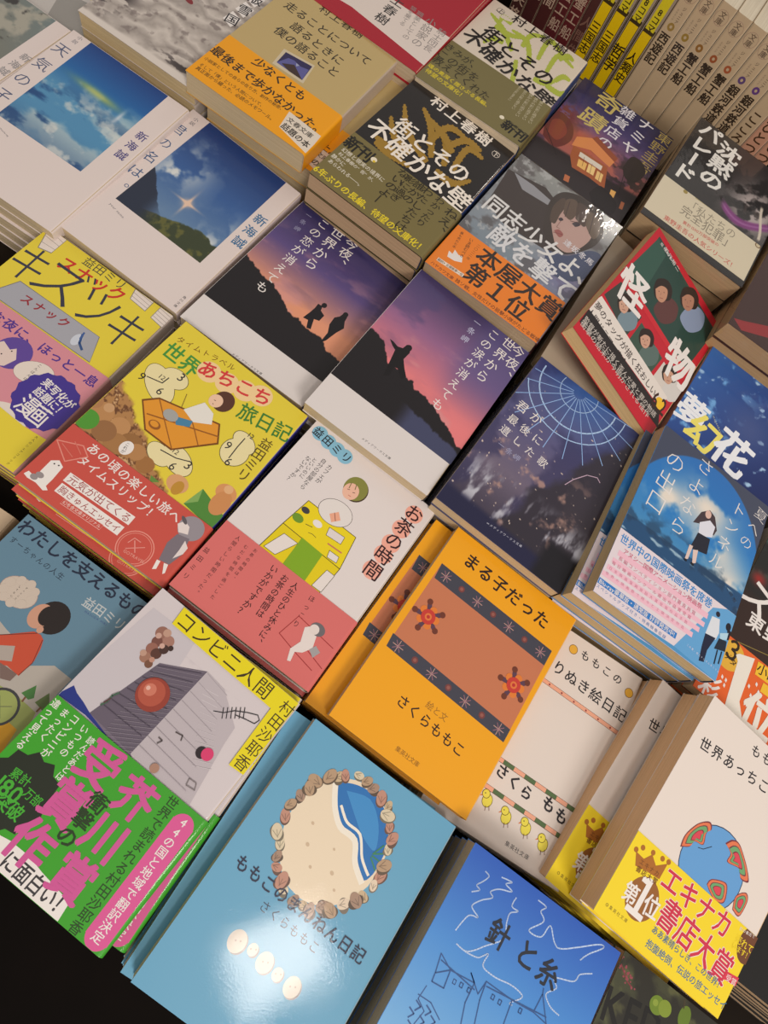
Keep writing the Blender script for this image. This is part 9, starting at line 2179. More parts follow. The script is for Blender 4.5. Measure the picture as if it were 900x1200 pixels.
 ["P",[176,188,74],[[88.6,65.4],[90.2,65.8],[92.5,66.2],[95.3,66.6],[98.1,66.7],[100.7,66.6],[102.8,65.9],[104.5,64.5],[105.6,62.5],[106.1,60.4],[106.2,58.6],[106.1,57.3],[106.0,56.3],[104.6,55.2],[104.0,55.9],[103.5,57.0],[103.0,57.9],[102.5,58.6],[102.0,58.9],[101.4,59.2],[99.9,59.4],[97.6,59.5],[94.9,59.6],[92.3,59.6],[90.0,59.8],[88.3,60.1]]],
 ["E",[176,188,74],[90.2,65.8],0.6000000000000001,0.6000000000000001,0],
 ["E",[176,188,74],[92.5,66.2],0.6000000000000001,0.6000000000000001,0],
 ["E",[176,188,74],[95.3,66.6],0.6000000000000001,0.6000000000000001,0],
 ["E",[176,188,74],[98.1,66.7],0.6000000000000001,0.6000000000000001,0],
 ["E",[176,188,74],[100.7,66.6],0.6000000000000001,0.6000000000000001,0],
 ["E",[176,188,74],[102.8,65.9],0.6000000000000001,0.6000000000000001,0],
 ["E",[176,188,74],[104.5,64.5],0.6000000000000001,0.6000000000000001,0],
 ["E",[176,188,74],[105.6,62.5],0.6000000000000001,0.6000000000000001,0],
 ["E",[176,188,74],[106.1,60.4],0.6000000000000001,0.6000000000000001,0],
 ["E",[176,188,74],[106.2,58.6],0.6000000000000001,0.6000000000000001,0],
 ["E",[176,188,74],[106.1,57.3],0.6000000000000001,0.6000000000000001,0],
 ["E",[176,188,74],[90.0,59.8],0.6000000000000001,0.6000000000000001,0],
 ["E",[176,188,74],[92.3,59.6],0.6000000000000001,0.6000000000000001,0],
 ["E",[176,188,74],[94.9,59.6],0.6000000000000001,0.6000000000000001,0],
 ["E",[176,188,74],[97.6,59.5],0.6000000000000001,0.6000000000000001,0],
 ["E",[176,188,74],[99.9,59.4],0.6000000000000001,0.6000000000000001,0],
 ["E",[176,188,74],[101.4,59.2],0.6000000000000001,0.6000000000000001,0],
 ["E",[176,188,74],[102.0,58.9],0.6000000000000001,0.6000000000000001,0],
 ["E",[176,188,74],[102.5,58.6],0.6000000000000001,0.6000000000000001,0],
 ["E",[176,188,74],[103.0,57.9],0.6000000000000001,0.6000000000000001,0],
 ["E",[176,188,74],[103.5,57.0],0.6000000000000001,0.6000000000000001,0],
 ["E",[176,188,74],[104.0,55.9],0.6000000000000001,0.6000000000000001,0],
 ["E",[35,32,38],[12.2,10.0],3.8,3.8,0],
 ["E",[222,208,190],[12.2,10.0],3.4,3.4,0],
 ["H",[35,32,38],"上",[8.3,9.7],[16.2,10.3],1,0],
 ["H",[40,34,34],"村上春樹",[23.6,2.6],[84.4,2.0],0.95,1],
 ["H",[36,32,32],"街とその",[13.4,45.6],[92.2,55.3],1.15,2],
 ["H",[36,32,32],"不確かな壁",[6.9,64.0],[108.9,82.3],1.1,2],
 ["BAND"],
 ["H",[54,48,30],"きみが、",[-2.0,94.8],[35.7,96.8],1.15,1],
 ["H",[54,48,30],"この街を",[-2.4,108.1],[40.7,109.4],1.15,1],
 ["H",[54,48,30],"教えてくれた",[-0.2,118.0],[58.7,121.5],1.15,1],
 ["H",[216,196,50],"魂の奥深く揺さぶる長編、",[1.0,129.0],[65.1,130.3],1.1,2],
 ["H",[216,196,50],"待望の文庫化！",[2.6,136.2],[43.2,137.8],1.1,2],
 ["V",[200,190,160],"誰かの影に過ぎない",[95.0,81.5],[98.7,115.7],1,0],
 ["V",[200,190,160],"誰かの影に過ぎない",[89.5,83.2],[92.8,118.0],1,0],
 ["V",[200,190,160],"誰かの影に過ぎない",[84.1,83.3],[86.4,119.3],1,0],
 ["V",[200,190,160],"誰かの影に過ぎない",[78.2,84.0],[79.9,115.0],1,0],
 ["V",[200,190,160],"誰かの影に過ぎない",[72.3,84.7],[72.3,108.9],1,0],
 ["H",[30,28,24],"新刊",[82.4,136.6],[106.9,139.0],1.15,3],
 ["H",[60,56,40],"新潮文庫",[84.2,131.8],[104.2,133.6],0.8,1],
 ["E",[235,225,200],[77.4,132.2],2.2,2.2,0],
]
BOOKS['doushi']=dict(c=[-47.7, 404.9, 3.9], a=[2.36, 1.12, -2.3], T=13.73, cover=[150, 160, 168], spine=[60, 30, 36], page=[190, 165, 130], label="shrink wrapped paperback with a young face in profile above a vivid orange prize band", short="grey paperback with an orange prize band", band={"col": [240, 132, 30], "top": 102.2, "spine": [90, 40, 40]}, gloss=True, n=6, step=13.98)
BOOKS['doushi']['grid']=[['snowfield', 0, 0, 105, 150, 0.6]]
BOOKS['doushi']['ops']=[
 ["P",[62,52,50],[[5.4,66.9],[0.3,22.8],[34.3,15.1],[59.8,25.9],[74.8,69.7],[26.6,73.8]]],
 ["P",[150,150,155],[[5.9,21.9],[24.8,21.2],[56.9,25.3],[49.5,29.1],[20.1,32.3]]],
 ["P",[58,48,44],[[53.6,53.7],[52.2,50.4],[50.1,45.5],[47.8,40.0],[45.8,34.3],[44.5,29.4],[43.9,25.1],[43.7,21.1],[44.0,17.3],[44.7,13.8],[45.8,10.7],[47.4,8.0],[49.5,5.7],[51.9,3.8],[54.7,2.2],[57.8,0.8],[61.4,-0.4],[65.4,-1.5],[69.7,-2.2],[73.9,-2.4],[77.5,-1.9],[80.7,-0.6],[83.7,1.4],[86.3,3.8],[88.7,6.5],[90.7,9.3],[92.4,12.3],[93.9,15.4],[94.9,18.8],[95.7,22.2],[96.1,25.6],[96.3,28.8],[96.1,32.1],[95.7,35.3],[94.8,38.8],[93.3,42.4],[91.2,46.6],[88.5,51.3],[85.4,56.0],[82.3,60.0],[79.4,62.9],[76.8,64.6],[74.2,65.3],[71.6,65.4],[69.1,64.9],[66.5,64.1],[63.7,62.6],[60.8,60.3],[57.9,57.7],[55.4,55.3],[53.6,53.7]]],
 ["P",[190,156,146],[[56.4,43.9],[55.7,42.1],[54.6,39.6],[53.5,36.7],[52.6,33.7],[52.4,31.1],[52.8,28.6],[53.6,26.2],[54.8,23.9],[56.3,21.9],[58.3,20.2],[60.9,18.9],[64.1,18.0],[67.5,17.3],[70.9,16.9],[73.8,16.7],[76.2,16.6],[78.4,16.6],[80.3,16.9],[82.1,17.6],[83.7,18.8],[85.3,20.7],[86.7,23.2],[87.9,26.1],[88.9,29.1],[89.4,32.2],[89.5,35.5],[89.1,39.0],[88.4,42.5],[87.6,45.9],[86.7,48.9],[85.8,51.5],[84.7,54.0],[83.6,56.2],[82.2,58.0],[80.7,59.4],[79.0,60.2],[76.9,60.6],[74.8,60.7],[72.7,60.4],[70.8,59.9],[69.2,59.1],[67.7,57.9],[66.3,56.4],[64.9,54.8],[63.5,53.2],[62.0,51.4],[60.3,49.2],[58.7,47.1],[57.4,45.2],[56.4,43.9]]],
 ["P",[84,68,58],[[53.5,41.9],[52.8,40.0],[51.6,37.3],[50.3,34.0],[49.2,30.7],[48.6,27.6],[48.5,24.4],[48.8,20.9],[49.3,17.6],[49.9,14.8],[50.7,13.1],[51.7,12.5],[53.0,12.9],[54.4,13.9],[55.6,15.4],[56.5,17.1],[57.0,19.3],[57.2,22.0],[57.3,25.1],[57.3,28.1],[57.4,30.8],[57.7,33.3],[58.2,35.9],[58.5,38.2],[58.7,40.2],[58.5,41.7],[57.9,42.4],[56.7,42.5],[55.5,42.4],[54.3,42.1],[53.5,41.9]]],
 ["P",[96,78,66],[[58.7,27.0],[57.9,24.9],[56.5,21.8],[55.1,18.3],[54.1,15.0],[53.8,12.4],[54.6,10.5],[56.0,8.8],[57.8,7.6],[59.8,7.0],[61.4,7.1],[62.8,8.3],[64.3,10.4],[65.7,13.0],[66.8,15.7],[67.6,18.1],[68.0,20.4],[68.1,23.0],[67.9,25.4],[67.4,27.4],[66.7,28.7],[65.4,29.1],[63.6,28.9],[61.7,28.2],[59.9,27.5],[58.7,27.0]]],
 ["P",[80,64,56],[[69.1,23.8],[68.1,21.4],[66.5,17.8],[64.8,13.8],[63.6,10.1],[63.4,7.6],[64.5,6.3],[66.6,5.7],[69.1,5.7],[71.7,6.2],[73.6,7.0],[75.1,8.3],[76.3,10.1],[77.4,12.2],[78.2,14.4],[78.9,16.4],[79.4,18.5],[79.8,20.8],[79.9,23.0],[79.7,24.8],[79.0,26.0],[77.5,26.2],[75.3,25.8],[72.8,25.1],[70.6,24.3],[69.1,23.8]]],
 ["P",[100,84,70],[[79.2,23.3],[78.3,21.1],[76.9,17.8],[75.5,14.1],[74.5,10.8],[74.5,8.6],[75.8,7.6],[78.0,7.3],[80.7,7.6],[83.4,8.4],[85.6,9.6],[87.4,11.4],[89.1,13.9],[90.6,16.8],[91.7,19.6],[92.5,22.1],[92.8,24.4],[92.8,26.7],[92.4,28.9],[91.6,30.4],[90.5,31.1],[88.7,30.5],[86.2,28.8],[83.4,26.7],[80.9,24.6],[79.2,23.3]]],
 ["L",[70,54,50],0.7,[[56.9,11.7],[61.6,29.0]]],
 ["L",[70,54,50],0.7,[[68.5,7.3],[73.9,26.2]]],
 ["L",[70,54,50],0.7,[[79.6,8.3],[85.8,28.7]]],
 ["P",[158,92,88],[[61.5,48.2],[61.8,47.6],[62.3,46.6],[62.9,45.6],[63.5,44.7],[64.3,44.2],[65.3,44.1],[66.6,44.3],[67.9,44.8],[69.0,45.3],[69.6,46.0],[69.9,46.9],[69.8,48.1],[69.5,49.3],[68.9,50.4],[68.2,50.9],[67.1,50.8],[65.6,50.2],[63.9,49.5],[62.5,48.7],[61.5,48.2]]],
 ["L",[120,60,60],0.5,[[61.8,50.2],[69.1,46.5]]],
 ["P",[60,50,58],[[69.5,30.7],[69.8,29.9],[70.2,28.8],[70.7,27.6],[71.3,26.5],[71.9,25.8],[72.7,25.5],[73.7,25.5],[74.7,25.7],[75.5,26.1],[75.9,26.6],[75.8,27.5],[75.4,28.6],[74.8,29.8],[74.1,30.8],[73.4,31.5],[72.7,31.7],[71.8,31.5],[70.9,31.2],[70.1,30.9],[69.5,30.7]]],
 ["P",[60,50,58],[[58.1,34.9],[58.3,34.5],[58.6,33.8],[59.0,33.0],[59.4,32.4],[59.8,32.0],[60.4,31.9],[61.0,32.1],[61.6,32.4],[62.0,32.7],[62.3,33.2],[62.2,33.7],[61.9,34.4],[61.5,35.1],[61.0,35.8],[60.5,36.1],[60.0,36.1],[59.5,35.9],[58.9,35.5],[58.4,35.2],[58.1,34.9]]],
 ["L",[90,66,60],0.6,[[67.1,29.5],[75.6,24.6]]],
 ["L",[150,110,102],0.6,[[61.1,35.6],[61.4,43.6],[64.4,42.9]]],
 ["P",[70,80,110],[[66.1,69.1],[68.4,68.4],[71.7,67.4],[75.4,66.2],[79.2,64.5],[82.4,62.3],[85.1,59.1],[87.5,55.1],[89.8,50.7],[92.0,46.8],[94.2,43.9],[96.4,42.0],[98.6,40.6],[100.8,39.9],[102.8,39.9],[104.5,40.7],[106.1,42.5],[107.7,45.2],[109.0,48.5],[109.7,52.3],[109.6,56.3],[108.5,60.9],[106.6,66.4],[104.1,71.9],[101.2,76.9],[98.0,80.7],[94.1,83.4],[89.4,85.3],[84.5,86.6],[79.9,86.9],[76.1,86.3],[73.2,84.1],[70.8,80.3],[68.8,75.9],[67.3,71.9],[66.1,69.1]]],
 ["H",[226,224,222],"同志少女よ、",[4.1,63.5],[118.7,69.8],1.15,2],
 ["H",[222,222,224],"敵を撃て",[22.5,84.8],[106.3,92.4],1.15,2],
 ["H",[225,222,226],"逢坂冬馬",[73.2,50.6],[103.6,53.1],0.95,1],
 ["BAND"],
 ["H",[44,30,24],"本屋大賞",[27.2,110.7],[106.9,115.0],1.05,2],
 ["H",[44,30,24],"第１位",[26.8,131.7],[86.4,133.9],1.05,2],
 ["L",[235,222,205],3.4,[[6.1,141.0],[28.6,139.6]]],
 ["H",[80,50,30],"翻訳×主題歌第一位",[6.1,141.0],[28.6,139.6],1.1,1],
 ["P",[235,228,222],[[10.2,133.8],[8.2,128.2],[11.9,128.9],[11.2,124.1],[15.8,126.2],[19.2,125.1],[21.7,130.2],[16.4,133.2]]],
 ["H",[120,50,20],"ハヤカワ文庫",[3.5,146.8],[24.9,147.4],1,1],
 ["H",[110,50,20],"独ソ戦、女性だけの狙撃小隊がたどる戦場",[26.8,146.6],[105.3,146.8],1,1],
 ["V",[110,60,20],"最も売れた本",[6.5,105.4],[9.4,123.7],0.9,1],
 ["V",[110,60,20],"いま読むべき",[15.6,105.4],[18.6,126.7],1,1],
 ["V",[110,60,20],"二〇二二年",[23.2,105.7],[23.4,125.3],0.8,0],
]
BOOKS['namiya']=dict(c=[-60.4, 567.7, -10.6], a=[4.67, -3.92, -1.36], T=17.1, cover=[44, 40, 70], spine=[34, 28, 30], page=[190, 165, 130], label="dark purple paperback of a lit wooden shop at night below gold and white title columns", short="dark purple paperback with a lit shop", band=None, n=4, step=17.35)
BOOKS['namiya']['grid']=[['nightshop', 0, 0, 105, 150, 0.6]]
BOOKS['namiya']['ops']=[
 ["V",[232,228,232],"ナミヤ",[75.1,-5.0],[74.2,62.7],0.8,1],
 ["V",[226,222,228],"雑貨店の",[54.0,-2.1],[53.2,76.1],0.85,1],
 ["V",[206,186,110],"奇蹟",[34.7,-4.8],[30.5,65.9],0.8,1],
 ["V",[200,178,100],"東野圭吾",[100.1,-0.5],[97.4,72.2],0.95,0],
 ["P",[110,50,48],[[4.2,110.1],[3.4,107.6],[2.1,104.1],[0.7,99.9],[-0.5,95.5],[-1.3,91.2],[-1.7,86.8],[-1.8,82.0],[-1.6,77.3],[-1.1,73.1],[-0.2,70.0],[1.3,68.1],[3.2,67.1],[5.4,66.7],[7.8,66.9],[10.1,67.4],[12.4,68.3],[15.0,69.6],[17.5,71.4],[19.9,73.6],[21.8,76.3],[23.5,79.5],[25.1,83.3],[26.3,87.4],[27.0,91.6],[27.1,95.6],[26.4,99.8],[25.2,104.3],[23.4,108.5],[21.4,112.0],[19.2,114.3],[16.4,114.8],[13.0,114.0],[9.5,112.6],[6.4,111.1],[4.2,110.1]]],
 ["P",[140,64,52],[[5.8,101.9],[5.2,99.3],[4.1,95.3],[3.1,90.9],[2.4,86.7],[2.4,83.4],[3.3,81.0],[4.8,79.0],[6.7,77.5],[8.7,76.7],[10.6,76.7],[12.6,77.8],[14.9,79.8],[17.1,82.4],[18.8,85.4],[19.9,88.3],[20.1,91.6],[19.8,95.6],[19.0,99.5],[17.9,102.8],[16.5,104.9],[14.7,105.5],[12.3,105.0],[9.7,103.9],[7.4,102.7],[5.8,101.9]]],
 ["P",[168,92,56],[[34.6,111.7],[31.4,96.8],[68.0,94.7],[76.8,123.4],[59.7,122.0],[42.2,124.0]]],
 ["P",[222,140,84],[[30.2,98.3],[29.1,83.7],[41.2,72.6],[70.4,82.8],[69.3,93.3],[46.5,88.6]]],
 ["P",[150,76,50],[[41.2,72.6],[70.4,82.8],[71.1,75.7],[44.0,66.1]]],
 ["P",[240,190,110],[[42.5,108.7],[51.3,107.7],[53.1,117.6],[44.9,118.0]]],
 ["P",[250,210,140],[[52.5,106.3],[59.7,105.6],[61.9,116.6],[54.7,117.3]]],
 ["P",[240,200,130],[[62.3,107.2],[68.8,107.3],[70.9,118.3],[64.4,118.2]]],
 ["P",[226,216,200],[[40.0,99.2],[63.8,98.0],[64.8,104.4],[41.1,105.7]]],
 ["L",[120,60,40],0.35,[[45.8,101.8],[49.0,114.8]]],
 ["L",[120,60,40],0.35,[[55.0,103.4],[58.1,116.5]]],
 ["L",[120,60,40],0.35,[[65.2,105.4],[68.2,118.4]]],
 ["P",[235,180,100],[[81.8,117.9],[86.8,116.7],[88.3,130.8],[84.0,131.3]]],
 ["P",[190,110,70],[[41.0,137.1],[46.0,136.0],[47.9,143.9],[43.0,145.1]]],
 ["P",[190,110,70],[[95.2,123.3],[98.5,122.6],[99.9,132.3],[96.6,133.1]]],
 ["L",[30,24,30],0.6,[[2.6,99.3],[25.1,122.7]]],
 ["L",[30,24,30],0.6,[[80.0,71.8],[90.2,120.2]]],
 ["L",[40,30,36],0.4,[[78.8,57.4],[100.7,63.8],[108.1,100.7]]],
 ["P",[34,26,32],[[79.4,81.7],[79.4,78.8],[79.4,74.4],[79.4,69.5],[79.7,65.0],[80.6,61.7],[82.1,59.8],[84.2,58.7],[86.6,58.2],[88.9,58.4],[91.1,59.1],[93.1,60.4],[95.3,62.5],[97.3,65.0],[98.9,67.9],[99.8,71.0],[99.9,74.7],[99.5,79.0],[98.7,83.4],[97.5,87.3],[96.2,90.2],[94.5,91.9],[92.4,93.0],[90.1,93.4],[87.8,93.3],[85.9,92.6],[84.3,91.1],[82.7,88.7],[81.4,86.0],[80.2,83.4],[79.4,81.7]]],
 ["P",[28,22,28],[[67.5,139.4],[68.0,136.7],[68.5,132.6],[69.3,128.2],[70.6,124.4],[72.6,122.2],[75.9,121.9],[80.3,122.8],[85.0,124.6],[89.2,126.9],[92.3,129.4],[94.1,132.4],[95.1,136.2],[95.5,140.2],[95.2,143.9],[94.3,146.7],[92.4,148.6],[89.6,150.1],[86.3,151.0],[83.0,151.4],[80.0,151.0],[77.2,149.5],[74.3,147.0],[71.5,144.0],[69.2,141.2],[67.5,139.4]]],
]
BOOKS['chin']=dict(c=[51.1, 568.9, 20.5], a=[4.57, -0.63, 0.21], T=19.85, cover=[32, 30, 30], spine=[40, 36, 34], page=[186, 156, 118], label="black paperback with white brushed title and a cream band slipped low, tall page block below", short="black paperback with a cream band", band={"col": [220, 208, 180], "top": 94.5, "bot": 142.3, "spine": [205, 190, 160]}, gloss=True, n=5, step=20.1)
BOOKS['chin']['grid']=[['smoke', 0, 0, 105, 150, 0.7]]
BOOKS['chin']['ops']=[
 ["V",[240,236,228],"沈黙の",[39.6,6.4],[36.7,74.2],1.1,3],
 ["V",[240,236,228],"パレード",[15.5,-0.0],[12.9,87.8],1.05,3],
 ["BAND"],
 ["H",[150,140,120],"「私たちの",[28.9,105.7],[79.9,103.4],1.2,0],
 ["H",[140,130,112],"完全犯罪」",[27.1,116.3],[83.1,116.0],1.2,0],
 ["H",[205,96,84],"累計1500万部突破の",[34.3,128.7],[70.8,125.8],1.1,1],
 ["H",[205,96,84],"東野圭吾の人気シリーズ！",[18.6,137.4],[92.5,135.2],1.1,1],
 ["E",[160,140,70],[23.1,96.5],2.2,2.2,0],
 ["E",[130,100,60],[100.9,95.9],3,3,0],
 ["E",[210,195,160],[100.9,95.9],2,2,0],
 ["L",[180,165,110],1.6,[[33.3,94.7],[84.8,92.3]]],
]
BOOKS['yuki']=dict(c=[-373.0, 385.7, -4.4], a=[5.81, 0.01, -0.03], T=12.35, cover=[190, 178, 168], spine=[190, 178, 168], page=[200, 178, 135], label="grey paperback with a wide snowy hillside picture and two boxed title characters", short="grey paperback with a snowy hillside", band=None, n=6, step=12.6)
BOOKS['yuki']['grid']=[['snowhill', 0, 0, 105, 150, 0.7]]
BOOKS['yuki']['ops']=[
 ["P",[235,228,222],[[73.8,72.1],[74.7,59.7],[85.0,62.6],[83.6,75.5]]],
 ["H",[35,32,38],"国",[74.0,69.0],[85.3,66.5],1,1],
 ["P",[235,228,222],[[74.3,55.8],[75.2,43.0],[85.7,46.1],[84.3,59.3]]],
 ["H",[35,32,38],"雪",[74.5,52.6],[86.0,50.0],1,1],
 ["P",[235,228,222],[[73.4,39.4],[74.3,26.3],[85.0,29.4],[83.5,42.9]]],
 ["H",[35,32,38],"版",[73.7,36.1],[85.3,33.5],1,1],
 ["E",[130,40,45],[45.2,77.5],5,2.5,20],
]
BOOKS['redwhite']=dict(c=[-271.2, 537.1, 7.5], a=[5.68, 0.71, -0.07], T=12.25, cover=[168, 22, 42], spine=[168, 22, 42], page=[200, 180, 150], label="crimson paperback crossed by a white title strip, at the back beside the kraft brown book", short="crimson paperback with a white strip", band=None, n=7, step=12.5)
BOOKS['redwhite']['grid']=[]
BOOKS['redwhite']['ops']=[
 ["P",[222,208,198],[[-39.2,111.9],[-9.6,97.3],[105.5,92.4],[105.0,137.9],[27.4,131.3],[-37.0,140.0]]],
 ["V",[60,56,56],"村上春樹",[50.6,72.9],[52.5,128.7],0.9,1],
 ["V",[140,132,128],"職業としての",[71.7,86.8],[77.8,126.0],1,0],
 ["V",[140,132,128],"小説家の",[83.1,85.0],[88.0,125.5],1,0],
 ["V",[140,132,128],"騎士団長",[96.2,88.7],[97.7,122.7],1,0],
 ["V",[140,132,128],"猫を棄てる",[64.4,86.6],[67.6,115.1],1,0],
]
BOOKS['yume']=dict(c=[177.1, 392.3, -1.6], a=[1.47, -0.03, 0.16], T=10.95, cover=[40, 66, 130], spine=[40, 66, 130], page=[205, 185, 150], label="deep blue paperback with large white brush title, half under the cloud dome book", short="deep blue paperback with a white title", band=None, n=7, step=11.2)
BOOKS['yume']['grid']=[['bluewater', 0, 0, 105, 150, 0.7]]
BOOKS['yume']['ops']=[
 ["H",[238,240,244],"夢",[-3.1,80.8],[24.1,82.8],1.15,3],
 ["H",[240,226,110],"幻",[13.9,90.2],[43.6,94.5],1.1,3],
 ["H",[238,240,244],"花",[39.1,86.9],[73.8,90.7],1.15,3],
 ["H",[190,190,160],"mugenbana",[28.9,71.3],[42.7,81.7],0.8,0],
]
BOOKS['kaibu']=dict(c=[72.0, 409.5, 13.6], a=[-1.92, -4.13, 17.62], T=12.0, cover=[196, 30, 48], spine=[196, 30, 48], page=[220, 185, 130], label="red-framed film cover paperback leaning crooked on a bare stack, with a yellow date dot", short="red-framed paperback with photographs", band=None, n=1, step=12.25)
BOOKS['kaibu']['grid']=[]
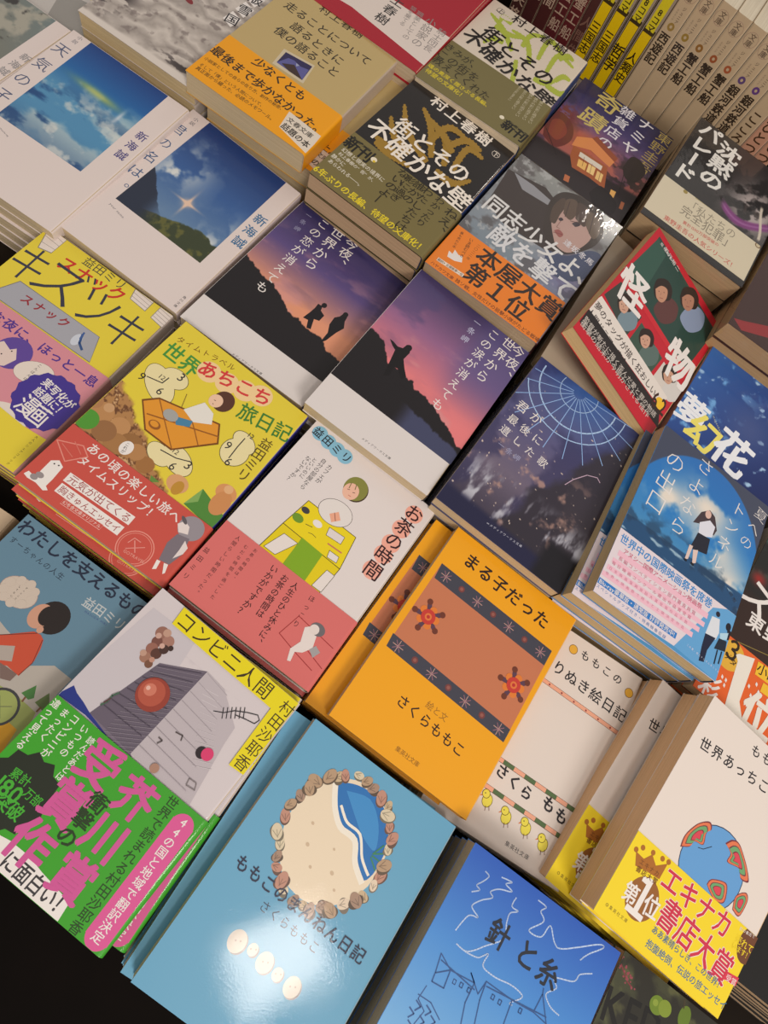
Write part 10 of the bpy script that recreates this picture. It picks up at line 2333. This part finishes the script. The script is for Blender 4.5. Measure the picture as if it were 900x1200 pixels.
BOOKS['kaibu']['ops']=[
 ["BAND0"],
 ["P",[40,70,62],[[5.3,6.1],[99.0,8.6],[95.9,74.9],[6.8,69.2]]],
 ["P",[52,88,76],[[1.9,70.8],[5.7,8.3],[20.3,13.0],[26.1,72.9]]],
 ["P",[58,66,60],[[1.7,102.7],[5.4,78.0],[37.4,80.6],[36.8,109.0]]],
 ["P",[60,84,70],[[40.4,107.4],[40.0,83.9],[73.0,86.5],[72.1,111.1]]],
 ["P",[215,205,195],[[75.6,110.8],[76.0,87.0],[99.3,87.9],[99.4,108.4]]],
 ["L",[205,40,52],5.4,[[9.6,71.1],[93.6,72.0]]],
 ["P",[96,58,56],[[39.9,50.2],[40.7,48.3],[41.8,45.4],[43.2,42.2],[44.7,39.2],[46.4,37.0],[48.4,35.6],[50.8,34.6],[53.2,34.1],[55.5,34.2],[57.4,35.0],[59.0,36.8],[60.3,39.4],[61.4,42.5],[62.0,45.8],[62.0,48.9],[61.2,52.2],[59.9,55.7],[58.1,59.1],[56.0,62.1],[53.9,64.0],[51.5,65.1],[48.6,65.4],[45.6,65.1],[43.0,64.3],[41.1,63.1],[40.1,61.1],[39.8,58.3],[39.8,55.1],[39.9,52.2],[39.9,50.2]]],
 ["P",[46,32,28],[[29.6,48.6],[29.1,47.2],[28.4,45.3],[27.7,43.0],[27.3,40.6],[27.4,38.3],[28.2,36.1],[29.6,33.7],[31.2,31.4],[33.0,29.4],[34.7,28.1],[36.4,27.4],[38.3,27.4],[40.3,27.7],[42.0,28.4],[43.5,29.4],[44.7,30.7],[45.8,32.5],[46.7,34.5],[47.3,36.6],[47.5,38.4],[47.3,39.9],[46.8,41.4],[46.0,42.8],[45.0,44.1],[43.9,45.6],[42.6,47.3],[41.0,49.2],[39.4,51.0],[37.7,52.4],[36.2,53.2],[34.7,52.9],[33.1,52.0],[31.7,50.7],[30.4,49.4],[29.6,48.6]]],
 ["P",[196,144,116],[[31.4,47.2],[31.7,46.0],[32.0,44.2],[32.5,42.2],[33.1,40.3],[33.8,38.7],[34.9,37.5],[36.1,36.3],[37.5,35.4],[38.9,34.9],[40.1,34.9],[41.1,35.6],[42.1,36.9],[43.0,38.6],[43.7,40.4],[44.2,42.1],[44.3,43.7],[44.3,45.5],[44.0,47.3],[43.5,48.9],[42.9,50.1],[42.0,51.0],[40.8,51.7],[39.4,52.1],[38.1,52.2],[36.8,52.1],[35.6,51.5],[34.4,50.4],[33.2,49.1],[32.1,48.0],[31.4,47.2]]],
 ["E",[50,34,30],[35.0,45.2],0.5,0.5,0],
 ["E",[50,34,30],[39.2,40.5],0.5,0.5,0],
 ["L",[140,70,64],0.5,[[38.9,48.9],[41.8,45.8]]],
 ["L",[150,104,86],0.4,[[37.4,43.8],[38.4,46.0]]],
 ["P",[138,152,178],[[63.5,26.6],[64.4,24.6],[65.6,21.5],[67.1,18.1],[68.8,14.9],[70.6,12.6],[72.7,11.1],[75.2,10.0],[77.8,9.5],[80.2,9.5],[82.2,10.4],[83.7,12.2],[85.1,14.9],[86.2,18.2],[86.7,21.7],[86.7,25.0],[85.8,28.4],[84.3,32.1],[82.3,35.8],[80.1,38.9],[77.9,41.0],[75.3,42.1],[72.3,42.5],[69.2,42.2],[66.5,41.4],[64.5,40.2],[63.5,38.1],[63.2,35.1],[63.3,31.7],[63.5,28.7],[63.5,26.6]]],
 ["P",[46,32,28],[[52.7,25.1],[52.3,23.6],[51.6,21.5],[50.9,19.1],[50.5,16.6],[50.7,14.2],[51.6,11.9],[53.0,9.3],[54.8,6.8],[56.7,4.7],[58.5,3.3],[60.4,2.6],[62.4,2.5],[64.4,2.9],[66.2,3.6],[67.7,4.6],[69.0,6.0],[70.1,7.8],[70.9,10.0],[71.5,12.1],[71.7,14.0],[71.5,15.7],[70.9,17.2],[70.0,18.7],[68.9,20.1],[67.8,21.7],[66.4,23.5],[64.7,25.5],[62.9,27.4],[61.2,28.9],[59.6,29.7],[58.0,29.5],[56.4,28.6],[54.9,27.2],[53.6,25.9],[52.7,25.1]]],
 ["P",[180,128,104],[[54.7,23.5],[55.0,22.2],[55.4,20.4],[55.9,18.2],[56.6,16.2],[57.4,14.6],[58.5,13.2],[59.9,12.0],[61.4,11.0],[62.8,10.4],[64.0,10.4],[65.1,11.2],[66.1,12.6],[67.0,14.3],[67.7,16.2],[68.2,18.0],[68.3,19.7],[68.2,21.6],[67.9,23.5],[67.3,25.2],[66.6,26.5],[65.6,27.4],[64.4,28.1],[63.0,28.6],[61.6,28.8],[60.3,28.6],[59.0,28.0],[57.7,26.9],[56.5,25.5],[55.5,24.3],[54.7,23.5]]],
 ["E",[50,34,30],[58.5,21.4],0.5,0.5,0],
 ["E",[50,34,30],[63.0,16.3],0.5,0.5,0],
 ["L",[140,70,64],0.5,[[62.5,25.2],[65.6,22.0]]],
 ["L",[150,104,86],0.4,[[61.0,19.8],[62.0,22.1]]],
 ["P",[120,140,150],[[21.4,95.9],[22.0,94.5],[22.8,92.3],[23.8,89.9],[24.9,87.7],[26.2,86.1],[27.8,85.1],[29.6,84.4],[31.5,84.1],[33.2,84.2],[34.7,84.8],[35.9,86.2],[37.0,88.2],[37.9,90.5],[38.4,93.0],[38.5,95.3],[37.9,97.7],[36.9,100.4],[35.6,102.9],[34.0,105.1],[32.4,106.6],[30.5,107.3],[28.3,107.5],[26.0,107.2],[24.0,106.6],[22.5,105.7],[21.7,104.1],[21.3,102.0],[21.3,99.6],[21.4,97.4],[21.4,95.9]]],
 ["P",[46,32,28],[[13.3,94.5],[12.9,93.4],[12.3,91.9],[11.8,90.2],[11.4,88.4],[11.5,86.7],[12.1,85.0],[13.1,83.3],[14.4,81.5],[15.7,80.1],[17.0,79.2],[18.4,78.7],[19.8,78.7],[21.3,79.0],[22.7,79.6],[23.9,80.3],[24.9,81.3],[25.7,82.7],[26.4,84.2],[26.9,85.8],[27.1,87.1],[27.0,88.3],[26.6,89.4],[26.0,90.4],[25.2,91.4],[24.4,92.5],[23.4,93.7],[22.2,95.1],[20.9,96.5],[19.7,97.5],[18.5,98.0],[17.3,97.8],[16.1,97.1],[15.0,96.1],[14.0,95.1],[13.3,94.5]]],
 ["P",[206,160,136],[[14.7,93.4],[14.9,92.5],[15.1,91.2],[15.5,89.7],[15.9,88.3],[16.5,87.1],[17.3,86.2],[18.3,85.4],[19.3,84.7],[20.4,84.3],[21.3,84.4],[22.1,84.9],[22.9,85.9],[23.6,87.2],[24.2,88.6],[24.6,89.8],[24.7,91.1],[24.7,92.4],[24.5,93.8],[24.1,95.0],[23.7,95.9],[23.0,96.5],[22.0,97.0],[21.0,97.3],[20.0,97.4],[19.0,97.2],[18.0,96.8],[17.0,95.9],[16.1,94.9],[15.3,94.0],[14.7,93.4]]],
 ["E",[50,34,30],[17.5,92.0],0.5,0.5,0],
 ["E",[50,34,30],[20.7,88.6],0.5,0.5,0],
 ["L",[140,70,64],0.5,[[20.5,94.9],[22.7,92.6]]],
 ["L",[150,104,86],0.4,[[19.3,91.0],[20.1,92.7]]],
 ["P",[90,110,104],[[53.5,97.3],[54.2,95.8],[55.1,93.6],[56.2,91.2],[57.4,88.9],[58.8,87.3],[60.4,86.3],[62.3,85.6],[64.3,85.3],[66.1,85.4],[67.6,86.0],[68.8,87.4],[69.9,89.4],[70.8,91.8],[71.2,94.3],[71.2,96.7],[70.6,99.2],[69.5,101.8],[68.0,104.4],[66.3,106.6],[64.6,108.1],[62.6,108.9],[60.3,109.1],[57.9,108.8],[55.9,108.1],[54.3,107.2],[53.6,105.6],[53.3,103.4],[53.3,101.0],[53.5,98.8],[53.5,97.3]]],
 ["P",[46,32,28],[[45.2,95.8],[44.8,94.8],[44.3,93.2],[43.7,91.5],[43.4,89.6],[43.6,87.9],[44.2,86.2],[45.3,84.4],[46.7,82.7],[48.1,81.2],[49.5,80.3],[50.9,79.8],[52.4,79.8],[54.0,80.1],[55.4,80.7],[56.6,81.4],[57.5,82.5],[58.4,83.9],[59.1,85.4],[59.5,87.0],[59.7,88.4],[59.5,89.6],[59.1,90.6],[58.4,91.7],[57.6,92.7],[56.7,93.8],[55.6,95.1],[54.4,96.5],[53.0,97.8],[51.7,98.9],[50.5,99.4],[49.3,99.2],[48.0,98.5],[46.9,97.5],[45.9,96.5],[45.2,95.8]]],
 ["P",[206,158,134],[[46.7,94.8],[46.9,93.8],[47.2,92.5],[47.6,91.0],[48.1,89.5],[48.7,88.4],[49.6,87.4],[50.6,86.6],[51.7,85.9],[52.8,85.5],[53.7,85.6],[54.6,86.1],[55.4,87.2],[56.1,88.5],[56.6,89.8],[57.0,91.1],[57.1,92.4],[57.0,93.8],[56.8,95.1],[56.4,96.3],[55.9,97.2],[55.1,97.9],[54.2,98.4],[53.1,98.7],[52.0,98.8],[51.0,98.6],[50.0,98.1],[49.0,97.3],[48.1,96.3],[47.3,95.4],[46.7,94.8]]],
 ["E",[50,34,30],[49.6,93.3],0.5,0.5,0],
 ["E",[50,34,30],[53.0,89.8],0.5,0.5,0],
 ["L",[140,70,64],0.5,[[52.7,96.2],[55.0,94.0]]],
 ["L",[150,104,86],0.4,[[51.5,92.3],[52.3,94.0]]],
 ["P",[212,206,200],[[88.4,97.5],[89.1,96.0],[90.2,93.8],[91.4,91.3],[92.8,89.0],[94.3,87.4],[96.0,86.4],[98.0,85.7],[100.0,85.3],[101.9,85.4],[103.4,86.1],[104.7,87.5],[105.7,89.5],[106.5,92.0],[106.9,94.6],[106.8,97.0],[106.1,99.5],[104.8,102.2],[103.2,104.8],[101.4,107.1],[99.6,108.6],[97.5,109.3],[95.1,109.5],[92.7,109.3],[90.5,108.6],[89.0,107.6],[88.2,106.1],[88.0,103.8],[88.1,101.3],[88.3,99.1],[88.4,97.5]]],
 ["P",[46,32,28],[[79.8,96.1],[79.5,95.0],[79.0,93.4],[78.5,91.6],[78.2,89.7],[78.4,88.0],[79.2,86.3],[80.3,84.5],[81.8,82.7],[83.3,81.2],[84.8,80.2],[86.3,79.8],[87.9,79.7],[89.5,80.1],[90.9,80.6],[92.1,81.4],[93.1,82.5],[93.9,83.9],[94.6,85.5],[95.0,87.1],[95.1,88.5],[94.9,89.7],[94.4,90.8],[93.7,91.8],[92.8,92.9],[91.8,94.0],[90.7,95.3],[89.4,96.7],[87.9,98.1],[86.5,99.2],[85.2,99.7],[83.9,99.5],[82.7,98.8],[81.5,97.7],[80.5,96.7],[79.8,96.1]]],
 ["P",[204,156,130],[[81.4,95.0],[81.7,94.0],[82.0,92.7],[82.5,91.1],[83.0,89.6],[83.7,88.4],[84.6,87.5],[85.7,86.6],[86.9,86.0],[88.1,85.6],[89.0,85.6],[89.9,86.2],[90.7,87.2],[91.4,88.6],[91.9,90.0],[92.2,91.3],[92.3,92.6],[92.2,94.0],[91.9,95.3],[91.4,96.6],[90.9,97.5],[90.1,98.2],[89.1,98.7],[87.9,99.0],[86.8,99.1],[85.8,98.9],[84.8,98.4],[83.8,97.5],[82.8,96.5],[82.0,95.6],[81.4,95.0]]],
 ["E",[50,34,30],[84.5,93.5],0.5,0.5,0],
 ["E",[50,34,30],[88.2,89.9],0.5,0.5,0],
 ["L",[140,70,64],0.5,[[87.6,96.5],[90.1,94.2]]],
 ["L",[150,104,86],0.4,[[86.5,92.4],[87.2,94.2]]],
 ["H",[235,228,222],"怪",[1.2,74.5],[33.0,67.2],1.2,3],
 ["H",[235,228,222],"物",[73.8,75.8],[107.9,69.2],1.2,3],
 ["P",[228,218,208],[[-0.9,115.2],[1.0,106.2],[97.0,107.0],[96.5,121.0],[0.4,126.2]]],
 ["H",[50,40,40],"夢のタッグが描く狂おしい",[1.0,115.9],[86.5,116.5],1.15,1],
 ["H",[50,40,40],"人間ドラマ、完全ノベライズ！",[-0.0,125.7],[89.2,126.2],1.1,1],
 ["P",[40,34,34],[[-0.0,125.7],[97.4,122.1],[105.5,135.6],[0.9,141.6]]],
 ["H",[215,205,195],"監督が新たに描く歪んだ愛と罪の物語",[1.8,134.6],[97.6,130.5],1.1,0],
 ["H",[215,205,195],"衝撃の結末が今明かされる怪作",[1.9,140.1],[92.7,136.8],1.0,0],
 ["E",[240,190,40],[94.4,118.3],5.2,5.2,0],
 ["H",[60,30,20],"6.2",[85.5,120.0],[101.8,116.4],1.6,2],
 ["H",[235,228,222],"坂元裕二",[14.9,8.0],[38.3,8.0],0.9,0],
 ["H",[235,228,222],"是枝裕和",[9.2,9.3],[27.8,8.7],0.8,0],
]
BOOKS['kstack']=dict(c=[61.0, 411.0, -9.0], a=[5.4, 0.9, 8.5], T=13.95, cover=[176, 160, 138], spine=[176, 160, 138], page=[176, 150, 112], label="plain beige paperback under the crooked red-framed book", short="plain beige paperback", band=None, n=5, step=14.2)
BOOKS['kstack']['grid']=[]
BOOKS['kstack']['ops']=[
]
BOOKS['cream']=dict(c=[-215.9, -75.4, -30.0], a=[5.5, 0.0, -0.0], T=12.25, cover=[196, 172, 142], spine=[196, 172, 142], page=[170, 150, 120], label="cream covered paperback at the far left edge beside the blue jumper book", short="cream paperback", band=None, n=4, step=12.5)
BOOKS['cream']['grid']=[]
BOOKS['cream']['ops']=[
]
BOOKS['blackright']=dict(c=[390.5, 139.0, -2.0], a=[1.0, 0.0, 0.0], T=12.75, cover=[20, 18, 18], spine=[20, 18, 18], page=[190, 160, 125], label="glossy black paperback low at the right edge beside the yellow prize band book", short="glossy black paperback", band=None, n=6, step=13.0)
BOOKS['blackright']['grid']=[]
BOOKS['blackright']['ops']=[
]
BOOKS['redbrush']=dict(c=[164.0, 531.0, 25.0], a=[2.5, 0.0, -1.5], T=17.25, cover=[62, 34, 30], spine=[62, 34, 30], page=[186, 150, 105], label="shrink wrapped dark brown paperback with a red brush stroke, at the right edge", short="dark brown paperback with red stroke", band=None, gloss=True, n=6, step=17.5)
BOOKS['redbrush']['grid']=[]
BOOKS['redbrush']['ops']=[
 ["P",[150,40,44],[[2,142],[10,138],[40,120],[70,100],[104,92],[104,104],[70,116],[40,134],[12,148]]],
 ["P",[160,44,48],[[40,100],[70,84],[104,78],[104,80],[70,87]]],
]
BOOKS['palecorner']=dict(c=[-481.0, 377.0, -32.0], a=[5.5, 0.0, 0.0], T=11.75, cover=[196, 190, 184], spine=[196, 190, 184], page=[190, 175, 140], label="pale grey wrapped paperback at the very top left behind the white books", short="pale grey paperback", band=None, gloss=True, n=4, step=12.0)
BOOKS['palecorner']['grid']=[]
BOOKS['palecorner']['ops']=[
 ["P",[150,146,140],[[60,120],[104,110],[104,148],[70,148]]],
 ["P",[214,200,160],[[60,112],[88,104],[90,108],[62,118]]],
]

# ------------------------------------------------------------------ setting
def slab(name, x0, y0, z0, x1, y1, z1, mat, bev=.004):
    import bmesh
    bm = bmesh.new(); bmesh.ops.create_cube(bm, size=1)
    for v in bm.verts: v.co = Vector(((x0 + x1) / 2 + v.co.x * (x1 - x0), (y0 + y1) / 2 + v.co.y * (y1 - y0), (z0 + z1) / 2 + v.co.z * (z1 - z0)))
    bmesh.ops.bevel(bm, geom=bm.edges[:], offset=bev, segments=2, affect='EDGES')
    me = bpy.data.meshes.new(name); bm.to_mesh(me); bm.free(); me.materials.append(mat)
    return me
def noisy(name, c1, c2, scale, rough):
    m, nt, b = base_mat(name)
    tc = nt.nodes.new('ShaderNodeTexCoord'); ns = nt.nodes.new('ShaderNodeTexNoise'); ns.inputs['Scale'].default_value = scale; ns.inputs['Detail'].default_value = 5
    rp = nt.nodes.new('ShaderNodeValToRGB'); rp.color_ramp.elements[0].color = (*c1, 1); rp.color_ramp.elements[1].color = (*c2, 1)
    nt.links.new(tc.outputs['Object'], ns.inputs['Vector']); nt.links.new(ns.outputs['Fac'], rp.inputs[0]); nt.links.new(rp.outputs[0], b.inputs['Base Color'])
    b.inputs['Roughness'].default_value = rough; b.inputs['Specular IOR Level'].default_value = .06
    return m
M_TABLE = noisy('dark_table_laminate', (.008, .006, .005), (.02, .014, .010), 30, .5)
M_FLOOR = noisy('dark_floor', (.003, .0025, .002), (.008, .005, .004), 8, .7)
fl = link('floor', slab('floor', -3, -3, -.92, 3, 3.5, -.86, M_FLOOR)); tag(fl, kind='structure')
tb = thing('display_table', 'dark display table carrying all the stacks of books', 'table')
link('table_top', slab('table_top', -.75, -.132, -.11, .62, .90, -.0805, M_TABLE), tb)
link('back_panel', slab('back_panel', -.74, .82, -.081, .61, .835, .16, M_TABLE), tb)
link('table_base', slab('table_base', -.70, -.09, -.86, .57, .85, -.11, M_TABLE), tb)

# ------------------------------------------------------------------ the stacks lying flat
rnd = random.Random(11)
ORD = ['top', 'second', 'third', 'fourth', 'fifth', 'sixth', 'seventh', 'eighth', 'ninth', 'tenth', 'eleventh']
for key, B in BOOKS.items():
    parts = build_book(key, B)
    n = B['n']; cx, cy, cz = B['c']; yaw, tx, ty = B['a']; sh = B.get('shift')
    has_low = bool(B.get('art_low')) or bool(sh)
    plain = [p for p in parts if p[0] in ('cover', 'page_block', 'paper_band')]
    for k in range(n):
        f = 1 - k / max(1, n - .5) if n > 1 else 1.0
        dx = dy = 0; jy = 0
        if k: dx, dy, jy = rnd.uniform(-.9, .9), rnd.uniform(-.9, .9), rnd.uniform(-.7, .7)
        if sh and k >= sh[2]: dx += sh[0]; dy += sh[1]; jy += sh[3] if len(sh) > 3 else 0
        z = cz - k * B['step']
        m = Matrix.Translation(((cx + dx) / 1000, (cy + dy) / 1000, z / 1000)) @ rot(yaw + jy, tx * f, ty * f)
        if k == 0: instance('paperback_book', parts, B['label'], None, m)
        else:
            lv = sh[2] if sh else 1
            use = parts if (has_low and k == lv) else plain
            if has_low and k == lv: instance('paperback_book', use, 'offset copy beneath the top ' + B['short'], None, m)
            else: instance('paperback_book', use, ORD[k] + ' copy down under the ' + B['short'], 'copies beneath the ' + B['short'], m)

# ------------------------------------------------------------------ the row standing upright behind the stacks, spines facing out
ROW_Y, ROW_T = .698, math.radians(4.5)
def spine_book(label, s0, T, cover, spine, page, ops, top=0.0):
    parts = []
    mb = MB(); wrap(mb, T, .28, min(2.0, T * .2), -H / 2, H / 2, cover, spine); parts.append(('cover', mb.mesh('cover', INK)))
    parts.append(('page_block', page_block(T, int(s0) + 500).mesh('page_block', pages(page))))
    pic, let = MB(), MB(); lay = Layers(.0)
    for o in ops:
        if o[0] == 'V':
            z = (lay.z(min(o[3][0], o[4][0]) - 4, min(o[3][1], o[4][1]), max(o[3][0], o[4][0]) + 4, max(o[3][1], o[4][1])))
            text_op(let, 'V', o[1], o[2], o[3], o[4], o[5], o[6], None, lim=(-9, -9, T + 9, H + 9), xf=lambda X, Y, z=z: np.stack([np.full(len(X), W / 2 + z), H / 2 - Y, -X], 1))
            continue
        polys = [o[2]] if o[0] == 'P' else [[(o[2][0] + o[3] * math.cos(a * .3927), o[2][1] + o[4] * math.sin(a * .3927)) for a in range(16)]] if o[0] == 'E' else stroke(o[3], o[2])
        bb = [bounds(q) for q in polys]
        z = lay.z(min(b[0] for b in bb), min(b[1] for b in bb), max(b[2] for b in bb), max(b[3] for b in bb))
        for q in polys: pic.add([(W / 2 + z, H / 2 - p[1], -p[0]) for p in q], flat_poly(q), lin(o[1]))
    if pic.n: parts.append(('spine_picture', pic.mesh('spine_picture', INK)))
    if let.n: parts.append(('lettering', let.mesh('lettering', INK)))
    c, s_ = math.cos(ROW_T), math.sin(ROW_T)
    u = Vector((c, s_, 0)); n = Vector((-s_, c, 0))
    p = Vector((0, ROW_Y, 0)) * 1.0
    org = n * (p.dot(n)) + u * (s0 / 1000.0) + n * (W / 2000.0) + Vector((0, 0, -.080 + H / 2000.0 + top))
    m = Matrix(((s_, 0, -c, org.x), (-c, 0, -s_, org.y), (0, 1, 0, org.z), (0, 0, 0, 1)))
    instance('paperback_book', parts, label, None, m)
DK = (52, 40, 30)
for i, (t, cov) in enumerate((('人間失格', (64, 34, 32)), ('人間', (66, 30, 30)), ('人間', (72, 32, 32)), ('蟹工船', (84, 30, 34)), ('蟹工船', (90, 30, 34)), ('人間失格', (74, 40, 38)))):
    y = 60 if i < 5 else 70
    spine_book('dark maroon spine ' + ['furthest left of the upright row', 'second from the left end of the upright row', 'showing pale characters left of the two taller titles', 'with pale tall title, left of its twin', 'with pale tall title, right of its twin', 'with faint title touching the first yellow spine'][i],
        -177 + i * 14.2, 14.0, cov, cov, (190, 170, 140), [('V', (176, 150, 130) if i < 5 else (120, 86, 74), t, (7, y), (7, y + 14 * len(t)), .85, 1), ('V', (150, 110, 100), 'まんがで読破', (7, 22), (7, 52), .8, 0)])
for i, (t, y0) in enumerate((('三国志', 70), ('三国志', 70), ('哲学', 74), ('人類史', 72))):
    Tk = 15.0
    ops = [('P', (150, 134, 116), [(.3, .3), (Tk - .2, .3), (Tk - .2, H - .3), (.3, H - .3)]),
           ('P', (60, 46, 20), [(1.2, 49), (13.2, 49), (13.2, 52), (12.6, 53), (12.6, 122), (1.2, 122)]), ('P', (222, 186, 10), [(1.8, 54), (12.0, 54), (12.0, 121), (1.8, 121)]),
           ('P', (208, 190, 30), [(2.2, 2), (11.4, 2), (11.4, 51), (2.2, 51)]),
           ('V', (50, 38, 16), '8コマ', (6.8, 31), (6.8, 52), 1.15, 2),
           ('V', (50, 36, 14), t, (6.9, y0), (6.9, y0 + 10.5 * len(t) + (6 if len(t) == 2 else 0)), 1.0, 2), ('L', (70, 52, 40), .8, [(14.2, 2), (14.2, 148)])]
    spine_book('yellow upright spine ' + ['first of four, beside the maroon spines', 'second of four, with the same title as the first', 'third of four, with a two character title', 'fourth of four, touching the beige spines'][i], -96.5 + i * 15.6, Tk, (150, 134, 116), (150, 134, 116), (205, 195, 170), ops)
BG = (188, 164, 132)
for i, (t, dot) in enumerate((('西遊記', (150, 120, 60)), ('西遊記', (150, 120, 50)), ('蟹工船', (140, 96, 40)), ('蟹工船', (150, 80, 44)), ('蟹工船', (160, 84, 50)), ('銀河鉄道', (92, 66, 112)), ('銀河鉄道', (96, 60, 120)), ('こころ', (150, 110, 70)), ('ひとつ', (160, 70, 50)), ('ひとつ', (160, 70, 50)))):
    ops = [('E', (160, 130, 110), (8, 11), 6.4, 6.4), ('E', BG, (8, 11), 6.0, 6.0), ('V', (92, 74, 60), '文庫', (8, 5.5), (8, 16.5), 1.25, 1),
           ('V', (96, 80, 62), 'ジュニア', (9.6, 20), (9.6, 35), .9, 1), ('V', (130, 112, 92), '名作まんが', (5.2, 24), (5.2, 34), .9, 0),
           ('E', dot, (8, 38.5), 3.4, 3.4), ('E', BG, (8, 38.5), 1.3, 1.3)]
    if i < 7: ops += [('V', DK, t, (8, 44), (8, 44 + 9.8 * len(t)), 1.12, 3)]
    else: ops = [('V', (70, 48, 30), t, (8, 50), (8, 85), 1.1, 2), ('E', (120, 92, 80), (8, 108), 6.5, 8), ('E', (190, 150, 120), (8, 109), 4.2, 5.2)]
    cc = BG if i < 8 else (196, 146, 120)
    spine_book('beige upright spine ' + ['touching the last yellow spine', 'second from the yellow spines, same title as the first', 'with olive dot, first of three sharing a title', 'with rust dot, middle of three sharing a title', 'with red brown dot, last of three sharing a title', 'with violet dot and long title, left of its twin', 'with violet dot and long title, right of its twin', 'with only round hiragana, right of the long titles', 'with orange tint, left of two at the right end', 'with orange tint, rightmost of the upright row'][i],
        -35.8 + i * 16.45, 16.2, cc, cc, (226, 214, 190), ops)

bpy.data.objects.remove(_fo)
